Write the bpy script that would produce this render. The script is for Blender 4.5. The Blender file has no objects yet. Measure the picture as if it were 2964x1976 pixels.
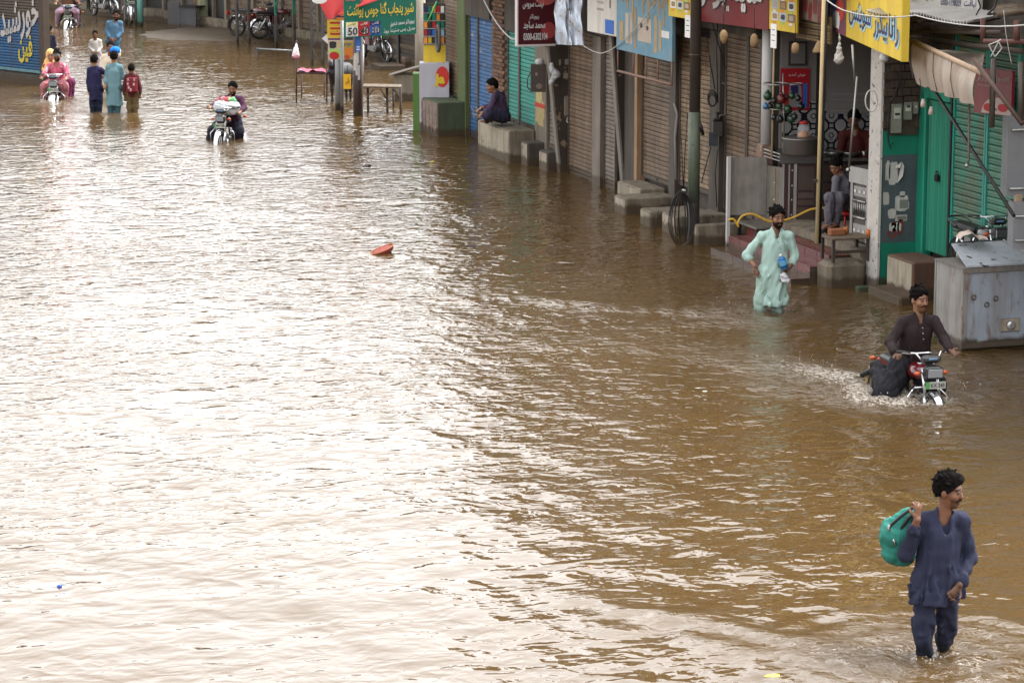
import bpy, bmesh, math, random
import numpy as np
from mathutils import Vector, Matrix, Euler
from math import sin, cos, pi, radians, atan2, sqrt

# ------------------------------------------------------------------ camera
SC = bpy.context.scene
COL = SC.collection
CAM_H = 6.56; FPX = 8000.0; YAW = radians(18.2); PIT = math.atan(1555 / 8000)
_c = bpy.data.cameras.new('camera')
cam = bpy.data.objects.new('camera', _c); COL.objects.link(cam)
_c.sensor_fit = 'HORIZONTAL'; _c.sensor_width = 36.0
_c.lens = 36.0 * FPX / 2964.0
_c.clip_start = 0.5; _c.clip_end = 2000
cam.location = (0, 0, CAM_H)
cam.rotation_euler = (pi / 2 - PIT, 0, -YAW)
_c.dof.use_dof = True; _c.dof.focus_distance = 27.0; _c.dof.aperture_fstop = 9.0
SC.camera = cam

# ------------------------------------------------------------------ overcast sky
W = bpy.data.worlds.new('World'); SC.world = W; W.use_nodes = True
_n = W.node_tree.nodes; _l = W.node_tree.links
_bg = _n['Background']
_sky = _n.new('ShaderNodeTexSky'); _sky.sky_type = 'NISHITA'; _sky.sun_disc = False
SUN_EL = radians(58); SUN_AZ = radians(75)
_sky.sun_elevation = SUN_EL; _sky.sun_rotation = SUN_AZ
_sky.air_density = 1.0; _sky.dust_density = 4.0; _sky.ozone_density = 1.0
_hs = _n.new('ShaderNodeHueSaturation'); _hs.inputs['Saturation'].default_value = 0.0
_mx = _n.new('ShaderNodeMix'); _mx.data_type = 'RGBA'; _mx.inputs[0].default_value = 0.15
_mx.inputs['B'].default_value = (7.2, 7.5, 8.0, 1)
_l.new(_sky.outputs[0], _hs.inputs['Color']); _l.new(_hs.outputs[0], _mx.inputs['A'])
_l.new(_mx.outputs['Result'], _bg.inputs['Color'])
_bg.inputs['Strength'].default_value = 0.13

# ------------------------------------------------------------------ veiled sun
_s = bpy.data.lights.new('sun', 'SUN'); _s.energy = 0.6; _s.angle = radians(25); _s.color = (1, 0.97, 0.93)
sun = bpy.data.objects.new('sun', _s); COL.objects.link(sun)
# direction to the sun: sky sun_rotation is measured from +Y towards +X
_d = Vector((sin(SUN_AZ) * cos(SUN_EL), cos(SUN_AZ) * cos(SUN_EL), sin(SUN_EL)))
sun.rotation_euler = _d.to_track_quat('Z', 'Y').to_euler()
sun.location = (0, 0, 40)

SC.view_settings.view_transform = 'Standard'; SC.view_settings.look = 'None'
SC.view_settings.exposure = 2.32; SC.view_settings.gamma = 1.0
SC.view_settings.use_curve_mapping = False
SC.cycles.max_bounces = 6; SC.cycles.diffuse_bounces = 3; SC.cycles.glossy_bounces = 3
SC.cycles.transmission_bounces = 4; SC.cycles.transparent_max_bounces = 8
SC.cycles.caustics_reflective = False; SC.cycles.caustics_refractive = False
# ------------------------------------------------------------------ pixel rays: where a thing seen at (px,py) stands
_cp, _sp = cos(PIT), sin(PIT)
RF = np.array([sin(YAW) * _cp, cos(YAW) * _cp, -_sp]); RR = np.array([cos(YAW), -sin(YAW), 0.0]); RU = np.cross(RR, RF)
FH = np.array([sin(YAW), cos(YAW), 0.0]); C0 = np.array([0, 0, CAM_H])
def ray(px, py): return RF * FPX + RR * (px - 1482) - RU * (py - 988)
def onZ(px, py, z=0.0):
    d = ray(px, py); return Vector(C0 + d * ((z - CAM_H) / d[2]))
def onX(px, py, x=16.5):
    d = ray(px, py); return Vector(C0 + d * (x / d[0]))
def onY(px, py, y):
    d = ray(px, py); return Vector(C0 + d * (y / d[1]))
def onD(px, py, D):          # D: horizontal distance along the view axis
    d = ray(px, py); return Vector(C0 + d * (D / float(d @ FH)))
def depth(px, py, z=0.0):
    p = onZ(px, py, z); return float(np.array(p) @ FH)

# ------------------------------------------------------------------ objects
def tag(o, label=None, cat=None, group=None, kind=None):
    if label: o['label'] = label
    if cat: o['category'] = cat
    if group: o['group'] = group
    if kind: o['kind'] = kind
    return o
def thing(name, label, cat, loc=(0, 0, 0), group=None, rz=0.0):
    o = bpy.data.objects.new(name, None); COL.objects.link(o)
    o.empty_display_size = 0.2
    o.location = loc; o.rotation_euler = (0, 0, rz)
    return tag(o, label, cat, group)
def adopt(o, par, world=True):
    """parent o; with world=True o's mesh is in world coordinates"""
    if par is None: return o
    o.parent = par
    if world:
        m = Matrix.LocRotScale(par.location, par.rotation_euler, par.scale)
        if par.parent is not None: m = par['_pm'] if False else m
        if par.type == 'EMPTY': o.matrix_parent_inverse = m.inverted()
    return o
def mesh_obj(name, me, par=None, world=True, kind=None):
    o = bpy.data.objects.new(name, me); COL.objects.link(o)
    adopt(o, par, world)
    if kind: o['kind'] = kind
    return o
def copy_tree(root, label=None, loc=None, rz=None):
    r = root.copy(); COL.objects.link(r)
    if label: r['label'] = label
    if loc is not None: r.location = loc
    if rz is not None: r.rotation_euler = (0, 0, rz)
    def rec(a, b):
        for ch in list(a.children):
            c = ch.copy(); COL.objects.link(c); c.parent = b; rec(ch, c)
    rec(root, r); return r

class MB:
    """collects shapes, then links them as one mesh object"""
    def __init__(s): s.v = []; s.f = []; s.m = []; s.cur = 0; s.sm = []; s.smooth = False
    def add(s, vs, fs):
        o = len(s.v); s.v += [tuple(p) for p in vs]
        for f in fs: s.f.append([i + o for i in f]); s.m.append(s.cur); s.sm.append(s.smooth)
        return s
    def box(s, a, b, rot=None, c=None):
        x0, y0, z0 = a; x1, y1, z1 = b
        vs = [Vector(p) for p in ((x0,y0,z0),(x1,y0,z0),(x1,y1,z0),(x0,y1,z0),(x0,y0,z1),(x1,y0,z1),(x1,y1,z1),(x0,y1,z1))]
        if rot is not None:
            c = Vector(c) if c is not None else (Vector(a) + Vector(b)) / 2
            vs = [rot @ (p - c) + c for p in vs]
        return s.add(vs, [(0,3,2,1),(4,5,6,7),(0,1,5,4),(1,2,6,5),(2,3,7,6),(3,0,4,7)])
    def bbox(s, a, b, bev=0.01):
        """box with chamfered vertical and top edges"""
        x0, y0, z0 = a; x1, y1, z1 = b; e = bev
        ring = lambda z, i: [(x0+e+i,y0+i,z),(x1-e-i,y0+i,z),(x1-i,y0+e+i,z),(x1-i,y1-e-i,z),(x1-e-i,y1-i,z),(x0+e+i,y1-i,z),(x0+i,y1-e-i,z),(x0+i,y0+e+i,z)]
        vs = ring(z0, e) + ring(z0+e, 0) + ring(z1-e, 0) + ring(z1, e)
        fs = [tuple(range(7,-1,-1)), tuple(range(24,32))]
        for k in range(3):
            for i in range(8):
                j = (i+1) % 8; fs.append((k*8+i, k*8+j, k*8+8+j, k*8+8+i))
        return s.add(vs, fs)
    def tube(s, pts, r, n=8, cap=True, sm=True):
        pts = [Vector(p) for p in pts]; rs = r if isinstance(r, (list, tuple)) else [r]*len(pts)
        vs = []; fs = []; up = None
        for i, p in enumerate(pts):
            t = (pts[min(i+1, len(pts)-1)] - pts[max(i-1, 0)]).normalized()
            if up is None:
                up = Vector((0,0,1)) if abs(t.z) < 0.9 else Vector((1,0,0))
            u = t.cross(up)
            if u.length < 1e-5: u = t.orthogonal()
            u.normalize(); w = u.cross(t).normalized(); up = w
            for k in range(n):
                a = 2*pi*k/n; vs.append(p + (u*cos(a) + w*sin(a)) * rs[i])
        for i in range(len(pts)-1):
            for k in range(n):
                j = (k+1) % n; fs.append((i*n+k, i*n+j, (i+1)*n+j, (i+1)*n+k))
        q = s.smooth; s.smooth = sm
        if cap:
            s.add(vs, fs); s.smooth = False
            o = len(s.v) - len(vs)
            s.f.append([o+k for k in range(n-1,-1,-1)]); s.f.append([o+(len(pts)-1)*n+k for k in range(n)])
            s.m += [s.cur]*2; s.sm += [False]*2
        else: s.add(vs, fs)
        s.smooth = q; return s
    def stube(s, pts, r, n=8, k=6):
        """tube along a smoothed path"""
        P = [Vector(p) for p in pts]; out = []
        for i in range(len(P)-1):
            a, b, c, d = P[max(i-1,0)], P[i], P[i+1], P[min(i+2,len(P)-1)]
            for j in range(k):
                t = j/k; out.append(0.5*((2*b)+(c-a)*t+(2*a-5*b+4*c-d)*t*t+(3*b-a-3*c+d)*t**3))
        return s.tube(out+[P[-1]], r, n)
    def lathe(s, c, prof, n=20, axis='Z', sm=True):
        """prof: [(radius, height)]"""
        vs = []; fs = []
        for r, h in prof:
            for k in range(n):
                a = 2*pi*k/n
                p = (r*cos(a), r*sin(a), h)
                if axis == 'X': p = (h, r*cos(a), r*sin(a))
                if axis == 'Y': p = (r*sin(a), h, r*cos(a))
                vs.append(Vector(c) + Vector(p))
        for i in range(len(prof)-1):
            for k in range(n):
                j = (k+1) % n; fs.append((i*n+k, i*n+j, (i+1)*n+j, (i+1)*n+k))
        q = s.smooth; s.smooth = sm; s.add(vs, fs); s.smooth = q
        o = len(s.v) - len(vs)
        for e, rev in ((0, True), (len(prof)-1, False)):
            if prof[e][0] > 1e-4:
                r_ = [o+e*n+k for k in range(n)]; s.f.append(r_[::-1] if rev else r_); s.m.append(s.cur); s.sm.append(False)
        return s
    def torus(s, c, R, r, axis='Z', n=32, k=10, M=None):
        vs = []; fs = []
        for i in range(n):
            a = 2*pi*i/n
            for j in range(k):
                b = 2*pi*j/k; p = Vector(((R+r*cos(b))*cos(a), (R+r*cos(b))*sin(a), r*sin(b)))
                if axis == 'X': p = Vector((p.z, p.x, p.y))
                if axis == 'Y': p = Vector((p.x, p.z, p.y))
                if M is not None: p = M @ p
                vs.append(Vector(c) + p)
        for i in range(n):
            for j in range(k):
                a, b = (i+1) % n, (j+1) % k
                fs.append((i*k+j, a*k+j, a*k+b, i*k+b))
        q = s.smooth; s.smooth = True; s.add(vs, fs); s.smooth = q; return s
    def ell(s, c, r, n=16, m=10, M=None, fn=None):
        vs = []; fs = []
        for i in range(m+1):
            t = pi*i/m
            for k in range(n):
                a = 2*pi*k/n
                p = Vector((r[0]*sin(t)*cos(a), r[1]*sin(t)*sin(a), r[2]*cos(t)))
                if fn: p = fn(p)
                if M is not None: p = M @ p
                vs.append(Vector(c) + p)
        for i in range(m):
            for k in range(n):
                j = (k+1) % n; fs.append((i*n+k, (i+1)*n+k, (i+1)*n+j, i*n+j))
        q = s.smooth; s.smooth = True; s.add(vs, fs); s.smooth = q; return s
    def prism(s, poly, h0, h1, fn):
        """poly in 2-D, extruded h0..h1; fn(u,v,h) -> point"""
        n = len(poly)
        vs = [fn(u, v, h0) for u, v in poly] + [fn(u, v, h1) for u, v in poly]
        fs = [tuple(range(n-1,-1,-1)), tuple(range(n, 2*n))] + [(i, (i+1)%n, n+(i+1)%n, n+i) for i in range(n)]
        return s.add(vs, fs)
    def grid(s, fn, nu, nv, sm=True):
        vs = [fn(i/nu, j/nv) for j in range(nv+1) for i in range(nu+1)]
        fs = [(j*(nu+1)+i, j*(nu+1)+i+1, (j+1)*(nu+1)+i+1, (j+1)*(nu+1)+i) for j in range(nv) for i in range(nu)]
        q = s.smooth; s.smooth = sm; s.add(vs, fs); s.smooth = q; return s
    def mesh(s, name, mats):
        me = bpy.data.meshes.new(name); me.from_pydata(s.v, [], s.f)
        for m in (mats if isinstance(mats, (list, tuple)) else [mats]): me.materials.append(m)
        me.polygons.foreach_set('material_index', s.m); me.polygons.foreach_set('use_smooth', s.sm)
        me.update(); return me
    def build(s, name, mats, par=None, world=True, kind=None):
        return mesh_obj(name, s.mesh(name, mats), par, world, kind)

# ------------------------------------------------------------------ procedural materials
MATS = {}
def _nt(name):
    m = bpy.data.materials.new(name); m.use_nodes = True
    nt = m.node_tree; return m, nt, nt.nodes['Principled BSDF']
def N(nt, t, **kw):
    n = nt.nodes.new(t)
    for k, v in kw.items():
        if k in n.inputs: n.inputs[k].default_value = v
        else: setattr(n, k, v)
    return n
def c4(c, k=1.0): return (min(c[0]*k, 1), min(c[1]*k, 1), min(c[2]*k, 1), 1)
def mixc(nt, fac, a, b, mode='MIX'):
    n = nt.nodes.new('ShaderNodeMix'); n.data_type = 'RGBA'; n.blend_type = mode
    for s, v in ((0, fac), ('A', a), ('B', b)):
        if hasattr(v, 'is_linked'): nt.links.new(v, n.inputs[s])
        else: n.inputs[s].default_value = v
    return n.outputs['Result']
def ramp(nt, src, pts):
    r = nt.nodes.new('ShaderNodeValToRGB'); e = r.color_ramp.elements
    while len(e) < len(pts): e.new(0.5)
    for i, (p, c) in enumerate(pts):
        e[i].position = p; e[i].color = c if len(c) == 4 else (*c, 1)
    nt.links.new(src, r.inputs[0]); return r.outputs['Color']
def coords(nt, scale=(1,1,1), obj=False):
    if obj:
        g = N(nt, 'ShaderNodeTexCoord').outputs['Object']
    else: g = N(nt, 'ShaderNodeNewGeometry').outputs['Position']
    mp = N(nt, 'ShaderNodeMapping'); mp.inputs['Scale'].default_value = scale
    nt.links.new(g, mp.inputs[0]); return mp.outputs[0]
def noise(nt, vec, scale, detail=3, rough=0.55, dist=0.0):
    n = N(nt, 'ShaderNodeTexNoise'); n.inputs['Scale'].default_value = scale; n.inputs['Detail'].default_value = detail
    n.inputs['Roughness'].default_value = rough; n.inputs['Distortion'].default_value = dist
    nt.links.new(vec, n.inputs['Vector']); return n.outputs['Fac']
def mat(name, col, rough=0.7, metal=0.0, var=0.25, scale=3.0, grime=None, gcol=(0.05,0.04,0.03), rust=0.0, spots=None, scol=(0.3,0.25,0.2), bump=0.15, bscale=40, spec=0.4, streak=True, obj=False, wet=0.74, tide=None):
    """weathered surface: tone variation, vertical run marks, blotches of dirt or bare patches"""
    if name in MATS: return MATS[name]
    col = tuple(c*wet for c in col); scol = tuple(c*wet for c in scol)      # wet: even darkening put into all base colours to balance the exposure
    m, nt, b = _nt(name); P = coords(nt, obj=obj)
    c = mixc(nt, noise(nt, P, scale, 4), c4(col, 1-var), c4(col, 1+var))
    if grime:
        Q = coords(nt, (1,1,0.12) if streak else (1,1,1), obj)
        f = ramp(nt, noise(nt, Q, scale*2.2, 4, 0.65), [(0.5-0.12*grime, (0,0,0)), (0.78, (grime,)*3)])
        c = mixc(nt, f, c, c4(gcol))
    if rust:
        Q = coords(nt, (1,1,0.3), obj)
        f = ramp(nt, noise(nt, Q, scale*3, 5, 0.7, 0.4), [(0.62-0.2*rust, (0,0,0)), (0.70, (0.9,)*3)])
        c = mixc(nt, f, c, (0.13, 0.05, 0.018, 1))
    if spots:
        f = ramp(nt, noise(nt, P, scale*1.5, 5, 0.6, 0.6), [(0.64-0.2*spots, (0,0,0)), (0.66-0.2*spots, (1,1,1))])
        c = mixc(nt, f, c, c4(scol))
    oi = N(nt, 'ShaderNodeObjectInfo'); rv = N(nt, 'ShaderNodeMapRange'); rv.inputs['To Min'].default_value = 0.84; rv.inputs['To Max'].default_value = 1.14      # no two slats or bricks alike
    nt.links.new(oi.outputs['Random'], rv.inputs[0]); c = mixc(nt, 1.0, c, rv.outputs[0], 'MULTIPLY')
    if tide if tide is not None else wet == 0.74:      # silt left by the flood at the water's edge
        sz = N(nt, 'ShaderNodeSeparateXYZ'); nt.links.new(P, sz.inputs[0]); ma = N(nt, 'ShaderNodeMath', operation='MULTIPLY_ADD'); ma.inputs[1].default_value = -0.24
        nt.links.new(noise(nt, coords(nt, (1,1,0.5)), 5, 5, 0.65), ma.inputs[0]); nt.links.new(sz.outputs[2], ma.inputs[2])
        c = mixc(nt, ramp(nt, ma.outputs[0], [(0.0, (0.85,)*3), (0.05, (0,0,0))]), c, (0.045,0.028,0.013,1))
    nt.links.new(c, b.inputs['Base Color'])
    rr = N(nt, 'ShaderNodeMapRange'); rr.inputs['To Min'].default_value = max(rough-0.12, 0.02); rr.inputs['To Max'].default_value = min(rough+0.12, 1)
    nt.links.new(noise(nt, P, scale*4, 3), rr.inputs[0]); nt.links.new(rr.outputs[0], b.inputs['Roughness'])
    b.inputs['Metallic'].default_value = metal; b.inputs['Specular IOR Level'].default_value = spec
    if bump:
        bp = N(nt, 'ShaderNodeBump'); bp.inputs['Strength'].default_value = bump; bp.inputs['Distance'].default_value = 0.02
        nt.links.new(noise(nt, P, bscale, 4, 0.6), bp.inputs['Height']); nt.links.new(bp.outputs[0], b.inputs['Normal'])
    MATS[name] = m; return m
def flat(name, col, rough=0.55, metal=0.0, var=0.08, spec=0.4):
    return mat(name, col, rough, metal, var, 8.0, bump=0, spec=spec, wet=0.9)
def cloth(name, col, var=0.18, wr=0.4, wet=None, scale=14):
    """woven fabric with creases; wet = (height below which it is soaked)"""
    if name in MATS: return MATS[name]
    m, nt, b = _nt(name); P = coords(nt)
    c = mixc(nt, noise(nt, P, 5, 4), c4(col, 1-var), c4(col, 1+var))
    if wet is not None:
        sep = N(nt, 'ShaderNodeSeparateXYZ'); nt.links.new(P, sep.inputs[0])
        ad = N(nt, 'ShaderNodeMath', operation='ADD'); nt.links.new(sep.outputs[2], ad.inputs[0])
        mu = N(nt, 'ShaderNodeMath', operation='MULTIPLY'); mu.inputs[1].default_value = 0.35
        nt.links.new(noise(nt, P, 7, 4), mu.inputs[0]); nt.links.new(mu.outputs[0], ad.inputs[1])
        f = ramp(nt, ad.outputs[0], [(max(wet+0.12, 0), (1,1,1)), (min(wet+0.24, 1), (0,0,0))])
        c = mixc(nt, f, c, c4(col, 0.32))
    nt.links.new(c, b.inputs['Base Color'])
    b.inputs['Roughness'].default_value = 0.85; b.inputs['Specular IOR Level'].default_value = 0.2
    b.inputs['Sheen Weight'].default_value = 0.0
    bp = N(nt, 'ShaderNodeBump'); bp.inputs['Strength'].default_value = wr; bp.inputs['Distance'].default_value = 0.05
    nt.links.new(noise(nt, coords(nt, (1,1,0.22)), scale*0.8, 2, 0.45, 0.5), bp.inputs['Height']); nt.links.new(bp.outputs[0], b.inputs['Normal'])
    MATS[name] = m; return m
def glossy(name, col, rough=0.2, metal=0.0, coat=0.0):
    if name in MATS: return MATS[name]
    m, nt, b = _nt(name); P = coords(nt, obj=True)
    nt.links.new(mixc(nt, noise(nt, P, 6, 3), c4(col, 0.85), c4(col, 1.1)), b.inputs['Base Color'])
    b.inputs['Roughness'].default_value = rough; b.inputs['Metallic'].default_value = metal; b.inputs['Coat Weight'].default_value = coat
    MATS[name] = m; return m
def glass(name, col=(0.9,0.95,0.95), rough=0.05, alpha=0.25):
    if name in MATS: return MATS[name]
    m, nt, b = _nt(name)
    b.inputs['Base Color'].default_value = c4(col); b.inputs['Roughness'].default_value = rough
    b.inputs['Alpha'].default_value = alpha
    MATS[name] = m; return m
def skin(name, col):
    """skin, with brows, eyes, lips and stubble carried by the mesh's colour attribute"""
    if name in MATS: return MATS[name]
    m, nt, b = _nt(name); P = coords(nt, obj=True)
    at = N(nt, 'ShaderNodeAttribute', attribute_name='feat')
    c = mixc(nt, noise(nt, P, 18, 4), c4(col, 0.88), c4(col, 1.12))
    c = mixc(nt, 1.0, c, at.outputs['Color'], 'MULTIPLY')
    nt.links.new(c, b.inputs['Base Color']); b.inputs['Roughness'].default_value = 0.5
    b.inputs['Specular IOR Level'].default_value = 0.4
    b.inputs['Subsurface Weight'].default_value = 0.0
    MATS[name] = m; return m

# ------------------------------------------------------------------ lettering
_FORMS = {}
for _t in ('ا:FE8D:2 ب:FE8F:4 پ:FB56:4 ت:FE95:4 ٹ:FB66:4 ث:FE99:4 ج:FE9D:4 چ:FB7A:4 ح:FEA1:4 خ:FEA5:4 د:FEA9:2 ڈ:FB88:2 ذ:FEAB:2 ر:FEAD:2 ڑ:FB8C:2 '
           'ز:FEAF:2 س:FEB1:4 ش:FEB5:4 ص:FEB9:4 ض:FEBD:4 ط:FEC1:4 ظ:FEC5:4 ع:FEC9:4 غ:FECD:4 ف:FED1:4 ق:FED5:4 ک:FB8E:4 گ:FB92:4 ل:FEDD:4 م:FEE1:4 '
           'ن:FEE5:4 و:FEED:2 ہ:FBA6:4 ھ:FBAA:4 ی:FBFC:4 ے:FBAE:2 ئ:FE89:4 آ:FE81:2').split():
    _k, _h, _j = _t.split(':'); _FORMS[_k] = (int(_h, 16), int(_j))
def urdu(s):
    out = []
    for i, c in enumerate(s):
        if c not in _FORMS: out.append(c); continue
        b, n = _FORMS[c]
        pj = i > 0 and s[i-1] in _FORMS and _FORMS[s[i-1]][1] == 4
        nj = n == 4 and i+1 < len(s) and s[i+1] in _FORMS
        out.append(chr(b + (3 if pj and nj else 1 if pj else 2 if nj else 0)))
    return ''.join(reversed(out))
def text_mesh(s, bold=0.0):
    """flat letter mesh fitted into 0..1 x 0..1"""
    cu = bpy.data.curves.new('lettering', 'FONT'); cu.body = s; cu.size = 1.0; cu.offset = bold; cu.resolution_u = 3
    o = bpy.data.objects.new('lettering', cu); COL.objects.link(o)
    dg = bpy.context.evaluated_depsgraph_get()
    me = bpy.data.meshes.new_from_object(o.evaluated_get(dg), depsgraph=dg)
    bpy.data.objects.remove(o); bpy.data.curves.remove(cu)
    n = len(me.vertices); a = np.empty(n*3); me.vertices.foreach_get('co', a); a = a.reshape(-1, 3)
    lo, hi = a.min(0), a.max(0); asp = (hi[0]-lo[0]) / max(hi[1]-lo[1], 1e-6)
    a[:, :2] = (a[:, :2]-lo[:2]) / np.maximum(hi[:2]-lo[:2], 1e-6); a[:, 2] = 0
    me.vertices.foreach_set('co', a.ravel()); me.update(); return me, asp
class Panel:
    """an upright rectangular board: origin at its lower left seen from the front; u along, w up, n out of the face"""
    def __init__(s, a, b, h, tilt=0.0):
        s.a = Vector(a); d = Vector(b) - s.a; s.len = d.length; s.u = d.normalized(); s.h = h
        s.n = s.u.cross(Vector((0,0,1))).normalized(); s.w = Vector((0,0,1))
        if tilt: s.w = (s.w*cos(tilt) + s.n*sin(tilt)).normalized(); s.n = s.u.cross(s.w).normalized()
    def P(s, fu, fw, out=0.0): return s.a + s.u*(fu*s.len) + s.w*(fw*s.h) + s.n*out
    def board(s, name, m, par, th=0.03, u0=0, u1=1, w0=0, w1=1, out=0.0, sub=1, sag=0.0):
        b = MB()
        q = [(u0,w0),(u1,w0),(u1,w1),(u0,w1)]
        b.prism(q, out-th, out, lambda u, w, h: s.P(u, w, h)); return b.build(name, m, par)
    def text(s, txt, m, par, u0, u1, w0, w1, out=0.006, bold=0.01, name='lettering', slant=0.0, ur=True):
        me, asp = text_mesh(urdu(txt) if ur and any(ord(c) > 0x600 for c in txt) else txt, bold)
        n = len(me.vertices); a = np.empty(n*3); me.vertices.foreach_get('co', a); a = a.reshape(-1, 3)
        U = u0 + (u1-u0)*a[:, 0]; Wd = w0 + (w1-w0)*a[:, 1] + slant*(a[:, 0]-0.5)
        pts = np.array(s.a)[None] + np.outer(U*s.len, np.array(s.u)) + np.outer(Wd*s.h, np.array(s.w)) + np.array(s.n)[None]*out
        me.vertices.foreach_set('co', pts.ravel()); me.materials.clear(); me.materials.append(m); me.update()
        return mesh_obj(name, me, par)
    def patch(s, name, m, par, u0, u1, w0, w1, out=0.004, shape='rect', n=20):
        b = MB()
        if shape == 'disc':
            pl = [((u0+u1)/2 + (u1-u0)/2*cos(2*pi*k/n), (w0+w1)/2 + (w1-w0)/2*sin(2*pi*k/n)) for k in range(n)]
        elif shape == 'rag':
            rr = random.Random(int((u0+w0)*1e4)); pl = []
            for k in range(n):
                a = 2*pi*k/n; r = 0.75 + 0.45*rr.random()
                cu = max(-1, min(1, 1.25*cos(a)*r)); cw = max(-1, min(1, 1.25*sin(a)*r))
                pl.append(((u0+u1)/2 + (u1-u0)/2*cu, (w0+w1)/2 + (w1-w0)/2*cw))
        else: pl = [(u0,w0),(u1,w0),(u1,w1),(u0,w1)]
        b.prism(pl, out-0.003, out, lambda u, w, h: s.P(u, w, h)); return b.build(name, m, par)

# ------------------------------------------------------------------ bodies: blended tapered limbs, meshed as one surface
def vnoise(P, seed=0):
    """cheap smooth noise from rotated sines, about -1..1"""
    r = np.random.RandomState(seed); out = np.zeros(P.shape[0])
    for k in range(6):
        d = r.normal(size=3); d /= np.linalg.norm(d); fq = 1.0 + 0.9*r.rand()
        out += np.sin(P @ d * fq * 2*pi + r.rand()*6.28 + 1.3*np.sin(P @ r.normal(size=3) * 2.1 + r.rand()*6))
    return out / 3.2
class SDF:
    def __init__(s, k=0.03): s.ops = []; s.k = k; s.post = None
    def cone(s, a, b, ra, rb, flat=None, k=None, op='u'):
        """tapered limb a-b; flat = (axis, factor): thinner along that axis"""
        s.ops.append(('c', np.array(a, float), np.array(b, float), ra, rb, flat, s.k if k is None else k, op)); return s
    def ball(s, c, r, M=None, k=None, op='u'):
        """ellipsoid with half axes r, rotated by 3x3 M (columns = axes)"""
        s.ops.append(('e', np.array(c, float), np.array(r, float) if np.ndim(r) else np.array([r]*3, float), np.eye(3) if M is None else np.array(M, float), None, None, s.k if k is None else k, op)); return s
    def chain(s, pts, rs, flat=None, k=None):
        for i in range(len(pts)-1): s.cone(pts[i], pts[i+1], rs[i], rs[i+1], flat, k)
        return s
    def bounds(s):
        lo = np.full(3, 1e9); hi = -lo
        for o in s.ops:
            if o[7] != 'u': continue
            if o[0] == 'c':
                r = max(o[3], o[4]); lo = np.minimum(lo, np.minimum(o[1], o[2])-r); hi = np.maximum(hi, np.maximum(o[1], o[2])+r)
            else: r = o[2].max(); lo = np.minimum(lo, o[1]-r); hi = np.maximum(hi, o[1]+r)
        return lo, hi
    def mesh(s, name, m, vox, post=None, cut=None, color=None):
        """post(P, d) -> d displaces the surface; cut(P) -> signed value kept where < 0"""
        lo, hi = s.bounds(); pad = 3*vox + 0.02; lo = lo - pad; hi = hi + pad
        n = np.ceil((hi-lo)/vox).astype(int) + 1
        D = np.full(n, 0.08, dtype=np.float32)
        ax = [lo[i] + vox*np.arange(n[i]) for i in range(3)]
        for o in s.ops:
            k = o[6]
            if o[0] == 'c': r = max(o[3], o[4]); l, h = np.minimum(o[1], o[2])-r, np.maximum(o[1], o[2])+r
            else: r = o[2].max(); l, h = o[1]-r, o[1]+r
            mg = max(k, 0.0) + 3*vox + 0.03
            i0 = np.clip(((l-mg-lo)/vox).astype(int), 0, n-1); i1 = np.clip(((h+mg-lo)/vox).astype(int)+2, 1, n)
            sl = tuple(slice(i0[i], i1[i]) for i in range(3))
            G = np.stack(np.meshgrid(*[ax[i][sl[i]] for i in range(3)], indexing='ij'), -1).astype(np.float32)
            if o[0] == 'c':
                ab = o[2]-o[1]; L2 = max(ab @ ab, 1e-9)
                t = np.clip(((G-o[1]) @ ab)/L2, 0, 1); v = G - o[1] - t[..., None]*ab
                if o[5] is not None:
                    fa, fk = o[5]; fa = np.array(fa, float); fa /= np.linalg.norm(fa)
                    v = v + (fk-1)*(v @ fa)[..., None]*fa
                d = np.sqrt((v*v).sum(-1)) - (o[3] + t*(o[4]-o[3]))
                if o[5] is not None: d = d / max(1, 0.5*(1+o[5][1]))
            else:
                q = (G-o[1]) @ o[3]; rr = o[2]
                k0 = np.sqrt(((q/rr)**2).sum(-1)); k1 = np.sqrt(((q/(rr*rr))**2).sum(-1)) + 1e-9
                d = k0*(k0-1)/k1
            A = D[sl]
            if o[7] == 'u':
                if k > 0:
                    hh = np.clip(0.5+0.5*(A-d)/k, 0, 1); A = A*(1-hh) + d*hh - k*hh*(1-hh)
                else: A = np.minimum(A, d)
            else:
                if k > 0:
                    hh = np.clip(0.5-0.5*(A+d)/k, 0, 1); A = A*(1-hh) - d*hh + k*hh*(1-hh)
                else: A = np.maximum(A, -d)
            D[sl] = A
        if post is not None or cut is not None:
            band = np.abs(D) < 0.07
            idx = np.nonzero(band.ravel())[0]
            ii = np.unravel_index(idx, D.shape); P = np.stack([ax[i][ii[i]] for i in range(3)], -1)
            dv = D.ravel()[idx].astype(float)
            if post is not None: dv = post(P, dv)
            D.ravel()[idx] = dv
            if cut is not None:
                inn = D.ravel() < 0.07; idx = np.nonzero(inn)[0]; ii = np.unravel_index(idx, D.shape)
                P = np.stack([ax[i][ii[i]] for i in range(3)], -1)
                D.ravel()[idx] = np.maximum(D.ravel()[idx], cut(P))
        V, Q = nets(D, lo, vox)
        me = bpy.data.meshes.new(name)
        me.vertices.add(len(V)); me.vertices.foreach_set('co', V.astype(np.float32).ravel())
        me.loops.add(len(Q)*4); me.polygons.add(len(Q))
        me.polygons.foreach_set('loop_start', np.arange(0, len(Q)*4, 4)); me.loops.foreach_set('vertex_index', Q.ravel().astype(np.int32))
        me.polygons.foreach_set('use_smooth', np.ones(len(Q), bool)); me.update(calc_edges=True); me.validate()
        me.materials.append(m)
        if color is not None:
            at = me.color_attributes.new('feat', 'FLOAT_COLOR', 'POINT'); c = np.ones((len(me.vertices), 4), np.float32)
            c[:, :3] = color(V); at.data.foreach_set('color', c.ravel())
        return me
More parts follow.
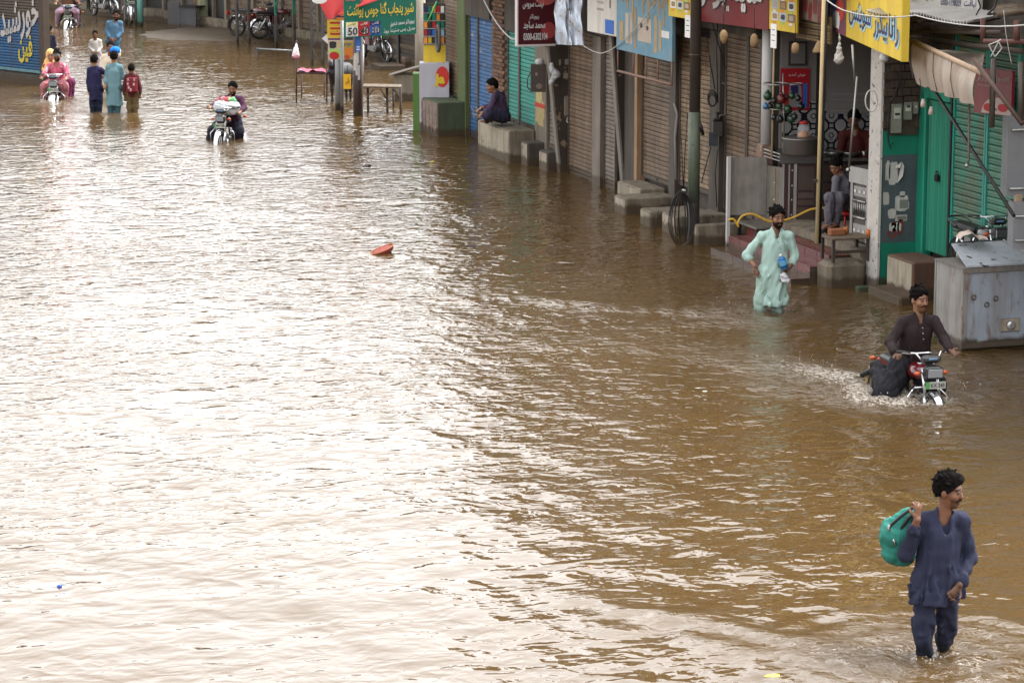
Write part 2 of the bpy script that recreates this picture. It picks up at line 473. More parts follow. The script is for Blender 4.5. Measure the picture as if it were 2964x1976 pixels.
def nets(D, lo, vox):
    ins = D < 0; nx, ny, nz = D.shape
    c = np.zeros((nx-1, ny-1, nz-1), np.int8)
    for a in (0,1):
        for b in (0,1):
            for e in (0,1): c += ins[a:nx-1+a, b:ny-1+b, e:nz-1+e]
    act = (c > 0) & (c < 8); idx = np.full(act.shape, -1, np.int64); I = np.argwhere(act); idx[act] = np.arange(len(I))
    acc = np.zeros((len(I), 3)); cnt = np.zeros(len(I))
    cor = {}
    for a in (0,1):
        for b in (0,1):
            for e in (0,1): cor[(a,b,e)] = D[I[:,0]+a, I[:,1]+b, I[:,2]+e]
    for axs in range(3):
        oth = [i for i in range(3) if i != axs]
        for p in (0,1):
            for q in (0,1):
                A = [0,0,0]; A[oth[0]] = p; A[oth[1]] = q; B = list(A); B[axs] = 1
                da, db = cor[tuple(A)], cor[tuple(B)]; x = (da < 0) != (db < 0)
                t = np.where(x, da/np.where(da-db == 0, 1, da-db), 0)
                pt = np.tile(np.array(A, float), (len(I), 1)); pt[:, axs] = t
                acc += pt*x[:, None]; cnt += x
    V = lo + vox*(I + acc/np.maximum(cnt, 1)[:, None])
    Qs = []
    for axs in range(3):
        sl0 = [slice(None)]*3; sl1 = [slice(None)]*3; sl0[axs] = slice(0, -1); sl1[axs] = slice(1, None)
        x = ins[tuple(sl0)] != ins[tuple(sl1)]; E = np.argwhere(x)
        o1, o2 = [(1,2),(2,0),(0,1)][axs]
        ok = (E[:, o1] > 0) & (E[:, o2] > 0) & (E[:, o1] < D.shape[o1]-1) & (E[:, o2] < D.shape[o2]-1); E = E[ok]
        def cell(d1, d2):
            F = E.copy(); F[:, o1] -= d1; F[:, o2] -= d2; return idx[F[:,0], F[:,1], F[:,2]]
        q = np.stack([cell(1,1), cell(0,1), cell(0,0), cell(1,0)], -1)
        fl = ~ins[E[:,0], E[:,1], E[:,2]]; q[fl] = q[fl][:, ::-1]; Qs.append(q)
    return V, np.concatenate(Qs)
# ------------------------------------------------------------------ flood water
def water_material():
    m, nt, b = _nt('flood water'); L = nt.links
    P = coords(nt)
    wk = N(nt, 'ShaderNodeAttribute', attribute_name='wake').outputs['Fac']
    fm = N(nt, 'ShaderNodeAttribute', attribute_name='foam').outputs['Fac']
    silt = mixc(nt, noise(nt, P, 0.35, 4, 0.6, 0.5), (0.058, 0.0325, 0.0100, 1), (0.080, 0.0475, 0.0175, 1))
    # foam: broken flecks inside the churned tracks
    fn = noise(nt, coords(nt, (1.0, 0.8, 1)), 24.0, 5, 0.75, 0.6)
    ad = N(nt, 'ShaderNodeMath', operation='MULTIPLY_ADD'); L.new(fm, ad.inputs[0]); ad.inputs[1].default_value = 0.42; L.new(fn, ad.inputs[2])
    fo = ramp(nt, ad.outputs[0], [(0.85, (0,0,0)), (1.05, (1,1,1))])
    L.new(mixc(nt, fo, silt, (0.40, 0.36, 0.31, 1)), b.inputs['Base Color'])
    rr = N(nt, 'ShaderNodeMapRange'); rr.inputs['To Min'].default_value = 0.035; rr.inputs['To Max'].default_value = 0.55
    L.new(fo, rr.inputs[0]); L.new(rr.outputs[0], b.inputs['Roughness'])
    b.inputs['IOR'].default_value = 1.5; b.inputs['Specular IOR Level'].default_value = 0.5
    # ripples: three sizes, the shorter ones gathered in gust patches and in wakes
    g = noise(nt, P, 0.22, 2, 0.5)
    chop = N(nt, 'ShaderNodeAttribute', attribute_name='chop').outputs['Fac']
    gp0 = ramp(nt, g, [(0.36, (0.45,)*3), (0.60, (1,1,1))])
    gpn = N(nt, 'ShaderNodeMath', operation='MULTIPLY'); L.new(gp0, gpn.inputs[0]); L.new(chop, gpn.inputs[1]); gp = gpn.outputs[0]
    h1 = noise(nt, coords(nt, (1.0, 1.25, 1)), 1.5, 2, 0.45, 0.5)
    h2 = noise(nt, coords(nt, (1.0, 1.35, 1)), 4.2, 2, 0.5, 0.7)
    h3 = noise(nt, P, 17.0, 2, 0.5, 0.6)
    def mul(a, k):
        n = N(nt, 'ShaderNodeMath', operation='MULTIPLY'); L.new(a, n.inputs[0])
        if hasattr(k, 'is_linked'): L.new(k, n.inputs[1])
        else: n.inputs[1].default_value = k
        return n.outputs[0]
    def add(a, c):
        n = N(nt, 'ShaderNodeMath', operation='ADD'); L.new(a, n.inputs[0]); L.new(c, n.inputs[1]); return n.outputs[0]
    def ridge(v, eps):      # sharp crests, flat troughs
        n = N(nt, 'ShaderNodeMath', operation='SUBTRACT'); L.new(v, n.inputs[0]); n.inputs[1].default_value = 0.5
        q = N(nt, 'ShaderNodeMath', operation='MULTIPLY'); L.new(n.outputs[0], q.inputs[0]); L.new(n.outputs[0], q.inputs[1])
        s_ = N(nt, 'ShaderNodeMath', operation='ADD'); L.new(q.outputs[0], s_.inputs[0]); s_.inputs[1].default_value = eps
        r = N(nt, 'ShaderNodeMath', operation='SQRT'); L.new(s_.outputs[0], r.inputs[0]); return mul(r.outputs[0], -1.0)
    r1 = ridge(noise(nt, coords(nt, (1.0, 1.3, 1)), 1.35, 2, 0.5, 0.35), 0.0008)
    r2 = ridge(noise(nt, coords(nt, (1.05, 1.4, 1)), 3.1, 2, 0.5, 0.5), 0.0012)
    c2 = N(nt, 'ShaderNodeMath', operation='MULTIPLY_ADD'); L.new(chop, c2.inputs[0]); c2.inputs[1].default_value = 0.35; c2.inputs[2].default_value = 0.65; ch2 = c2.outputs[0]
    hh = add(mul(h1, WAVE[0]), mul(mul(h2, gp), WAVE[1]))
    hh = add(hh, mul(mul(h3, gp), WAVE[2]))
    hh = add(hh, add(mul(mul(r1, WAVE[3]), ch2), mul(mul(r2, gp), WAVE[4])))
    hh = add(hh, mul(mul(noise(nt, P, 8.0, 4, 0.65, 1.0), wk), 0.05))
    bp = N(nt, 'ShaderNodeBump'); bp.inputs['Strength'].default_value = 1.0; bp.inputs['Distance'].default_value = 1.0
    L.new(hh, bp.inputs['Height']); L.new(bp.outputs[0], b.inputs['Normal'])
    return m
WAVE = (0.022, 0.007, 0.0006, 0.052, 0.024)
# walkers and wheels that stir the water: (x, y, ring radius, ring height, foam)
def _st(px, py, r, h, f): p = onZ(px, py); return (p.x, p.y, r, h, f)
STIR = [_st(2669,1903,0.9,0.022,0.35), _st(2722,1880,0.7,0.018,0.3), _st(2222,900,1.0,0.025,0.45), _st(2700,1165,0.8,0.03,0.8), _st(2560,1150,0.7,0.02,0.8),
        _st(640,421,0.9,0.02,0.25), _st(155,292,1.0,0.035,0.8), _st(278,323,0.7,0.015,0.2), _st(330,325,0.7,0.015,0.2), _st(385,324,0.6,0.015,0.2), _st(195,84,1.2,0.04,0.9),
        _st(2760,1030,0.7,0.02,0.5), _st(2005,703,0.4,0.008,0.1), _st(1860,620,0.4,0.006,0.2), _st(2530,860,0.5,0.01,0.3)]
# wave crests and churned tracks: pixel polyline, crest height, half width, foam
TRACK = [([(2640,1150),(2480,1120),(2300,1080),(2080,1040),(1880,1005)], 0.03, 0.35, 1.0), ([(2500,1100),(2350,1060),(2150,1015),(1980,985)], 0.02, 0.28, 0.75),
         ([(2650,1165),(2480,1160),(2260,1125),(2050,1090)], 0.03, 0.25, 0.6), ([(2230,910),(2080,905),(1800,895),(1560,868),(1380,850)], 0.055, 0.28, 0.30),
         ([(2180,925),(1960,940),(1720,985),(1500,1000)], 0.04, 0.25, 0.1), ([(2240,920),(2130,945),(2000,950)], 0.02, 0.3, 0.5),
         ([(2640,1890),(2450,1885),(2250,1850),(2040,1800),(1800,1770),(1650,1720)], 0.055, 0.18, 0.1), ([(2640,1910),(2420,1915),(2180,1890),(1960,1840),(1740,1815)], 0.04, 0.16, 0.0),
         ([(2720,1185),(2850,1150),(2964,1120)], 0.04, 0.25, 0.2), ([(2790,1040),(2850,1045),(2964,1030)], 0.03, 0.15, 0.3),
         ([(150,300),(60,290),(0,310)], 0.03, 0.3, 0.5), ([(160,300),(230,300),(260,315)], 0.02, 0.25, 0.3), ([(2105,735),(2200,760),(2400,800),(2440,850)], 0.01, 0.12, 0.35)]
def water_mesh():
    nr, nc = 620, 560
    s = np.linspace(1/12.0, 1/150.0, nr+1); tt = np.linspace(-1, 1, nc+1); t = 0.24*tt + 0.75*tt**7
    Dm, T = np.meshgrid(1/s, t, indexing='ij')
    X = FH[0]*Dm + RR[0]*T*Dm; Yw = FH[1]*Dm + RR[1]*T*Dm
    P = np.stack([X.ravel(), Yw.ravel(), np.zeros(X.size)], -1); z = np.zeros(len(P)); wake = np.zeros(len(P)); foam = np.zeros(len(P))
    fade = np.clip(60/np.maximum(Dm.ravel(), 1), 0, 1)
    z += 0.010*vnoise(P*0.45, 3)*fade + 0.006*vnoise(P*1.1, 5)*fade
    for x, y, r, h, f in STIR:
        d = np.hypot(P[:,0]-x, P[:,1]-y); e = np.exp(-(d/(r*0.9))**2)
        z += h*np.cos(d*2*pi/0.33)*np.exp(-d/(r*0.8)); wake += 0.8*e; foam += f*np.exp(-(d/(r*0.55))**2)
    for pl, h, w, f in TRACK:
        q = [np.array(onZ(*p))[:2] for p in pl]; best = np.full(len(P), 1e9); al = np.zeros(len(P)); L0 = 0
        tot = sum(np.linalg.norm(q[i+1]-q[i]) for i in range(len(q)-1))
        for i in range(len(q)-1):
            ab = q[i+1]-q[i]; L = np.linalg.norm(ab); u = np.clip(((P[:,:2]-q[i]) @ ab)/L**2, 0, 1)
            d = np.hypot(*(P[:,:2]-q[i]-u[:,None]*ab).T); k = d < best
            best = np.where(k, d, best); al = np.where(k, (L0+u*L)/tot, al); L0 += L
        am = (1-0.75*al)*np.clip(al*12+0.3, 0, 1)
        wig = 1 + 0.3*np.sin(al*tot*5.1+h*300)
        z += h*am*np.exp(-(best/(w*wig))**2); wake += (0.25+0.75*f)*am*np.exp(-(best/(w*1.6))**2); foam += f*am*np.exp(-(best/(w*1.2))**2)
    P[:,2] = z
    I = np.arange((nr+1)*(nc+1)).reshape(nr+1, nc+1)
    Q = np.stack([I[:-1,:-1], I[:-1,1:], I[1:,1:], I[1:,:-1]], -1).reshape(-1, 4)
    me = bpy.data.meshes.new('flood_water'); me.vertices.add(len(P)); me.vertices.foreach_set('co', P.ravel())
    me.loops.add(len(Q)*4); me.polygons.add(len(Q)); me.polygons.foreach_set('loop_start', np.arange(0, len(Q)*4, 4))
    me.loops.foreach_set('vertex_index', Q.ravel().astype(np.int32)); me.polygons.foreach_set('use_smooth', np.ones(len(Q), bool)); me.update(calc_edges=True)
    chop = 1.05 + 1.65*np.clip((Dm.ravel()-22)/12, 0, 1) - 1.0*np.clip((Dm.ravel()-45)/30, 0, 1)
    for nm, a in (('wake', np.clip(wake,0,1)), ('foam', np.clip(foam,0,1)), ('chop', chop)):
        at = me.attributes.new(nm, 'FLOAT', 'POINT'); at.data.foreach_set('value', a.astype(np.float32))
    me.materials.append(water_material()); return me
tag(mesh_obj('flood_water', water_mesh()), kind='structure')
GZ = -0.42
_b = MB(); _b.add([(-300,-80,GZ),(300,-80,GZ),(300,500,GZ),(-300,500,GZ)], [(0,1,2,3)])
tag(_b.build('street_ground', mat('wet street mud', (0.16,0.12,0.08), 0.6, grime=0.5)), kind='structure')
# ------------------------------------------------------------------ palette
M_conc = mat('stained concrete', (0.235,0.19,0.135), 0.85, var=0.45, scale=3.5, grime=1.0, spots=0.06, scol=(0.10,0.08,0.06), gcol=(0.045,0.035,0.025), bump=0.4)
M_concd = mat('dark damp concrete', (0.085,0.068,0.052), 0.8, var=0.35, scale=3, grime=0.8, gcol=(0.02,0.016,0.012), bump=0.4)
M_concl = mat('pale cement face', (0.44,0.38,0.29), 0.85, var=0.4, scale=4, grime=1.0, spots=0.10, scol=(0.15,0.12,0.09), gcol=(0.12,0.09,0.06), bump=0.4)
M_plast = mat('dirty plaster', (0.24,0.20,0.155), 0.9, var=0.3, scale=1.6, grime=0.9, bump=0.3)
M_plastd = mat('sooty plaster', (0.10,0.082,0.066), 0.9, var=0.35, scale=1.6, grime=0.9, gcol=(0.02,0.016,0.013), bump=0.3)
M_fin = mat('dark brown painted fin', (0.040,0.026,0.018), 0.6, var=0.4, scale=3, spots=0.10, scol=(0.22,0.16,0.11), grime=0.5)
M_fedge = mat('bare cement edge', (0.25,0.22,0.185), 0.9, grime=0.6, scale=4)
M_brown = mat('dusty brown shutter steel', (0.225,0.155,0.100), 0.6, 0.1, var=0.5, scale=2.2, grime=0.9, gcol=(0.05,0.034,0.024), rust=0.25, bump=0.1)
M_brownl = mat('cream brown shutter steel', (0.37,0.265,0.165), 0.6, 0.1, var=0.45, scale=2.2, grime=0.9, gcol=(0.07,0.048,0.03), rust=0.3, bump=0.1)
M_grey = mat('grey shutter steel', (0.24,0.195,0.155), 0.55, 0.1, var=0.45, scale=2.2, grime=0.8, gcol=(0.06,0.05,0.04), bump=0.1)
M_blue = mat('worn blue shutter paint', (0.045,0.15,0.34), 0.55, 0.1, var=0.35, scale=2.5, grime=0.5, gcol=(0.06,0.06,0.06), spots=0.08, scol=(0.33,0.33,0.33), bump=0.1)
M_turq = mat('turquoise shutter paint', (0.025,0.30,0.235), 0.5, 0.1, var=0.25, scale=2.0, grime=0.5, gcol=(0.10,0.13,0.10), bump=0.1)
M_turqr = mat('rusting turquoise shutter paint', (0.045,0.24,0.17), 0.55, 0.1, var=0.3, scale=2.0, grime=1.0, gcol=(0.13,0.10,0.06), rust=0.35, bump=0.1)
M_frame = mat('brown steel frame', (0.11,0.085,0.068), 0.6, 0.2, grime=0.6, scale=5)
M_black = mat('black grimy steel', (0.022,0.02,0.019), 0.5, 0.3, scale=6)
M_wood = mat('weathered wood', (0.16,0.115,0.075), 0.85, var=0.4, scale=6, grime=0.7)
M_woodd = mat('dark wet wood', (0.06,0.042,0.03), 0.75, var=0.4, scale=6, grime=0.6)
M_green = mat('emerald wall paint', (0.012,0.27,0.165), 0.5, var=0.2, scale=1.6, grime=0.45, gcol=(0.02,0.06,0.045), bump=0.15)
M_greyblue = mat('slate plaster', (0.075,0.098,0.105), 0.85, var=0.3, scale=3, grime=0.6, gcol=(0.03,0.035,0.035), bump=0.3)
M_white = mat('white paint', (0.70,0.68,0.66), 0.6, var=0.1, grime=0.5, gcol=(0.3,0.26,0.22), scale=3)
M_steel = mat('brushed steel', (0.40,0.39,0.37), 0.38, 0.85, var=0.2, scale=4, grime=0.5, gcol=(0.16,0.13,0.10), bump=0.05)
M_steelp = mat('scuffed steel sheet', (0.30,0.275,0.24), 0.5, 0.6, var=0.45, scale=5, grime=0.7, gcol=(0.10,0.08,0.06), bump=0.08)
M_paper = mat('paper', (0.62,0.60,0.56), 0.9, var=0.15, scale=6, grime=0.6, gcol=(0.25,0.2,0.15))
M_redtile = mat('glossy red tile', (0.135,0.026,0.026), 0.25, var=0.3, scale=4, grime=0.4, gcol=(0.05,0.02,0.015), bump=0.05)
M_pinktile = mat('faded red tile', (0.17,0.050,0.045), 0.3, var=0.3, scale=4, grime=0.5, gcol=(0.10,0.05,0.035), bump=0.05)
M_tin = mat('bleached tin sheet', (0.60,0.58,0.55), 0.5, 0.3, var=0.15, grime=0.5, gcol=(0.25,0.2,0.16), scale=2)
M_brick = [mat('brick %d' % i, c, 0.9, var=0.3, scale=8, grime=0.6, bump=0.5) for i, c in enumerate([(0.21,0.105,0.06),(0.17,0.085,0.05),(0.25,0.135,0.08),(0.14,0.075,0.05)])]
M_brickd = [mat('sooty brick %d' % i, c, 0.9, var=0.3, scale=8, grime=0.8, gcol=(0.02,0.016,0.012), bump=0.5) for i, c in enumerate([(0.085,0.055,0.038),(0.07,0.042,0.03),(0.10,0.068,0.045)])]
M_mort = mat('mortar', (0.12,0.10,0.08), 0.95, grime=0.7, scale=5)
M_mud = mat('wet mud bank', (0.17,0.14,0.105), 0.55, var=0.3, scale=1.5, grime=0.5, bump=0.6, bscale=14)

def yX(px, py, x): return onX(px, py, x).y

# ------------------------------------------------------------------ roller shutters: every slat a piece of its own
def slat_mesh(L, pitch, m, name='slat'):
    b = MB(); h = pitch*0.94
    pr = [(0.004,0.0),(-0.010,h*0.10),(-0.013,h*0.30),(-0.006,h*0.42),(-0.013,h*0.56),(-0.010,h*0.86),(0.004,h)]
    vs = [(x, 0, z) for x, z in pr] + [(x, L, z) for x, z in pr]; n = len(pr)
    b.smooth = False
    b.add(vs, [(i, i+1, n+i+1, n+i) for i in range(n-1)]); return b.mesh(name, m)
def shutter(label, x, y0, y1, z0, z1, m, pitch=0.075, rail=M_frame, group='roller shutters of the shop row', bar=True, tilt=0.0):
    """street-facing shutter between y0 (near) and y1 (far)"""
    t = thing('roller_shutter', label, 'shutter', (x, (y0+y1)/2, z0), group)
    n = int((z1-z0)/pitch); me = slat_mesh(y1-y0-0.05, pitch, m)
    rr = random.Random(int(y0*100))
    for i in range(n):
        o = bpy.data.objects.new('slat', me); COL.objects.link(o); o.parent = t
        o.location = (rr.uniform(-0.003, 0.003), -(y1-y0)/2+0.025, i*pitch + 0.05)
        o.rotation_euler = (rr.uniform(-0.002, 0.002), 0, 0)
    b = MB(); b.box((x-0.03,y0-0.012,z0),(x+0.02,y0+0.03,z1)); b.build('guide_rail', rail, t)
    b = MB(); b.box((x-0.03,y1-0.03,z0),(x+0.02,y1+0.012,z1)); b.build('guide_rail', rail, t)
    if bar:
        b = MB(); b.box((x-0.022,y0+0.031,z0-0.02),(x+0.012,y1-0.031,z0+0.048)); b.box((x-0.045,(y0+y1)/2-0.05,z0+0.01),(x-0.0225,(y0+y1)/2+0.05,z0+0.035)); b.build('bottom_bar', rail, t)
    return t
def block(name, a, b_, m, par=None, label=None, cat=None, bev=0.015, group=None, kind=None):
    b = MB(); b.bbox(a, b_, bev); o = b.build(name, m, par)
    if label: tag(o, label, cat, group)
    if kind: tag(o, kind=kind)
    return o

# ------------------------------------------------------------------ the shop row on the right: masses and party walls
def building(label, y0, y1, x0, ztop, m, base=-0.6, zwin=None, x1=23.0):
    t = thing('shop_building', label, 'building', (x0, (y0+y1)/2, 0), 'buildings of the shop row')
    b = MB(); b.box((x0+0.004, y0+0.004, base), (x1, y1-0.004, ztop)); b.build('wall', m, t)
    b = MB(); b.box((x0-0.25, y0+0.02, ztop), (x1, y1-0.02, ztop+0.18)); b.build('parapet', M_conc, t)
    yy = y0+0.7
    while zwin and yy+1.0 < y1:
        b = MB(); b.box((x0-0.03, yy, zwin), (x0+0.003, yy+1.0, zwin+1.3)); w = b.build('window', M_frame, t)
        for k in range(2):
            b = MB(); b.box((x0-0.038, yy+0.06+k*0.46, zwin+0.08), (x0-0.031, yy+0.48+k*0.46, zwin+1.22)); b.build('pane', glossy('dusty window glass', (0.05,0.06,0.065), 0.2), w)
        yy += 2.1
    return t
B1 = building('narrow shop building above the brown shutter and green pilaster', 53.0, 55.3, 16.62, 4.2, M_plastd, zwin=None)
B2 = building('sooty plaster building above the blue and turquoise shutters', 46.95, 53.0, 16.62, 6.6, M_plastd, zwin=4.2)
B3 = building('tall plaster building behind the utility pole', 38.05, 46.95, 16.62, 7.4, M_plastd, zwin=4.4)
# food shop: hollow, with floor, ceiling, side walls
B4 = thing('shop_building', 'open-fronted food shop with patterned tile wall and red steps', 'building', (16.6, 36.1, 0), 'buildings of the shop row')
FZ = 0.50
M_shopw = mat('grubby white wall tile', (0.30,0.275,0.26), 0.45, var=0.12, scale=3, grime=0.5, gcol=(0.2,0.17,0.15))
b = MB(); b.box((16.42,34.42,-0.6),(21.0,38.0,FZ)); b.build('floor', M_conc, B4)
b = MB(); b.box((16.72,37.98,FZ),(21.0,38.04,3.9)); b.build('side_wall', M_shopw, B4)
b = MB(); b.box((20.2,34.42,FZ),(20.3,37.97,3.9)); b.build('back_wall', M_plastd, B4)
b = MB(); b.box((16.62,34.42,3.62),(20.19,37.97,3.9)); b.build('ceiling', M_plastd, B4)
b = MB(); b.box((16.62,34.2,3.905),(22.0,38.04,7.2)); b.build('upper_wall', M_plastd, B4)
B5 = building('emerald green shop building behind the metal trunk', 24.0, 34.05, 17.22, 7.0, M_plastd, zwin=4.6)

# brown shutter unit and its plinth, far end
ypA, ypB = yX(1285,278,16.5), yX(1333,285,16.5)
shutter('brown shutter above the green concrete plinth, farthest of the row', 16.5, ypB, ypA, 0.72, 2.9, M_brown)
pl = thing('plinth', 'green stained concrete plinth with a faded lattice front under the brown shutter', 'plinth', (16.0, 53.3, 0))
M_plf = mat('faded lattice cement', (0.26,0.19,0.155), 0.9, var=0.35, scale=6, grime=0.7, gcol=(0.09,0.07,0.06))
M_plg = mat('mossy green cement', (0.085,0.115,0.060), 0.9, var=0.4, scale=3, grime=0.8, gcol=(0.045,0.035,0.024))
block('base', (15.86,52.98,-0.45),(16.47,54.6,0.68), M_plg, pl)
b = MB(); b.box((15.845,52.99,-0.4),(15.858,54.59,0.66)); b.build('front_face', M_plf, pl)
for i in range(6):
    for j in range(3):
        b = MB(); b.box((15.835,53.05+i*0.25,0.04+j*0.2),(15.844,53.25+i*0.25,0.2+j*0.2)); b.build('relief_block', M_plf, pl)
block('pilaster', (16.42,yX(1358,300,16.5)+0.02,-0.5),(16.62,ypB-0.02,3.2), mat('lime green paint', (0.10,0.14,0.045), 0.7, var=0.3, scale=3, grime=0.9, gcol=(0.04,0.045,0.02)), B1)
# blue shutters
y1, y2, y3 = yX(1361,200,16.5), yX(1386,200,16.5), yX(1430,200,16.5)
shutter('narrow left leaf of the worn blue shutter', 16.5, y2+0.02, y1-0.02, -0.3, 2.42, M_blue)
shutter('wide right leaf of the worn blue shutter behind the seated man', 16.5, y3, y2-0.02, -0.3, 2.42, M_blue)
b = MB(); b.box((16.4,y3,2.44),(16.62,y1,2.95)); b.build('shutter_box', M_plastd, B2)
# brick pillar between blue and turquoise shutters: each brick its own piece
y4 = yX(1472,150,16.5)
bp = thing('brick_pillar', 'brick pillar between the blue and the turquoise shutter', 'pillar', (16.5,(y3+y4)/2,0))
b = MB(); b.box((16.47,y4+0.02,-0.5),(16.62,y3-0.02,3.3)); b.build('mortar_core', M_mort, bp)
def bricks(par, place, n, rows, mats, z0, bh=0.075, seed=1, bw=0.23):
    rr = random.Random(seed); b = MB(); b.bbox((-bw/2+0.006,-0.05,0.004),(bw/2-0.006,0.05,bh-0.008),0.006)
    mes = [b.mesh('brick', m) for m in mats]
    for r in range(rows):
        off = 0.5*(r % 2)
        for k in range(n):
            o = bpy.data.objects.new('brick', rr.choice(mes)); COL.objects.link(o)
            place(o, k+off, z0+r*bh, rr)
            o.parent = par; o.matrix_parent_inverse = Matrix.LocRotScale(par.location, par.rotation_euler, par.scale).inverted()
def _pl(o, k, z, rr):
    o.location = (16.47+rr.uniform(-0.006,0.006), y4+0.14+k*0.235*((y3-y4-0.2)/0.72), z); o.rotation_euler = (0,0,pi/2+rr.uniform(-0.02,0.02))
bricks(bp, _pl, 3, 36, M_brick, 0.55, seed=4)
block('plaster_foot', (16.40,y4+0.01,-0.5),(16.48,y3-0.01,0.55), M_concl, bp)
# turquoise shutter pair over the block
y5, y6 = yX(1506,300,16.5), yX(1554,300,16.5)
shutter('left leaf of the turquoise shutter behind the seated man', 16.5, y5+0.015, y4-0.02, 0.60, 2.3, M_turq)
shutter('right leaf of the turquoise shutter beside the meter box', 16.5, y6, y5-0.015, 0.60, 2.3, M_turq)
b = MB(); b.box((16.42,y6,2.32),(16.62,y4,3.0)); b.build('shutter_box', M_plastd, B2)
y7 = yX(1588,300,16.5)
pz = thing('pilaster', 'beige pilaster with torn red posters right of the turquoise shutter', 'pilaster', (16.5,(y6+y7)/2,0))
block('shaft', (16.45,y7+0.01,-0.5),(16.62,y6-0.015,2.6), M_plast, pz)
PZ = Panel((16.449,y6-0.02,0),(16.449,y7+0.02,0),2.0)
PZ.patch('poster', mat('yellow torn poster', (0.45,0.36,0.16), 0.9, spots=0.2, scale=10), pz, 0.1,0.9,0.35,0.62, shape='rag')
PZ.patch('poster', flat('red poster', (0.36,0.03,0.02)), pz, 0.05,0.95,0.52,0.56, out=0.008)
PZ.patch('poster', mat('yellow torn poster', (0.45,0.36,0.16)), pz, 0.15,0.7,0.56,0.75, shape='rag', out=0.005)
# grey narrow shutter and first fin
yf1 = 47.05
shutter('narrow grey shutter beside the first dark fin', 16.52, yf1+0.12, y7, 0.36, 2.5, M_grey)
def fin(label, y, xt, xb, xr, zt, th=0.14):
    t = thing('fin_wall', label, 'fin', (xb, y, 0))
    b = MB(); b.prism([(xb,-0.5),(xr,-0.5),(xr,zt),(xt,zt)], y, y+th, lambda u,w,h: (u,h,w)); b.build('slab', M_fin, t)
    b = MB(); n = Vector((-(zt+0.5),0,xt-xb)).normalized()*0.012
    b.add([(xb,y-0.003,-0.5),(xt,y-0.003,zt),(xt,y+th,zt),(xb,y+th,-0.5),(xb-0.035,y-0.003,-0.5),(xt-0.035,y-0.003,zt),(xt-0.035,y+th,zt),(xb-0.035,y+th,-0.5)],
          [(4,5,1,0),(5,6,2,1),(6,7,3,2),(7,4,0,3),(4,7,6,5)]); b.build('edge', M_fedge, t)
    return t
fin('dark tapered fin wall with meter boxes, farther one', yf1, 16.14, 16.47, 16.75, 2.6)
# shutters between the fins
ya, yb_ = yX(1672,400,16.55), yX(1726,480,16.55); yc, yd = yX(1752,400,16.55), yX(1806,400,16.55)
shutter('brown shutter just right of the farther dark fin', 16.55, yb_+0.02, yf1-0.04, -0.3, 2.6, M_brown)
b = MB(); b.box((16.46,yc+0.02,-0.5),(16.6,yb_-0.02,2.6)); b.build('jamb', M_grey, B3)
shutter('brown grey shutter left of the nearer dark fin', 16.55, 44.56, yc, -0.3, 2.6, M_grey)
b = MB(); b.box((16.40,44.56,2.63),(16.62,46.95,3.3)); b.build('shutter_box', M_plastd, B3)
fin('dark tapered fin wall with peeled paint, nearer one', 44.38, 16.40, 16.70, 17.0, 2.75)
yk0, yk1 = yX(1950,400,16.55), yX(1862,400,16.55)
b = MB(); b.box((16.44,yk1+0.02,0.3),(16.6,yk1+0.14,2.7)); b.build('door_jamb', mat('orange brown jamb', (0.32,0.19,0.10), 0.7, grime=0.6, scale=5), B3)
shutter('pinkish brown shutter above the cement steps left of the utility pole', 16.55, yk0, yk1, 0.42, 2.75, M_brown)
yl1, yl0 = yX(1970,400,16.55), yX(2070,400,16.55)
b = MB(); b.box((16.46,yl1+0.02,-0.4),(16.6,yk0-0.02,2.9)); b.build('jamb', M_frame, B3)
shutter('cream brown shutter behind the utility pole', 16.55, yl0, yl1, 0.50, 2.95, M_brownl)
ym1, ym2, ym3 = yX(2103,300,16.55), yX(2166,300,16.55), yX(2206,300,16.55)
b = MB(); b.box((16.44,ym1+0.02,-0.4),(16.6,yl0-0.02,3.1)); b.build('jamb', M_plastd, B3)
shutter('brown shutter left leaf right of the electric meter', 16.55, ym2+0.02, ym1, 0.35, 3.1, M_brown)
shutter('brown shutter right leaf beside the white column', 16.55, ym3, ym2-0.02, 0.35, 3.1, M_brown)
b = MB(); b.box((16.42,ym3,3.12),(16.62,44.38,3.6)); b.build('shutter_box', M_plastd, B3)
# cement canopies put in above the view to shade the shop fronts
for lab, y0_, y1_, z_, x_ in [('unseen cement canopy over the turquoise and blue shutters', 47.1, 53.4, 3.35, 15.75), ('unseen cement canopy over the shutters behind the utility pole', 38.1, 46.9, 4.0, 15.35), ('unseen cement canopy over the open food shop', 34.5, 38.05, 4.2, 15.5)]:
    t = thing('canopy', lab, 'canopy', (16.0,(y0_+y1_)/2,z_), 'unseen cement canopies of the shop row'); b = MB(); b.box((x_,y0_,z_),(16.61 if y0_ > 34.4 else 17.2,y1_,z_+0.10)); b.build('slab', M_concd, t)
    b = MB(); b.box((x_-0.04,y0_,z_-0.06),(x_-0.001,y1_,z_+0.18)); b.build('fascia', M_concd, t)
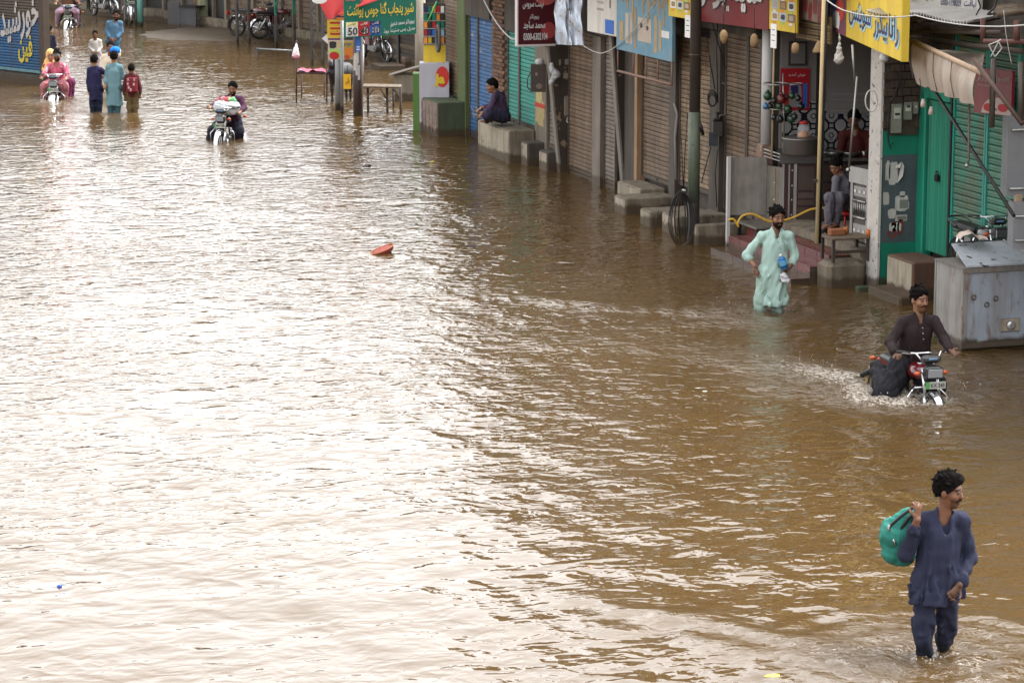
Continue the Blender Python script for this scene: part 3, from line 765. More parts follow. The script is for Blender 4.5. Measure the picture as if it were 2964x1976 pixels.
# steps and cement aprons at the feet of these shutters
def steps(label, boxes, cat='steps', nm='cement_step', m=M_conc):
    t = thing(nm, label, cat, boxes[0][0]); 
    for i, (a, c) in enumerate(boxes):
        block('tread_block', a, c, m, t, bev=0.02)
        b = MB(); b.box((a[0]-0.004,a[1]+0.03,a[2]+0.02),(a[0]-0.001,c[1]-0.03,c[2]-0.03)); b.build('pale_front', M_concl, t)  # street side drawn paler than the rest of the block
    return t
steps('concrete block that a man sits on, below the turquoise shutter', [((15.93,48.62,-0.45),(16.44,50.55,0.60))], 'block', 'concrete_block')
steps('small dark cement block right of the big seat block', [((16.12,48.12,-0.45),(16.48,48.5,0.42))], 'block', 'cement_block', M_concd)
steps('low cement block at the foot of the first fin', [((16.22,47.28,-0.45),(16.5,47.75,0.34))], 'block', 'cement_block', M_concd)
steps('grey cement step below the pinkish shutter', [((15.62,41.62,-0.45),(16.5,42.15,0.28)), ((16.1,42.2,-0.45),(16.54,43.3,0.34))])
steps('second cement step left of the utility pole', [((15.58,40.38,-0.45),(16.5,40.85,0.24))])
steps('third cement step behind the coil of wire', [((15.62,39.4,-0.45),(16.5,40.0,0.30))])
steps('cement trough wall right of the utility pole', [((15.55,38.35,-0.45),(16.4,38.5,0.32))])
# white round column of the food shop
wc = thing('column', 'white round column at the left edge of the food shop', 'column', (16.5,37.99,0))
b = MB(); b.lathe((16.53,38.06,0),[(0.085,1.55),(0.085,3.6)],20); b.build('shaft', M_white, wc)
block('brick_foot', (16.43,37.98,-0.4),(16.62,38.2,1.55), mat('broken pink brick', (0.30,0.18,0.13), 0.9, spots=0.3, scol=(0.4,0.36,0.32), scale=9), wc)

# ------------------------------------------------------------------ emerald fin wall, meters, accordion door, near shutters
gw = thing('party_wall', 'emerald and slate party wall with torn notices and meters', 'wall', (16.8,34.1,0))
b = MB(); b.box((16.52,34.08,-0.5),(17.2,34.4,3.9)); b.build('masonry', M_mort, gw)
GW = Panel((16.53,34.075,0),(17.19,34.075,0),3.9)
GW.board('lower_paint', M_green, gw, 0.02, 0,1,-0.12,0.56, out=0.016)
GW.patch('slate_patch', M_greyblue, gw, 0.0,0.80,0.165,0.475, out=0.021, shape='rect')
def _pg(o, k, z, rr):
    o.location = (16.60+k*0.2, 34.06+rr.uniform(-0.01,0.006), z); o.rotation_euler = (0,0,rr.uniform(-0.03,0.03))
bricks(gw, _pg, 3, 15, M_brickd, 2.22, bh=0.11, seed=9, bw=0.2)
b = MB(); b.box((16.478,34.05,-0.1),(16.515,34.4,3.7)); b.build('white_edge', mat('peeling white edge', (0.62,0.58,0.53), 0.8, var=0.2, scale=9, spots=0.1, scol=(0.12,0.1,0.08)), gw)
for (u0,u1,w0,w1,s) in [(0.06,0.17,0.385,0.455,'rag'),(0.14,0.34,0.37,0.45,'rag'),(0.02,0.16,0.30,0.345,'rag'),(0.30,0.62,0.275,0.33,'rag'),(0.14,0.33,0.25,0.285,'rag'),(0.31,0.58,0.24,0.262,'rect'),(0.18,0.46,0.205,0.235,'rag'),(0.40,0.52,0.325,0.345,'rag')]:
    GW.patch('notice', M_paper, gw, u0,u1,w0,w1, out=0.025, shape=s)
GW.patch('notice_print', flat('newsprint grey', (0.20,0.19,0.17)), gw, 0.40,0.60,0.285,0.315, out=0.029)
GW.patch('notice_print', flat('newsprint grey', (0.20,0.19,0.17)), gw, 0.36,0.56,0.245,0.257, out=0.029)
b = MB(); b.add([GW.P(0.33,0.375,0.03),GW.P(0.42,0.40,0.07),GW.P(0.46,0.435,0.06),GW.P(0.42,0.45,0.03)],[(0,1,2,3)]); b.build('notice_flap', M_paper, gw)
b = MB(); b.add([GW.P(0.26,0.43,0.03),GW.P(0.41,0.45,0.03),GW.P(0.36,0.43,0.07)],[(0,1,2)]); b.build('notice_flap', M_paper, gw)
GW.text('30', flat('red paint mark', (0.17,0.028,0.02)), gw, 0.22,0.50,0.185,0.245, out=0.025, slant=0.02, bold=0.03)
GW.patch('paint_blob', flat('red paint mark', (0.17,0.028,0.02)), gw, 0.14,0.21,0.19,0.206, out=0.025, shape='disc')
mb = thing('meter_board', 'brown board with two grey electric meters on the party wall', 'meter board', (16.75,34.05,2.3))
GW.board('backing', M_woodd, mb, 0.02, 0.10,0.74,0.545,0.665, out=0.06)
for (u0,u1,w0,w1) in [(0.12,0.33,0.555,0.655),(0.38,0.56,0.60,0.66),(0.60,0.70,0.62,0.66)]:
    m_ = GW.board('meter', mat('meter grey', (0.27,0.27,0.22), 0.6, grime=0.5, scale=8), mb, 0.05, u0,u1,w0,w1, out=0.112)
    GW.patch('dial', flat('meter dial', (0.50,0.52,0.42), 0.3), m_, u0+0.03,u1-0.03,(w0+w1)/2,w1-0.012, out=0.118)
    GW.patch('dial_print', flat('ink', (0.02,0.02,0.02)), m_, u0+0.05,u1-0.05,(w0+w1)/2+0.012,(w0+w1)/2+0.02, out=0.123)
b = MB(); b.tube([GW.P(0.08,0.66,0.08),GW.P(0.03,0.58,0.09),GW.P(0.06,0.53,0.08),GW.P(0.12,0.50,0.07),GW.P(0.17,0.52,0.08)],0.010,6); b.build('cable', M_black, mb)
b = MB(); b.tube([GW.P(0.30,0.86,0.08),GW.P(0.30,0.74,0.08),GW.P(0.16,0.68,0.09),GW.P(0.08,0.66,0.08)],0.009,6); b.tube([GW.P(0.29,0.73,0.085),GW.P(0.42,0.62,0.10)],0.008,6); b.build('cable', M_black, mb)
ad = thing('accordion_door', 'emerald folding metal door with a padlock beside the party wall', 'door', (17.12,33.5,0.55))
yg0, yg1 = 33.14, 33.84
for i in range(9):
    y_ = yg0 + (yg1-yg0)*i/9; w_ = (yg1-yg0)/9
    b = MB(); b.prism([(17.10,y_+0.004),(17.075,y_+w_*0.35),(17.10,y_+w_-0.004),(17.16,y_+w_-0.004),(17.16,y_+0.004)],0.56,2.62,lambda u,v,h:(u,v,h)); b.build('door_leaf', M_green, ad)
b = MB(); b.box((17.03,33.42,1.55),(17.07,33.50,1.64)); b.torus((17.05,33.46,1.66),0.03,0.007,'X',14,6); b.build('padlock', M_black, ad)
block('door_post', (17.04,33.85,-0.2),(17.2,34.055,2.9), M_green, B5)
block('lintel', (17.03,33.14,2.64),(17.2,33.84,2.95), M_green, B5)
yt0, yt1, yt2 = yX(2852,600,17.1), yX(2757,600,17.1), yX(2940,600,17.1)
b = MB(); b.box((17.05,yt1+0.01,0.3),(17.2,yg0-0.01,3.6)); b.build('door_jamb', M_black, B5)
shutter('rusty turquoise shutter behind the parked motorcycle, left leaf', 17.1, yt0+0.02, yt1, 0.55, 3.6, M_turqr, pitch=0.085, rail=M_turq)
shutter('rusty turquoise shutter behind the grey cabinet, right leaf', 17.1, yt2, yt0-0.02, 0.55, 3.6, M_turqr, pitch=0.085, rail=M_turq)
shutter('rusty turquoise shutter at the right edge of the picture', 17.1, 29.2, yt2-0.03, 0.55, 3.6, M_turqr, pitch=0.085, rail=M_turq)
b = MB(); b.box((17.0,29.0,-0.5),(17.2,yg0-0.01,0.53)); b.build('threshold', M_concd, B5)
steps('brown brick steps with green risers in front of the accordion door', [((16.55,33.1,-0.45),(17.04,33.9,0.52)), ((16.2,32.75,-0.45),(16.54,33.75,0.12))], 'steps', 'brick_step', mat('red brown step', (0.15,0.075,0.045), 0.8, var=0.4, scale=6, grime=0.7))
block('kerb_stone', (16.15,33.95,-0.45),(16.5,34.06,0.07), M_green, label='green painted kerb at the foot of the party wall', cat='kerb')

# red tiled steps of the food shop, each tile its own piece
rs = thing('tiled_steps', 'red tiled steps leading up to the food shop', 'steps', (15.9,36.4,0))
for i,(x0,x1,zt,mt) in enumerate([(15.52,15.80,0.08,M_pinktile),(15.805,16.09,0.24,M_pinktile),(16.095,16.40,0.38,M_redtile)]):
    b = MB(); b.box((x0,34.75,-0.45),(x1,37.72,zt-0.02)); b.build('step_core', M_concd, rs)
    for k in range(7):
        ya_ = 34.76+k*0.42
        b = MB(); b.bbox((x0-0.012,ya_,zt-0.185),(x0-0.001,ya_+0.412,zt-0.022),0.003); b.build('tile', mt, rs)
        b = MB(); b.bbox((x0-0.014,ya_,zt-0.018),(x1-0.004,ya_+0.412,zt),0.003); b.build('tile', mt if k % 3 else M_pinktile, rs)
b = MB(); b.box((16.40,34.43,0.39),(16.418,37.98,FZ-0.004)); b.build('riser', M_conc, rs)
block('cement_block', (15.86,34.3,-0.45),(16.45,34.72,0.36), M_conc, label='rounded cement block beside the red tiled steps under the small table', cat='block', bev=0.06)
# white frame that holds the far side wall: tile pattern
def tile_material():
    m, nt, b = _nt('patterned wall tile'); L = nt.links
    g = N(nt, 'ShaderNodeNewGeometry').outputs['Position']; s = N(nt, 'ShaderNodeSeparateXYZ'); L.new(g, s.inputs[0])
    def M2(op, a, c=None):
        n = N(nt, 'ShaderNodeMath', operation=op)
        for i, v in enumerate((a, c)):
            if v is None: continue
            if hasattr(v, 'is_linked'): L.new(v, n.inputs[i])
            else: n.inputs[i].default_value = v
        return n.outputs[0]
    def cell(v, sz, off): return M2('SUBTRACT', M2('FRACT', M2('DIVIDE', M2('ADD', v, off), sz)), 0.5)
    out = None
    for sz, ox, oz, lo, hi in [(0.30,0,0,0.34,0.42),(0.30,0.15,0.15,0.30,0.40),(0.30,0,0,0.10,0.15),(0.30,0.15,0,0.0,0.13)]:
        u, v = cell(s.outputs[0], sz, ox), cell(s.outputs[2], sz, oz)
        r = M2('SQRT', M2('ADD', M2('MULTIPLY', u, u), M2('MULTIPLY', v, v)))
        k = M2('MULTIPLY', M2('GREATER_THAN', r, lo), M2('LESS_THAN', r, hi)); out = k if out is None else M2('MAXIMUM', out, k)
    L.new(mixc(nt, out, (0.30,0.29,0.28,1), (0.010,0.011,0.02,1)), b.inputs['Base Color']); b.inputs['Roughness'].default_value = 0.25
    return m
SW = Panel((16.74,37.975,0),(20.1,37.975,0),3.6)
TB = thing('tile_band', 'black and white patterned tile band on the food shop wall', 'tiles', (17.5,37.97,1.2)); _tm = tile_material()
for i in range(10):
    for j in range(3):
        b = MB(); x0 = 16.75+i*0.30; z0 = 1.28+j*0.30
        b.bbox((x0,37.955,z0),(x0+0.297,37.972,z0+0.297),0.003); b.build('tile', _tm, TB)
# ------------------------------------------------------------------ left corner shop with the blue lettered shutter
LA = onZ(120,212,0.28); LB = onZ(-420,154,0.28)
LS = Panel(LB, LA, 2.2)
lb = thing('corner_shop', 'corner shop with a blue lettered shutter at the left edge', 'building', LA)
def LP(u, w, h): return LS.a + LS.u*u + Vector((0,0,w)) + LS.n*h
def lbox(name, m, u0,u1,w0,w1,h0,h1, par=lb):
    b = MB(); b.prism([(u0,w0),(u1,w0),(u1,w1),(u0,w1)], h0, h1, lambda u,w,h: LP(u,w-0.28,h)); return b.build(name, m, par)
Ln = LS.len
_bk = (Vector((LA.x,LA.y,0)).normalized()*4 + Vector((-0.6,0,0)))
def lmass(name, m, w0, w1):
    b = MB(); A_, B_ = LP(Ln,0,-0.06), LP(0,0,-0.06); z_ = LA.z-0.28
    b.prism([(A_.x,A_.y),((A_+_bk).x,(A_+_bk).y),((B_+_bk).x,(B_+_bk).y),(B_.x,B_.y)], z_+w0, z_+w1, lambda u,v,h: (u,v,h)); return b.build(name, m, lb)
lmass('wall', M_plastd, 1.95, 3.0); lmass('back_wall', M_plastd, -0.4, 1.945)
lbox('corner_post', mat('dark brown post', (0.055,0.034,0.022), 0.7, var=0.4, scale=5, grime=0.6), Ln+0.03, Ln+0.22, -0.4, 3.0, -0.12, 0.06)
lbox('plinth', M_concd, -1, Ln+0.2, -0.4, 0.22, -0.05, 0.1)
M_blued = mat('grimy blue shutter paint', (0.012,0.10,0.24), 0.55, 0.1, var=0.35, scale=1.5, grime=0.9, gcol=(0.05,0.035,0.025))
b = MB(); b.smooth = False
pr_ = [(-0.02,0.0),(0.0,0.01),(0.003,0.035),(0.0,0.058),(-0.02,0.066)]
b.add([LP(0,z,h) for h,z in pr_]+[LP(Ln-0.05,z,h) for h,z in pr_], [(i,i+1,6+i,5+i) for i in range(4)]); me = b.mesh('slat', M_blued)
M_brs = mat('rusty brown slat', (0.085,0.06,0.045), 0.6, 0.1, var=0.35, scale=2, grime=0.8)
me2 = me.copy(); me2.materials[0] = M_brs
for i in range(25):
    o = mesh_obj('slat', me if i < 17 else me2, lb); o.location = (0,0,0.06+i*0.068)
lbox('bottom_bar', mat('pale blue bar', (0.12,0.25,0.30), 0.6, grime=0.5), 0, Ln-0.05, 0.27, 0.335, -0.03, 0.012)
LT = Panel(LP(0,0,0), LP(Ln,0,0), 2.0)
LT.text('خورشید', flat('grey white paint', (0.40,0.37,0.36)), lb, 1-1.55/Ln,1-0.02/Ln,0.36,0.84, out=0.02, bold=0.03, slant=0.20)
LT.text('فین', flat('ochre paint', (0.42,0.33,0.02)), lb, 1-0.86/Ln,1-0.30/Ln,0.10,0.44, out=0.02, bold=0.03)

# ------------------------------------------------------------------ far row across the end of the street
FAR = [(-200,-12,'far_tan','tan shuttered shop wall at the far left end of the street',(0.20,0.135,0.085)), (205,28,'','',None),(300,44,'far_greyw','grey plaster shop front behind the leaning motorcycle',(0.15,0.13,0.115)),
       (480,62,'','',None),(590,80,'','',None),(660,92,'','',None),(820,112,'','',None),(1100,160,'','',None),(1290,190,'','',None)]
_lab = ['tan plaster shop front at the far left end of the street','orange brown shop front behind the far motorcycle','pale grey plaster shop front behind the turquoise post','sooty recess behind the grey counter','dark doorway shop front behind the man in pale green',
        'tan shutter shop front behind the first lattice mast','brown shop front behind the parked motorcycles','dark shack front behind the juice posters']
_colr = [(0.20,0.135,0.085),(0.23,0.14,0.07),(0.20,0.175,0.15),(0.12,0.10,0.09),(0.03,0.026,0.024),(0.15,0.115,0.085),(0.13,0.095,0.07),(0.075,0.058,0.046)]  # the near-black tone paints doorway shade onto a wall
for i in range(8):
    A, B = onZ(*FAR[i][:2]), onZ(*FAR[i+1][:2]); P_ = Panel(A, B, 3.0)
    t = thing('far_shop', _lab[i], 'building', (A+B)/2, 'shops across the end of the street')
    m_ = mat('far shop %d' % i, _colr[i], 0.85, var=0.35, scale=1.2, grime=0.8, gcol=(0.03,0.025,0.02))
    P_.board('wall', m_, t, 3.0, 0.002, 0.998, -0.15, 1.05+0.1*(i % 3))
    P_.board('plinth', M_conc, t, 0.2, 0.0,0.995,-0.15,0.12, out=0.22+0.01*i)
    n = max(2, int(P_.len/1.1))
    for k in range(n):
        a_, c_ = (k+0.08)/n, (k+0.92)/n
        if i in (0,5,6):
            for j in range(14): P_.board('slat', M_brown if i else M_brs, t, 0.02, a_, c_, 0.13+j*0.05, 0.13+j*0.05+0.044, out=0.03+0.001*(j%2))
        elif i != 3: P_.board('doorway', flat('painted interior shade', (0.012,0.011,0.010)), t, 0.02, a_+0.02, c_-0.02, 0.13, 0.8, out=0.025)  # near-black board on the wall, the shade of a doorway painted flat
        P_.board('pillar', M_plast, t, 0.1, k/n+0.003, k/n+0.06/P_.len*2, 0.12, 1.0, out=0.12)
    P_.board('awning', M_plastd, t, 0.9, 0,0.996,0.93,0.97, out=0.9)
_b = MB()
p1, p2 = onZ(520,118), onZ(760,88)
_b.ell((onZ(650,104)+Vector((0.2,0.6,-0.02))), (2.6,2.4,0.14), 28, 12, fn=lambda p: p*(1+0.12*sin(p.x*5)*cos(p.y*4)))
tag(_b.build('mud_bank', M_mud), kind='structure')
# ------------------------------------------------------------------ signs hung over the row
INK = flat('ink', (0.02,0.02,0.02)); WHT = mat('sign white', (0.72,0.71,0.69), 0.55, var=0.08, scale=3, grime=0.3, gcol=(0.35,0.30,0.25), bump=0, wet=0.9); YEL = mat('sign yellow', (0.66,0.46,0.03), 0.55, var=0.2, scale=2.5, grime=0.5, gcol=(0.30,0.20,0.03), bump=0.12, bscale=9, wet=0.9); RED = flat('sign red', (0.42,0.012,0.018))
SBL = flat('sign blue', (0.02,0.12,0.45)); ORG = flat('sign orange', (0.75,0.25,0.03)); SGR = flat('sign green', (0.0,0.18,0.11)); LGN = flat('lime print', (0.35,0.55,0.10))
NAV = flat('navy print', (0.02,0.02,0.11)); CYN = flat('pale cyan print', (0.35,0.60,0.72))
def sign(name, label, a, b_, h, m, cat='sign', th=0.03, tilt=0.0):
    P_ = Panel(a, b_, h, tilt); t = thing(name, label, cat, (Vector(a)+Vector(b_))/2)
    P_.board('board', m, t, th)
    return P_, t
# maroon lightbox across the pavement
P_, t = sign('shop_sign', 'maroon hanging sign with white calligraphy and a phone number', onZ(1500,130,2.33), onZ(1608,127,2.33), 1.5, mat('maroon print', (0.085,0.012,0.016), 0.35, var=0.2, scale=3), th=0.12)
P_.patch('swoosh', flat('pink swoosh', (0.50,0.10,0.09)), t, 0.45,1.0,0.46,0.64, shape='disc'); P_.patch('swoosh', flat('red swoosh', (0.36,0.05,0.05)), t, 0.62,1.0,0.06,0.26, out=0.005, shape='disc')
P_.patch('white_cartouche', WHT, t, 0.08,0.72,0.60,0.86, shape='rect'); P_.patch('white_cartouche', WHT, t, 0.08,0.40,0.56,0.64, out=0.0045, shape='disc')
P_.text('سیوداتا', INK, t, 0.11,0.68,0.62,0.84, bold=0.02); P_.text('ٹینٹ سروس', WHT, t, 0.12,0.68,0.42,0.54)
P_.text('پروپرائٹر', WHT, t, 0.30,0.55,0.29,0.36); P_.text('محمد ساجد', WHT, t, 0.14,0.72,0.17,0.28, bold=0.02); P_.text('0300-6302104', WHT, t, 0.14,0.78,0.05,0.135, bold=0.015)
P_.board('frame', flat('pale frame', (0.55,0.5,0.48)), t, 0.13, -0.03,0.0,-0.02,1.02, out=0.006); P_.board('frame', flat('pale frame', (0.55,0.5,0.48)), t, 0.13, 0,1.0,-0.025,0.0, out=0.005)
# crumpled silver plastic beside it
fs = thing('foil_sheet', 'crumpled silver foil sheet hanging right of the maroon sign', 'sheet', onZ(1640,128,2.42))
A, B = onZ(1611,130,2.42), onZ(1690,131,2.45); _r = random.Random(3)
def _f(u, v):
    p = A.lerp(B, u) + Vector((0,0,1.3*v)) + Vector((0.0, 0.15*v, 0)); 
    return p + Vector((0,1,0))*(0.05*sin(u*11+2*sin(v*5)) + 0.03*sin(v*19+u*7) + 0.02*sin(u*33))
b = MB(); b.grid(_f, 40, 40); o = b.build('sheet', mat('silver foil', (0.55,0.60,0.68), 0.42, 0.6, var=0.4, scale=6, spots=0.2, scol=(0.35,0.3,0.25), bump=0.4, bscale=12), fs)
# pale sign with blue bottle print
P_, t = sign('shop_sign', 'bleached white and blue shop sign above the dark fins', onZ(1700,90,2.72), onZ(1784,107,2.72), 1.3, mat('bleached sign', (0.80,0.76,0.70), 0.6, var=0.12, grime=0.5, gcol=(0.35,0.25,0.16), scale=3), th=0.06)
P_.patch('print', flat('teal print', (0.10,0.30,0.36)), t, 0.06,0.30,0.45,1.0); P_.patch('print', SBL, t, 0.62,0.92,0.02,0.20); P_.patch('print', INK, t, 0.72,0.86,0.72,0.86, shape='disc'); P_.patch('print', INK, t, 0.77,0.80,0.35,0.72)
for k in range(4): P_.patch('print_line', flat('grey print', (0.35,0.3,0.27)), t, 0.34,0.56,0.30+k*0.09,0.33+k*0.09)
# blue sign with faded tools
P_, t = sign('shop_sign', 'big faded blue sign with orange pictures of tools', onZ(1784,142,2.6), onZ(1945,180,2.6), 1.35, mat('faded blue print', (0.10,0.27,0.38), 0.5, var=0.35, scale=2, grime=0.6, gcol=(0.25,0.22,0.16), streak=False), th=0.05)
OC = mat('faded ochre print', (0.40,0.27,0.13), 0.6, var=0.3, scale=8); CR = mat('cream print', (0.55,0.45,0.36), 0.6, var=0.2, scale=8)
for u0,u1,w0,w1,m_ in [(0.17,0.23,0.10,0.46,CR),(0.25,0.30,0.10,0.48,CR),(0.33,0.37,0.06,0.55,OC),(0.40,0.64,0.16,0.44,CR),(0.69,0.74,0.06,0.50,OC),(0.82,0.95,0.26,0.34,WHT),(0.78,0.82,0.10,0.46,OC),(0.06,0.13,0.12,0.35,OC)]: P_.patch('tool_print', m_, t, u0,u1,w0,w1)
for k in range(9): P_.patch('tool_print', OC, t, 0.1+k*0.093,0.13+k*0.093,0.62-0.12*((k*7)%3),0.97, shape='rag')
P_.patch('tool_print', INK, t, 0.44,0.48,0.32,0.38, out=0.008, shape='disc'); P_.patch('tool_print', INK, t, 0.55,0.59,0.30,0.36, out=0.008, shape='disc')
P_.text('ہارڈویئر سٹور', OC, t, 0.1,0.95,0.58,0.95, bold=0.02)
fr = thing('sign_frame', 'rusty pipe frame hanging below the blue sign', 'frame', onZ(1784,142,2.6)); fm = mat('rusty pink pipe', (0.28,0.16,0.12), 0.7, rust=0.3, scale=6)
q = [P_.P(u,0,-0.02) for u in (0.01,0.30,0.53,0.74,0.98)]; dz = Vector((0,0,-0.36))
b = MB(); b.tube([q[0]+dz, q[-1]+dz], 0.022, 8); b.build('rail', fm, fr)
for p in q: b = MB(); b.tube([p, p+dz], 0.014, 8); b.build('upright', fm, fr)
# menus and red sign
za = 3.33
def menu(label, px0,py0,px1,py1, z, h):
    P_, t = sign('menu_board', label, onZ(px0,py0,z), onZ(px1,py1,z), h, YEL, 'menu')
    for i in range(3):
        for j in range(3):
            u, w = 0.09+0.30*i, 0.22+0.27*j
            P_.patch('photo_print', [WHT, flat('pale blue print', (0.45,0.55,0.65)), flat('brown print', (0.25,0.14,0.07))][(i+j)%3], t, u,u+0.24,w,w+0.2)
            P_.patch('photo_print', [OC, CR, INK][(2*i+j)%3], t, u+0.05,u+0.2,w+0.04,w+0.16, out=0.008, shape='rag'); P_.patch('price_tag', [ORG, WHT, LGN][(i*2+j)%3], t, u+0.04,u+0.16,w-0.07,w-0.02)
    return P_, t
menu('yellow menu board left of the red sign', 1935,46,2001,57, 3.34, 0.6)
menu('yellow menu board right of the red sign', 2226,84,2305,97, 3.36, 0.62)
P_, t = sign('shop_sign', 'deep red shop sign with big white calligraphy', onZ(2003,58,3.32), onZ(2224,88,3.32), 0.66, mat('deep red print', (0.24,0.012,0.014), 0.45, var=0.3, scale=3), th=0.04)
for w_, u0_, u1_ in (('مدینہ',0.50,0.92),('ہوٹل',0.03,0.46)):
    P_.text(w_, flat('black shadow print', (0.02,0.01,0.01)), t, u0_+0.012,u1_+0.012,0.29,1.20, out=0.005, bold=0.04); P_.text(w_, WHT, t, u0_,u1_,0.32,1.22, out=0.010, bold=0.035)
for u in (0.11,0.13,0.46,0.48): P_.patch('quote_mark', WHT, t, u,u+0.013,0.30,0.42)
for px,py,nm in [(1990,88,'left'),(2238,118,'right')]:
    P2 = Panel(onX(px-8,py+20,15.72), onX(px+8,py+23,15.72), 0.34); t2 = thing('price_card', 'long white price card hanging under the %s end of the red sign' % nm, 'card', P2.a); P2.board('card', WHT, t2, 0.01)
    for k in range(3): P2.patch('print_line', INK, t2, 0.25,0.75,0.3+0.22*k,0.33+0.22*k)
# yellow sign with blue shadowed lettering
P_, t = sign('shop_sign', 'yellow sign with black and blue calligraphy and a shoe picture', onZ(2402,85,3.42), onZ(2607,178,3.42), 0.98, YEL, th=0.07)
P_.board('end_cap', flat('yellow side', (0.55,0.38,0.02)), t, 0.09, 1.0,1.012,0,1.0, out=0.003)
P_.patch('photo_print', flat('purple print', (0.16,0.03,0.06)), t, 0.0,0.25,0.0,1.0)
P_.patch('photo_print', SBL, t, 0.02,0.14,0.1,0.9, out=0.007, shape='rag'); P_.patch('photo_print', flat('red ball print', (0.6,0.05,0.02)), t, 0.10,0.22,0.18,0.5, out=0.009, shape='disc'); P_.patch('photo_print', WHT, t, 0.05,0.16,0.06,0.3, out=0.011, shape='rag'); P_.patch('photo_print', SGR, t, 0.06,0.2,0.7,0.95, out=0.009, shape='rag')
[P_.text(w_, m_, t, u0_-d_,u1_-d_,0.12+3*d_,0.52+3*d_, out=0.006+0.5*d_, bold=0.03-1.5*d_) for w_,u0_,u1_ in (('رانا',0.86,0.985),('بیکرز',0.66,0.84)) for m_,d_ in ((CYN,0.0),(NAV,0.01))]; P_.text('سویٹس', CYN, t, 0.31,0.62,0.16,0.52, out=0.006, bold=0.03); P_.text('سویٹس', NAV, t, 0.30,0.61,0.19,0.55, out=0.011, bold=0.015)
P_.text('سپر سٹور', CYN, t, 0.32,0.72,0.60,0.92, out=0.006, bold=0.03); P_.text('سپر سٹور', NAV, t, 0.31,0.71,0.63,0.95, out=0.011, bold=0.015)
P_.patch('caption', WHT, t, 0.27,0.50,0.86,0.97, out=0.012); P_.text('BEGANI', flat('grey print', (0.35,0.3,0.27)), t, 0.28,0.47,0.88,0.95, out=0.017, bold=0.01)
# white sign with phone number above the tin awning
P_, t = sign('shop_sign', 'white sign with blue green lettering and a phone number above the tin roof', onZ(2548,24,3.86), onZ(2834,46,3.86), 1.0, WHT, th=0.06)
P_.text('0300-7198059', NAV, t, 0.62,0.82,0.10,0.20, bold=0.01); P_.text('چوہدری الیکٹرک', flat('teal lettering', (0.08,0.22,0.25)), t, 0.04,0.56,0.10,0.62, bold=0.02); P_.text('لیاقت', NAV, t, 0.85,0.97,0.09,0.20)
# corrugated tin awning
aw = thing('tin_awning', 'corrugated white tin awning over the emerald shop', 'awning', onZ(2650,60,3.70))
p0, p1 = onZ(2505,33,3.95), onZ(2800,62,3.95); pr = (p1-p0); back = Vector((0.75,0.3,0.055))
def _aw(u, v): return p0 + pr*u + back*v + Vector((0,0,0.02*sin(u*2*pi*34) - 0.03*sin(u*9)*(1-v)))
b = MB(); b.grid(_aw, 272, 6); b.build('sheet', M_tin, aw)
p2 = onZ(2990,40,3.95)
b = MB(); b.grid(lambda u,v: p1 + (p2-p1)*u + back*v + Vector((0,0,0.004+0.012*sin(u*40))), 60, 4); b.build('side_sheet', M_tin, aw)
for u in (0.12,0.5,0.9): b = MB(); q = p0+pr*u; b.tube([q+Vector((0.05,0,-0.06)), q+back+Vector((0,0,-0.06))], 0.025, 6); b.build('rafter', M_woodd, aw)
b = MB(); b.tube([onZ(2462,87,3.45), onZ(2625,50,3.72)], 0.016, 6); b.build('prop_pole', M_frame, aw)
# roof boards above the white sign, right corner
rb = thing('roof_boards', 'bundle of weathered roof boards in the top right corner', 'boards', onZ(2930,35,3.9))
for k in range(6):
    b = MB(); q0, q1 = onZ(2880,18+k*5,3.98+k*0.03), onZ(3010,10+k*5,3.98+k*0.03); b.tube([q0, q0.lerp(q1,0.5)+Vector((0,0,0.02)), q1], 0.035, 6); b.build('board', M_wood, rb)
# draped beige tarpaulin on a pole
M_tarp = mat('beige tarpaulin', (0.43,0.36,0.30), 0.85, var=0.2, scale=2.5, grime=0.7, gcol=(0.16,0.11,0.08), bump=0.3, bscale=30)
tp = thing('tarpaulin', 'beige canvas tarpaulin draped over a pole below the tin awning', 'tarpaulin', onX(2750,250,16.2))
tl, tr = onD(2640,118,35.2), onD(2828,205,32.9); bl, br = onD(2655,238,35.1), onD(2822,303,32.7); kl, kr = onD(2735,145,35.9), onD(2850,155,34.4)
def _tf(u, v):
    top = tl.lerp(tr, u); bot = bl.lerp(br, u); p = top.lerp(bot, v)
    return p + Vector((-0.8,-0.3,0))*(0.035*sin(u*26)*v + 0.02*sin(u*47+1) * v + 0.06*sin(pi*v)) + Vector((0,0,-0.03*abs(sin(u*13))*v))
b = MB(); b.grid(_tf, 90, 24); b.build('front_fall', M_tarp, tp)
b = MB(); b.grid(lambda u,v: tl.lerp(tr,u).lerp(kl.lerp(kr,u), v) + Vector((0,0,-0.10*sin(pi*v)*(0.4+u))), 40, 12); b.build('back_fall', M_tarp, tp)
for u in (0.36,0.64): b = MB(); b.tube([_tf(u,0.02)+Vector((-0.012,-0.01,0)), _tf(u,0.5)+Vector((-0.012,-0.01,0)), _tf(u,0.98)+Vector((-0.012,-0.01,0))], 0.005, 4); b.build('seam', M_woodd, tp)
b = MB(); b.add([onD(2618,120,35.3),onD(2645,118,35.25),onD(2643,230,35.15)],[(0,1,2)]); b.build('corner_flap', mat('grey flap', (0.13,0.11,0.11), 0.9), tp)
b = MB(); b.tube([tl, tr+ (tr-tl)*0.08], 0.035, 8); b.build('ridge_pole', mat('pale wood pole', (0.45,0.32,0.22), 0.7, grime=0.4, scale=8), tp)
pp = thing('prop_pole', 'long rusty prop pole leaning across the red panda panel', 'pole', onD(2940,350,32.5)); b = MB(); b.tube([onD(2818,172,32.8), onD(2960,360,32.2)], 0.03, 8); b.build('shaft', mat('rusty pipe', (0.11,0.07,0.055), 0.6, 0.3, rust=0.4, scale=6), pp)
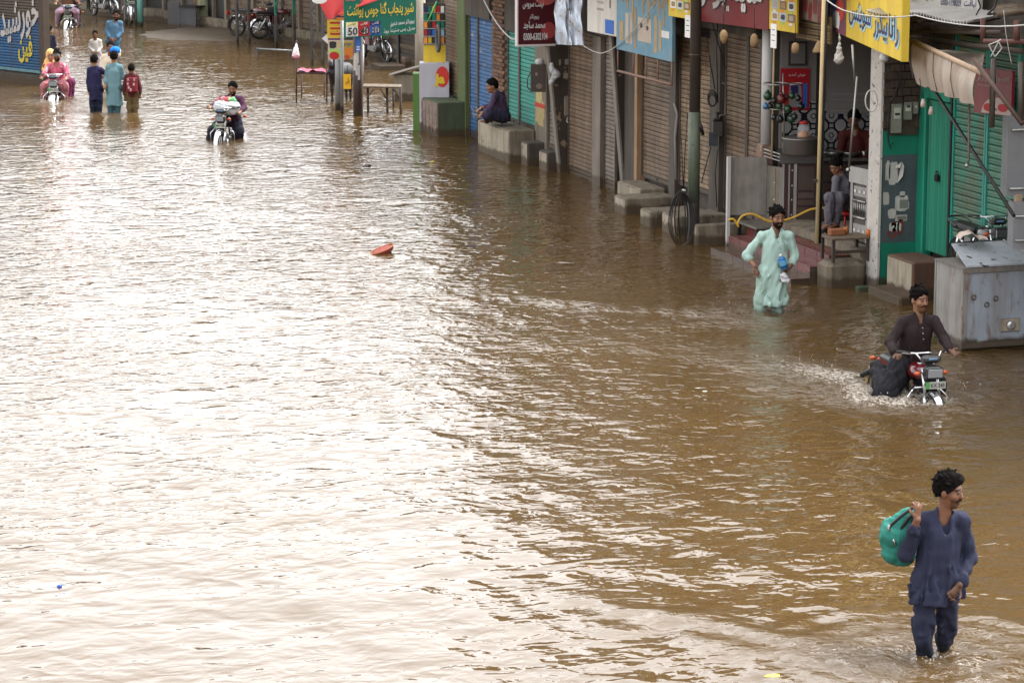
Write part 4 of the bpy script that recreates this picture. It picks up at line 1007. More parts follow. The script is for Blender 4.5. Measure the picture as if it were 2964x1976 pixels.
pp = thing('prop_pole', 'black strut slanting down across the turquoise shutter', 'pole', onD(2930,620,32.3)); b = MB(); b.tube([onD(2700,255,34.8), onD(2935,625,32.2)], 0.022, 8); b.build('shaft', M_black, pp)
pp = thing('prop_pole', 'thin brown rod hanging from the tarpaulin with a steel tip', 'pole', onD(2800,480,33.2)); b = MB(); b.tube([onD(2806,290,33.4), onD(2804,465,33.3), onD(2799,480,33.3)], 0.014, 8); b.build('shaft', M_frame, pp); b = MB(); b.tube([onD(2800,473,33.3), onD(2797,484,33.25)], 0.022, 8); b.build('tip', M_steel, pp)
# dark rafters under the awning
ur = thing('rafter_frame', 'dark timber and rusty iron frame under the tin awning', 'frame', (16.9,32.5,3.0))
for a_, c_, m_ in [((2600,90,36),(2900,95,33.5),M_woodd),((2640,110,36),(2964,150,32.8),M_woodd),((2850,120,33.3),(2990,122,32.6),mat('rusty iron bar', (0.12,0.045,0.035), 0.7, scale=6)),((2845,55,33.4),(2846,125,33.4),mat('rusty iron bar',(0,0,0))),((2943,60,32.7),(2943,118,32.7),mat('rusty iron bar',(0,0,0))),((2955,180,32.6),(2955,350,32.5),M_frame),((2876,170,33),(2870,370,32.9),M_frame)]:
    b = MB(); b.tube([onD(*a_), onD(*c_)], 0.035, 6); b.build('bar', m_, ur)
b = MB(); b.box((16.95,29.0,3.62),(17.6,33.9,3.66)); b.build('board', M_woodd, ur)
# red delivery panel with panda face
P_, t = sign('delivery_panel', 'dark red panel reading Available-on with a white and red round emblem', onX(2818,325,16.95), onX(2926,338,16.95), 0.58, mat('dark red panel', (0.23,0.012,0.016), 0.4, var=0.2, scale=4), th=0.04)
PK = flat('pinkish white print', (0.42,0.33,0.30))
P_.text('Available-on', PK, t, 0.08,0.94,0.72,0.86, bold=0.01, slant=0.04); P_.text('foodpanda', PK, t, 0.10,0.60,0.60,0.66)
b = MB(); b.prism([(0.22+0.40+0.40*cos(pi*k/16), 0.02+0.36*sin(pi*k/16)) for k in range(17)], 0.001, 0.005, lambda u,w,h: P_.P(u,w,h)); b.build('emblem', PK, t)
P_.patch('emblem_spot', RED, t, 0.28,0.53,0.06,0.24, out=0.010, shape='disc'); P_.patch('emblem_spot', RED, t, 0.66,0.92,0.08,0.26, out=0.010, shape='disc'); P_.patch('emblem_spot', INK, t, 0.57,0.64,0.10,0.14, out=0.010, shape='disc')
# bamboo roof edge and red cloth between menu and yellow sign
wr = thing('bamboo_blind', 'brown bamboo blind with red rags between the menu and the yellow sign', 'blind', onX(2350,100,16.3))
bm = mat('old bamboo', (0.20,0.135,0.06), 0.7, var=0.4, scale=7, grime=0.6)
for k in range(9):
    q0, q1 = onX(2306,105-k*9,16.35), onX(2405,126-k*9,16.35); b = MB(); b.tube([q0,q0.lerp(q1,0.5)-Vector((0,0,0.01*(k%2))),q1], 0.024, 6); b.build('bamboo_pole', bm, wr)
PB = Panel(onX(2310,52,16.3), onX(2400,72,16.3), 0.42); PB.patch('rag', mat('dirty pink cloth', (0.36,0.26,0.22), 0.9, grime=0.5), wr, 0,0.95,0.0,1.0)
for k in range(6): PB.patch('rag_mark', flat('red rag', (0.26,0.04,0.035)), wr, 0.05+0.15*k,0.16+0.15*k,0.25*(k%2),0.8-0.1*(k%3), out=0.010, shape='rag')
# ------------------------------------------------------------------ juice stand at the far end: banner, posters, posts
P_, t = sign('banner', 'green cloth banner with yellow calligraphy and prices 50 40 30', onZ(997,111,1.70), onZ(1205,98,1.70), 0.86, mat('green cloth print', (0.0,0.165,0.105), 0.7, var=0.15, scale=2), 'banner', th=0.02)
P_.text('شیر پنجاب گنا جوس پوائنٹ', flat('banner yellow', (0.72,0.52,0.06)), t, 0.04,0.96,0.44,0.84, out=0.008, bold=0.02)
P_.text('پہلے درود شریف پڑھیں', RED, t, 0.02,0.98,0.90,1.06, out=0.012, bold=0.025); P_.text('پہلے درود شریف پڑھیں', flat('pink glow', (0.6,0.35,0.35)), t, 0.015,0.985,0.885,1.07, out=0.007, bold=0.06)
for u0,u1,m_,mc,s in [(0.02,0.185,WHT,YEL,'50'),(0.19,0.345,RED,RED,'40'),(0.35,0.50,SBL,NAV,'30')]:
    P_.patch('price_box', m_, t, u0,u1,0.03,0.38); P_.patch('price_box', mc if s!='50' else flat('pale yellow', (0.7,0.62,0.3)), t, u0,u1,0.27,0.38, out=0.007)
    P_.text(s, WHT, t, u0+0.025,u1-0.01,0.06,0.25, out=0.010, bold=0.06); P_.text(s, INK, t, u0+0.025,u1-0.01,0.06,0.25, out=0.014, bold=0.02); P_.text('گلاس', WHT if s!='50' else INK, t, u0+0.03,u1-0.03,0.29,0.37, out=0.011)
P_.text('پروپرائٹر محمد شفیق', WHT, t, 0.63,0.97,0.22,0.36, out=0.008, bold=0.01, slant=0.05); P_.text('جنرل بس سٹینڈ روڈ', WHT, t, 0.54,0.98,0.06,0.19, out=0.008, bold=0.01, slant=0.04)
ju = thing('poster_stack', 'stack of yellow and orange juice posters left of the green banner', 'posters', onZ(990,175,1.2))
Dj = depth(985,322)-0.35
J = Panel(onD(950,173,Dj), onD(1030,173,Dj), onD(950,58,Dj).z-onD(950,173,Dj).z)
J.board('board', M_frame, ju, 0.02)
J.patch('poster', YEL, ju, -0.02,0.62,0.54,1.0); J.patch('poster', flat('pale print', (0.60,0.52,0.38)), ju, -0.0,1.0,0.0,0.49); J.patch('poster', flat('purple strip', (0.14,0.05,0.16)), ju, 0.0,0.62,0.49,0.54)
for w in (0.62,0.76,0.9): J.patch('print_line', RED, ju, 0.08,0.58,w,w+0.05, out=0.008)
J.patch('print', LGN, ju, 0.05,0.55,0.05,0.26, out=0.008); J.patch('print', ORG, ju, 0.58,0.95,0.05,0.29, out=0.008); J.patch('print', YEL, ju, 0.4,0.95,0.30,0.45, out=0.008); J.patch('print', RED, ju, 0.04,0.40,0.0,0.20, out=0.012, shape='disc'); J.patch('print', INK, ju, 0.05,0.3,0.28,0.46, out=0.008, shape='rag'); J.patch('print', flat('citrus print', (0.6,0.12,0.06)), ju, 0.58,0.78,0.0,0.12, out=0.012, shape='disc')
J.text('گنے کا رس', RED, ju, 0.05,0.58,0.68,0.74, out=0.009); J.text('جوس', SBL, ju, 0.5,0.85,0.32,0.43, out=0.012); J.patch('print', NAV, ju, 0.34,0.64,1.06,1.30, out=0.012); J.patch('print', ORG, ju, 0.32,0.64,1.0,1.06, out=0.011); J.text('3', ORG, ju, 0.46,0.60,1.09,1.27, out=0.016, bold=0.02); J.board('backing', M_frame, ju, 0.02, 0.3,0.66,1.0,1.32, out=0.005)
b = MB(); b.add([onD(931,112,Dj),onD(950,97,Dj),onD(952,130,Dj)],[(0,1,2)]); b.build('white_flag', WHT, ju)
rc = thing('red_canopy', 'red cloth canopy corner above the juice posters', 'canopy', onD(960,30,Dj-0.6))
def _rc(u,v):
    a_ = onD(908,-20,Dj-0.7).lerp(onD(1150,-20,Dj-0.7),u); c_ = onD(950,60,Dj-0.9).lerp(onD(1004,34,Dj-0.9),u); p = a_.lerp(c_, v); return p + Vector((0,-0.05*sin(u*9)*v,0))
b = MB(); b.grid(_rc, 16, 10); b.build('cloth', mat('red canopy cloth', (0.50,0.035,0.035), 0.7, var=0.2, scale=3), rc)
b = MB(); b.prism([(cos(2*pi*k/16)*0.16, sin(2*pi*k/16)*0.07) for k in range(16)], 0, 0.01, lambda u,w,h: onD(925,2,Dj-1.0)+Vector((u,h,w))); b.build('round_print', WHT, rc)
def post(label, px, pyb, pyt, r, m, z0=GZ, lean=0.0, nm='post', D=None):
    p = onZ(px, pyb); D = float(np.array(p) @ FH); q = onD(px+lean, pyt, D); t = thing(nm, label, 'post', (p.x,p.y,0)); b = MB(); b.tube([(p.x,p.y,z0), q], r, 14); b.build('shaft', m, t); return t, p, q
M_galv = mat('galvanised steel', (0.26,0.27,0.27), 0.45, 0.6, var=0.25, scale=4, grime=0.4)
post('thick galvanised post under the juice posters', 981, 320, 60, 0.09, M_galv)
post('thin galvanised post in front of the thick one under the posters', 990, 330, 60, 0.035, M_galv)
t, p, q = post('dark brown painted post with torn paper beside the yellow tag', 1036, 336, 100, 0.105, mat('dark maroon paint', (0.045,0.024,0.022), 0.5, var=0.3, scale=4, grime=0.4))
for k in range(5):
    b = MB(); a0 = pi*1.15+0.22*k; rr = 0.110
    b.grid(lambda u,v: Vector((p.x+rr*cos(a0+0.45*u), p.y+rr*sin(a0+0.45*u), 0.98+0.10*k*(k%2)-0.05*k + v*0.32)), 4, 2); b.build('torn_paper', M_paper, t)
post('slim white post in front of the rough table', 1051, 250, 130, 0.022, M_white, z0=0.3)
Dq = depth(1036,336)-0.15; Pq = Panel(onD(994,258,Dq), onD(1016,258,Dq), onD(994,215,Dq).z-onD(994,258,Dq).z); t = thing('tag', 'yellow tag with black writing hung between the posts', 'tag', Pq.a); Pq.board('card', flat('amber card', (0.80,0.42,0.01)), t, 0.01); Pq.text('پانی', INK, t, 0.3,0.8,0.25,0.8)
b = MB(); b.tube([Pq.P(0.5,1,0.0), Pq.P(0.6,1.6,0.0)], 0.008, 5); b.build('string', M_black, t)
Pq = Panel(onD(1030,150,Dq), onD(1043,150,Dq), onD(1030,108,Dq).z-onD(1030,150,Dq).z); t = thing('tag', 'small blue plate right of the juice posters', 'plate', Pq.a); Pq.board('plate', SBL, t, 0.01); Pq.patch('print', WHT, t, 0.15,0.85,0.1,0.2); Pq.patch('print', WHT, t, 0.15,0.85,0.28,0.36)
post('tall pale post right of the green banner', 1216, 214, -60, 0.13, mat('pale cement post', (0.36,0.32,0.26), 0.85, var=0.25, grime=0.6, scale=3))
# ------------------------------------------------------------------ utility pole with its coil of wire
up = thing('utility_pole', 'round steel utility pole with flaking green paint in front of the cream shutter', 'pole', onZ(2006,703)); c = onZ(2006,703)
M_pd = mat('tarred pole steel', (0.035,0.026,0.02), 0.6, var=0.4, scale=5, grime=0.5); M_pg = mat('flaking green pole paint', (0.13,0.16,0.11), 0.6, var=0.35, scale=6, spots=0.14, scol=(0.07,0.05,0.04), grime=0.7); M_pb = mat('brown pole steel', (0.085,0.066,0.055), 0.6, 0.2, var=0.3, scale=4, grime=0.6)
for z0, z1, r, m_ in [(-0.45,0.62,0.092,M_pd),(0.62,2.0,0.091,M_pg),(2.0,8.5,0.084,M_pb)]:
    b = MB(); b.tube([(c.x,c.y,z0),(c.x,c.y,z1)], r, 20); b.build('shaft', m_, up)
b = MB(); b.torus((c.x,c.y,2.86),0.085,0.012,'Z',20,6); b.build('band', M_pb, up)
b = MB(); q = onD(2030,372,depth(2006,703)-0.05); b.tube([q+Vector((-0.03,0,0.08)), q, q+Vector((0.03,0,-0.1))], 0.028, 8); b.build('lamp_holder', M_black, up)
cw = thing('wire_coil', 'big loose coil of black wire tied to the utility pole', 'wire', onZ(1975,700)); Dp = depth(2006,703)-0.14; _r = random.Random(5)
for k in range(7):
    w = 10+5*k; x0 = 1978-_r.uniform(0,6); pts = []
    for j in range(25):
        a = 2*pi*j/24; pts.append(onD(x0-3*k*0.2 + w*sin(a)*(0.75+0.25*sin(a/2)), 628-78*cos(a)+_r.uniform(-1,1)+k, Dp-0.02*k))
    b = MB(); b.tube(pts, 0.009, 6); b.build('wire_loop', M_black, cw)
b = MB(); b.ell(onD(1979,552,Dp), (0.035,0.03,0.025), 12, 8); b.build('knot', M_white, cw)
for pts in [[(1905,610),(1897,650),(1893,700)],[(1985,680),(1960,690),(1958,712)],[(2045,625),(2050,660),(2045,708)],[(1972,400),(1975,480),(1979,550)],[(1990,330),(1982,450),(1979,550)]]:
    b = MB(); b.tube([onD(x,y,Dp) for x,y in pts], 0.007, 5); b.build('loose_end', M_black, cw)
def label_(o, l, c_): return tag(o, l, c_)
# ------------------------------------------------------------------ boxes and meters on the row
def ebox(name, label, px0,py0,px1,py1, D, m, th=0.12, cat='box', face=None):
    t = thing(name, label, cat, onD((px0+px1)/2,py1,D)); P_ = Panel(onD(px0,py1,D), onD(px1,py1,D), onD(px0,py0,D).z-onD(px0,py1,D).z)
    P_.board('case', m, t, th, out=0); P_.board('door', face or m, t, 0.012, 0.08,0.92,0.05,0.95, out=0.0135); return P_, t
P_, t = ebox('switch_box', 'brown steel switch box in front of the turquoise shutter edge', 1536,188,1580,267, depth(1590,488)-0.2, mat('brown box steel', (0.085,0.06,0.048), 0.55, 0.3, grime=0.5, scale=6), 0.2)
P_.patch('knockout', flat('tan disc', (0.16,0.12,0.09)), t, 0.35,0.75,0.12,0.32, out=0.018, shape='disc'); P_.patch('sticker', flat('grey sticker', (0.2,0.17,0.17)), t, 0.3,0.45,0.6,0.72, out=0.018)
b = MB(); b.ell(P_.P(0.6,1.08,-0.1), (0.09,0.08,0.07), 12, 8); b.build('paper_wad', M_white, t)
b = MB(); b.tube([P_.P(0.0,0.7,-0.1),P_.P(-0.22,0.45,-0.1),P_.P(-0.2,0.15,-0.1),P_.P(0.0,0.03,-0.1)],0.010,6); b.build('cable', M_black, t)
Df = 47.05*cos(YAW)+16.5*sin(YAW)-0.03
MC = mat('cream meter', (0.20,0.17,0.13), 0.6, grime=0.6, scale=9)
ebox('electric_meter', 'small cream electric meter at the top of the far dark fin, left', 1604,172,1625,190, Df, MC, 0.06, 'meter'); ebox('electric_meter', 'small cream electric meter at the top of the far dark fin, right', 1635,172,1652,188, Df, MC, 0.06, 'meter'); ebox('electric_meter', 'lower cream electric meter on the far dark fin', 1630,212,1645,228, Df, MC, 0.06, 'meter')
P_, t = ebox('meter_cabinet', 'grey meter cabinet with a dark window low on the far dark fin', 1637,278,1672,335, Df, mat('cabinet grey', (0.15,0.12,0.10), 0.55, grime=0.5, scale=6), 0.16); P_.patch('window', INK, t, 0.3,0.75,0.4,0.7, out=0.02); P_.patch('side', M_concl, t, -0.12,-0.02,0.02,0.98, out=0.004)
b = MB(); b.tube([P_.P(0.2,-0.05,-0.05),P_.P(0.1,-0.3,0),P_.P(0.4,-0.45,0)],0.01,6); b.build('white_wire', M_white, t)
pb = thing('plastic_bag', 'white plastic bag twisted on the first dark fin edge', 'bag', onD(1600,240,Df-0.4)); D0 = Df-0.35
S_ = SDF(0.03); S_.cone(onD(1596,186,D0), onD(1600,205,D0), 0.03, 0.05); S_.cone(onD(1600,205,D0), onD(1612,215,D0), 0.05,0.06); S_.cone(onD(1608,215,D0), onD(1594,242,D0), 0.06,0.03)
mesh_obj('bag', S_.mesh('bag', mat('white polythene', (0.55,0.55,0.56), 0.35, var=0.15, bump=0.4), 0.012, post=lambda P,d: d+0.012*vnoise(P*9,2)), pb)
em = thing('electric_meter', 'dark electric meter with conduit right of the utility pole', 'meter', onX(2075,430,16.3)); D0 = depth(2078,620)+0.1; D0 = float(np.array(onX(2078,400,16.35)) @ FH)
P_ = Panel(onD(2052,423,D0), onD(2090,423,D0), 0.45); P_.board('case', mat('slate meter case', (0.035,0.042,0.052), 0.5, var=0.3, scale=8), em, 0.12, 0.0,0.7,0,0.45); P_.board('cover', mat('dark meter', (0.04,0.035,0.03), 0.5), em, 0.16, 0.3,1.0,0.35,0.85, out=0.02)
b = MB(); b.lathe(P_.P(0.65,0.85,-0.05), [(0.07,0),(0.07,0.06),(0.02,0.14)], 14); b.build('cap', M_black, em)
b = MB(); b.tube([onD(2083,345,D0),onD(2083,335,D0),onD(2100,332,D0),onD(2101,245,D0),onD(2090,240,D0)], 0.016, 8); b.build('conduit', M_frame, em)
for k in range(4):
    b = MB(); b.tube([onD(2062+14*cos(2*pi*j/18)*(1-0.1*k), 285+24*sin(2*pi*j/18)*(1-0.12*k)+2*k, D0-0.05) for j in range(19)], 0.008, 5); b.build('cable_loop', M_black, em)
for pts in [[(2045,100),(2055,180),(2070,260)],[(2078,40),(2074,150),(2078,300)],[(2052,0),(2060,60),(2100,200)],[(2078,430),(2070,500),(2075,600)],[(2058,425),(2040,490),(2030,530)]]:
    b = MB(); b.tube([onD(x,y,D0-0.03) for x,y in pts], 0.009, 5); b.build('cable', M_black, em)
gc = thing('conduit_pipe', 'grey plastic pipe end on the jamb left of the utility pole', 'pipe', onX(1955,420,16.4)); b = MB(); b.tube([onX(1952,300,16.42),onX(1960,330,16.42),onX(1954,400,16.42),onX(1957,520,16.42)], 0.022, 8); b.build('pipe', mat('grey pipe', (0.25,0.23,0.22), 0.6, grime=0.5), gc)
# ------------------------------------------------------------------ overhead wires
def wire(label, pts, r=0.008, m=None):
    t = thing('cable', label, 'cable', pts[0]); pts = [Vector(p) for p in pts]; out = []
    for i in range(len(pts)-1):
        for k in range(8):
            f = k/8; p = pts[i].lerp(pts[i+1], f); p.z -= 0.10*(pts[i+1]-pts[i]).length*0.25*4*f*(1-f); out.append(p)
    b = MB(); b.tube(out+[pts[-1]], r, 5); b.build('strand', m or M_black, t)
GW_ = flat('grey white cable', (0.42,0.40,0.38))
wire('white cable looping down in front of the brick pillar', [onX(1398,-5,15.9),onX(1440,70,15.9),onX(1480,113,15.9),onX(1515,110,15.9)], 0.014, GW_)
wire('grey cable looping between the silver foil and the blue sign', [onX(1688,132,15.85),onX(1740,155,15.85),onX(1786,133,15.85),onX(1905,0,15.8)], 0.008, GW_)
wire('pale cable stretched across the tin awning to the right edge', [onD(2380,-10,36.0),onD(2440,30,35.5),onD(2650,45,33.5),onD(2980,72,31.0)], 0.009, GW_)
wire('thin dark wire hanging from the awning corner', [onD(2905,30,32.2),onD(2912,100,32.2),onD(2928,185,32.2)], 0.005, GW_)
wire('coil of pale cord hanging under the awning', [onD(2868,165,32.4),onD(2890,120,32.4),onD(2900,140,32.4),onD(2880,165,32.4),onD(2862,130,32.4),onD(2898,115,32.4)], 0.007, GW_)
wire('black cable drooping in front of the white sign end', [onD(2830,-5,33.4),onD(2838,20,33.4),onD(2825,45,33.4)], 0.010)
wire('black cables tied above the tin awning corner', [onD(2885,-5,32.6),onD(2880,20,32.6),onD(2858,42,32.6),onD(2885,38,32.6)], 0.014)
# ------------------------------------------------------------------ steel food stall at the shop front
st = thing('food_stall', 'stainless steel food stall with a counter beside the white column', 'stall', (16.3,37.6,0)); Ds = float(np.array(onZ(2107,720)) @ FH)
SP = Panel(onD(2112,622,Ds), onD(2217,622,Ds-0.02), onD(2112,455,Ds).z-onD(2112,622,Ds).z)
SP.board('front_sheet', M_steelp, st, 0.02)
b = MB(); q = onZ(2107,722); b.box((q.x-0.03,q.y-0.02,-0.45),(q.x+0.02,q.y+0.03,onD(2107,452,Ds).z)); b.build('white_upright', M_white, st)
Dc = Ds-0.35
C1 = Panel(onD(2217,640,Ds-0.01), onD(2262,648,Dc), 0.84); C1.board('side_sheet', M_steelp, st, 0.02, 0,1,0,1); C1.board('rail', mat('brass strip', (0.30,0.18,0.07), 0.5, 0.4), st, 0.004, 0.52,0.58,0.02,0.98, out=0.006)
for w in (0.1,0.4,0.7): C1.patch('rivet', M_white, st, 0.5,0.56,w,w+0.03, out=0.012, shape='disc')
Dk = Dc-0.02
K = Panel(onD(2262,645,Dk), onD(2372,645,Dk), onD(2262,475,Dk).z-onD(2262,645,Dk).z)
K.board('cabinet', mat('maroon steel', (0.055,0.018,0.02), 0.4, 0.3, var=0.3, scale=5), st, 0.5)
for u0,u1 in [(0.0,0.05),(0.16,0.20),(0.30,0.38)]: K.board('trim', M_steel, st, 0.01, u0,u1,0.0,1.0, out=0.0115)
for w in (0.12,0.38,0.62,0.88): K.patch('rivet', M_white, st, 0.24,0.27,w,w+0.03, out=0.012, shape='disc')
for j,w in enumerate((0.04,0.30,0.42,0.56)): K.board('drawer', mat('brown steel drawer', (0.11,0.075,0.06), 0.4, 0.5, var=0.2, scale=4), st, 0.012, 0.42,0.98,w,w+[0.22,0.09,0.10,0.40][j], out=0.0125)
CT = Panel(onD(2258,474,Dk-0.06), onD(2375,474,Dk-0.06), onD(2258,446,Dk).z-onD(2258,474,Dk).z); CT.board('counter_top', mat('dark steel edge', (0.10,0.09,0.085), 0.35, 0.7, var=0.2), st, 0.7)
for w in (0.0,0.5,1.0): b = MB(); b.tube([onD(2212,432+w*20,Ds), onD(2262,448+w*20,Dk)], 0.012, 6); b.build('guard_rail', M_steel, st)
def table(label, x0,x1,y0,y1,z0,z1, mtop, mleg, leg=0.03, nm='table', th=0.03):
    t = thing(nm, label, 'table', ((x0+x1)/2,(y0+y1)/2,z0)); block('top', (x0,y0,z1-th),(x1,y1,z1), mtop, t, bev=0.006)
    for xx in (x0+leg,x1-leg):
        for yy in (y0+leg,y1-leg): b = MB(); b.box((xx-leg/2,yy-leg/2,z0),(xx+leg/2,yy+leg/2,z1-th)); b.build('leg', mleg, t)
    b = MB(); b.box((x0+leg*1.5,y0+leg*0.7,z0+(z1-z0)*0.35),(x1-leg*1.5,y0+leg*1.3,z0+(z1-z0)*0.35+leg)); b.build('stretcher', mleg, t)
    return t
table('black iron table under the steel stall', 16.02,16.9,37.2,38.0,-0.4,0.42, M_steelp, M_black, 0.05)
hs = thing('hose', 'yellow hose looping over the stall table', 'hose', onD(2150,630,Ds-0.6))
b = MB(); b.stube([onD(x,y,Ds-0.55-0.004*k) for k,(x,y) in enumerate([(2108,638),(2122,634),(2135,650),(2138,656),(2136,645),(2150,625),(2180,620),(2225,640),(2260,640),(2300,628),(2345,607),(2385,602),(2420,600)])], 0.017, 8); b.build('tube', mat('yellow rubber', (0.62,0.36,0.03), 0.5, var=0.15), hs)
pot = thing('cooking_pot', 'large steel pot on the stall counter', 'pot', onD(2318,446,Dk-0.25)); pc = onD(2318,446,Dk-0.2); b = MB(); b.lathe(pc, [(0.24,0.0),(0.27,0.02),(0.27,0.22),(0.285,0.235),(0.285,0.245),(0.25,0.25)], 32); b.build('pot_body', M_steel, pot)
jar = thing('jar', 'clear jar of orange sweets with a red lid on the pot', 'jar', pc+Vector((0,0,0.25))); jc = pc+Vector((0,-0.08,0.252))
b = MB(); b.lathe(jc, [(0.085,0.0),(0.092,0.02),(0.092,0.14),(0.06,0.19),(0.06,0.20)], 20); b.build('glass_body', glass('jar plastic', (0.6,0.6,0.62), 0.1, 0.2), jar)
b = MB(); b.lathe(jc, [(0.08,0.005),(0.083,0.03),(0.07,0.07),(0.03,0.10)], 16); b.build('contents', flat('orange sweets', (0.45,0.17,0.03)), jar); b = MB(); b.lathe(jc, [(0.065,0.20),(0.065,0.235)], 18); b.build('lid', flat('red lid', (0.45,0.02,0.02)), jar)
# ------------------------------------------------------------------ hanging rack of green globes
rk = thing('display_rack', 'wire hoop rack hung with dark green and maroon globes', 'rack', onD(2268,445,Dk-0.15)); Dr = Dk-0.12
b = MB(); b.tube([onD(2270,446,Dr), onD(2267,212,Dr)], 0.014, 8); b.build('stem', M_steel, rk)
hc = onD(2248,243,Dr); b = MB(); b.torus(hc, 0.19, 0.011, 'Z', 32, 6); b.build('hoop', M_steel, rk)
hc2 = onD(2300,243,Dr); b = MB(); b.torus(hc2, 0.12, 0.009, 'Z', 32, 6); b.build('hoop', M_steel, rk)
hc3 = onD(2250,315,Dr); b = MB(); b.torus(hc3, 0.13, 0.009, 'Z', 32, 6); b.build('hoop', M_steel, rk)
GG = [glossy('bottle green glaze', (0.012,0.045,0.018), 0.25), glossy('maroon glaze', (0.10,0.012,0.012), 0.25), glossy('black glaze', (0.012,0.013,0.013), 0.25), glossy('steel blue glaze', (0.05,0.13,0.25), 0.3)]
for i,(x,y,r,m_) in enumerate([(2222,278,13,0),(2240,292,9,2),(2262,287,14,1),(2275,282,9,1),(2292,278,10,0),(2310,285,9,2),(2318,308,11,2),(2255,308,10,0),(2280,316,12,0),(2228,308,10,2),(2216,308,9,3),(2240,340,9,2),(2258,345,11,2),(2290,345,12,0),(2300,338,9,2)]):
    b = MB(); q = onD(x,y,Dr-0.03*(i%3)); rr = r*Dr/8000; b.ell(q, (rr,rr,rr*1.05), 14, 10); b.lathe(q, [(rr*0.35,rr*0.95),(rr*0.3,rr*1.35)], 10); b.build('globe', GG[m_], rk)
# ------------------------------------------------------------------ shop interior
fp = thing('picture_frame', 'dark framed picture high on the food shop wall', 'picture', onY(2306,190,37.94)); P_ = Panel(onY(2282,190,37.95), onY(2333,190,37.95), 0.36); P_.board('frame', M_woodd, fp, 0.03, out=0.02); P_.board('canvas', flat('grey picture', (0.20,0.19,0.19)), fp, 0.01, 0.1,0.9,0.08,0.92, out=0.0275)
ps = thing('poster', 'red poster with white script on the food shop wall', 'poster', onY(2300,320,37.94)); P_ = Panel(onY(2258,320,37.95), onY(2342,320,37.95), 0.63); P_.board('sheet', RED, ps, 0.006); P_.text('خوش آمدید', WHT, ps, 0.25,0.85,0.80,0.90, bold=0.0); P_.patch('print', flat('grey figure print', (0.3,0.28,0.28)), ps, 0.3,0.72,0.08,0.62, shape='rag'); P_.patch('print', SBL, ps, 0.78,0.92,0.06,0.64); P_.patch('print', NAV, ps, 0.35,0.6,0.4,0.6, out=0.008)
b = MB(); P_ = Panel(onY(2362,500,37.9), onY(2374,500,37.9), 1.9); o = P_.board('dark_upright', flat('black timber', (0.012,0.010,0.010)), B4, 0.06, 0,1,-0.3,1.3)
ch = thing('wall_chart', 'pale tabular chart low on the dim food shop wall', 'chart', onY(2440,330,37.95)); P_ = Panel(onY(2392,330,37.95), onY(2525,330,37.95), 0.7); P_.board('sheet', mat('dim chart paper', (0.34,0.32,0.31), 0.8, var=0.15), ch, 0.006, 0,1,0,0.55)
for j in range(4): P_.patch('print_line', flat('grey print', (0.2,0.2,0.2)), ch, 0.08,0.92,0.06+0.12*j,0.075+0.12*j)
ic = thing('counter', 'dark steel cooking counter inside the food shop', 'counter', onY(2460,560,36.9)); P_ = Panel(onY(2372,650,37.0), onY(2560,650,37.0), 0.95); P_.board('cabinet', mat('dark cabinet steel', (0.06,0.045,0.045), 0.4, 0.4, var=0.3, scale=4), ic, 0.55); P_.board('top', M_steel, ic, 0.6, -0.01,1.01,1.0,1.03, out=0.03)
for j in range(3): P_.board('drawer', mat('brown steel drawer', (0.11,0.075,0.06)), ic, 0.01, 0.02,0.4,0.08+0.3*j,0.34+0.3*j, out=0.0125)
for i,px in enumerate((2425,2475)):
    bw = thing('bowl', ['shallow steel bowl left on the dim inner counter','shallow steel bowl right on the dim inner counter'][i], 'bowl', onY(px,425,36.75)); q = P_.P((px-2372)/188,1.03,-0.25); b = MB(); b.lathe(q, [(0.08,0.0),(0.15,0.06),(0.16,0.085),(0.145,0.08),(0.02,0.02)], 24); b.build('bowl_body', M_steel, bw)
gl = thing('glass', 'small steel tumbler at the right end of the inner counter', 'glass', P_.P(0.75,1.03,-0.2)); b = MB(); b.lathe(P_.P(0.75,1.03,-0.2), [(0.03,0.0),(0.04,0.1),(0.036,0.1),(0.02,0.02)], 16); b.build('tumbler_body', M_steel, gl)
ov = thing('steel_oven', 'narrow steel grill oven with glowing-free shelves at the shop edge', 'oven', onY(2495,705,34.9)); ov['label'] = 'narrow steel grill oven with barred shelves beside the white wall edge'
P_ = Panel(onD(2462,692,38.6), onD(2515,706,38.1), 1.02); P_.board('body', mat('dark oven steel', (0.09,0.075,0.065), 0.45, 0.5, var=0.3, scale=5), ov, 0.35); P_.board('hood', M_steel, ov, 0.37, -0.06,1.06,0.80,1.02, out=0.03); P_.board('panel', M_steel, ov, 0.012, 0.16,0.84,0.62,0.76, out=0.0125); P_.board('panel', M_steel, ov, 0.012, 0.16,0.84,0.05,0.24, out=0.0125)
for u in (0.0,0.86): P_.board('side_post', M_steel, ov, 0.03, u,u+0.13,0,0.8, out=0.02)
for w in (0.56,0.33): 
    b = MB(); b.tube([P_.P(0.15,w,0.02),P_.P(0.85,w,0.02)],0.018,8); b.build('handle', M_steel, ov)
for k in range(7): b = MB(); u = 0.2+0.1*k; b.tube([P_.P(u,0.36,0.012),P_.P(u,0.54,0.012)],0.010,6); b.build('grill_bar', M_steel, ov)
for w in (0.69,0.15):
    for u in (0.25,0.5,0.75): P_.patch('knob', M_white, ov, u-0.05,u+0.05,w-0.02,w+0.02, out=0.02, shape='disc')
Do = depth(2470,772)
tb = table('small wooden table with a brick on it below the oven', 15.9,16.5,34.28,34.72,0.36,0.70, M_wood, M_woodd, 0.04)
b = MB(); b.bbox((15.98,34.5,0.702),(16.2,34.62,0.79),0.012); tag(b.build('loose_brick', mat('orange brick', (0.30,0.11,0.045), 0.9, var=0.3)), 'orange brick lying on the small wooden table', 'brick')
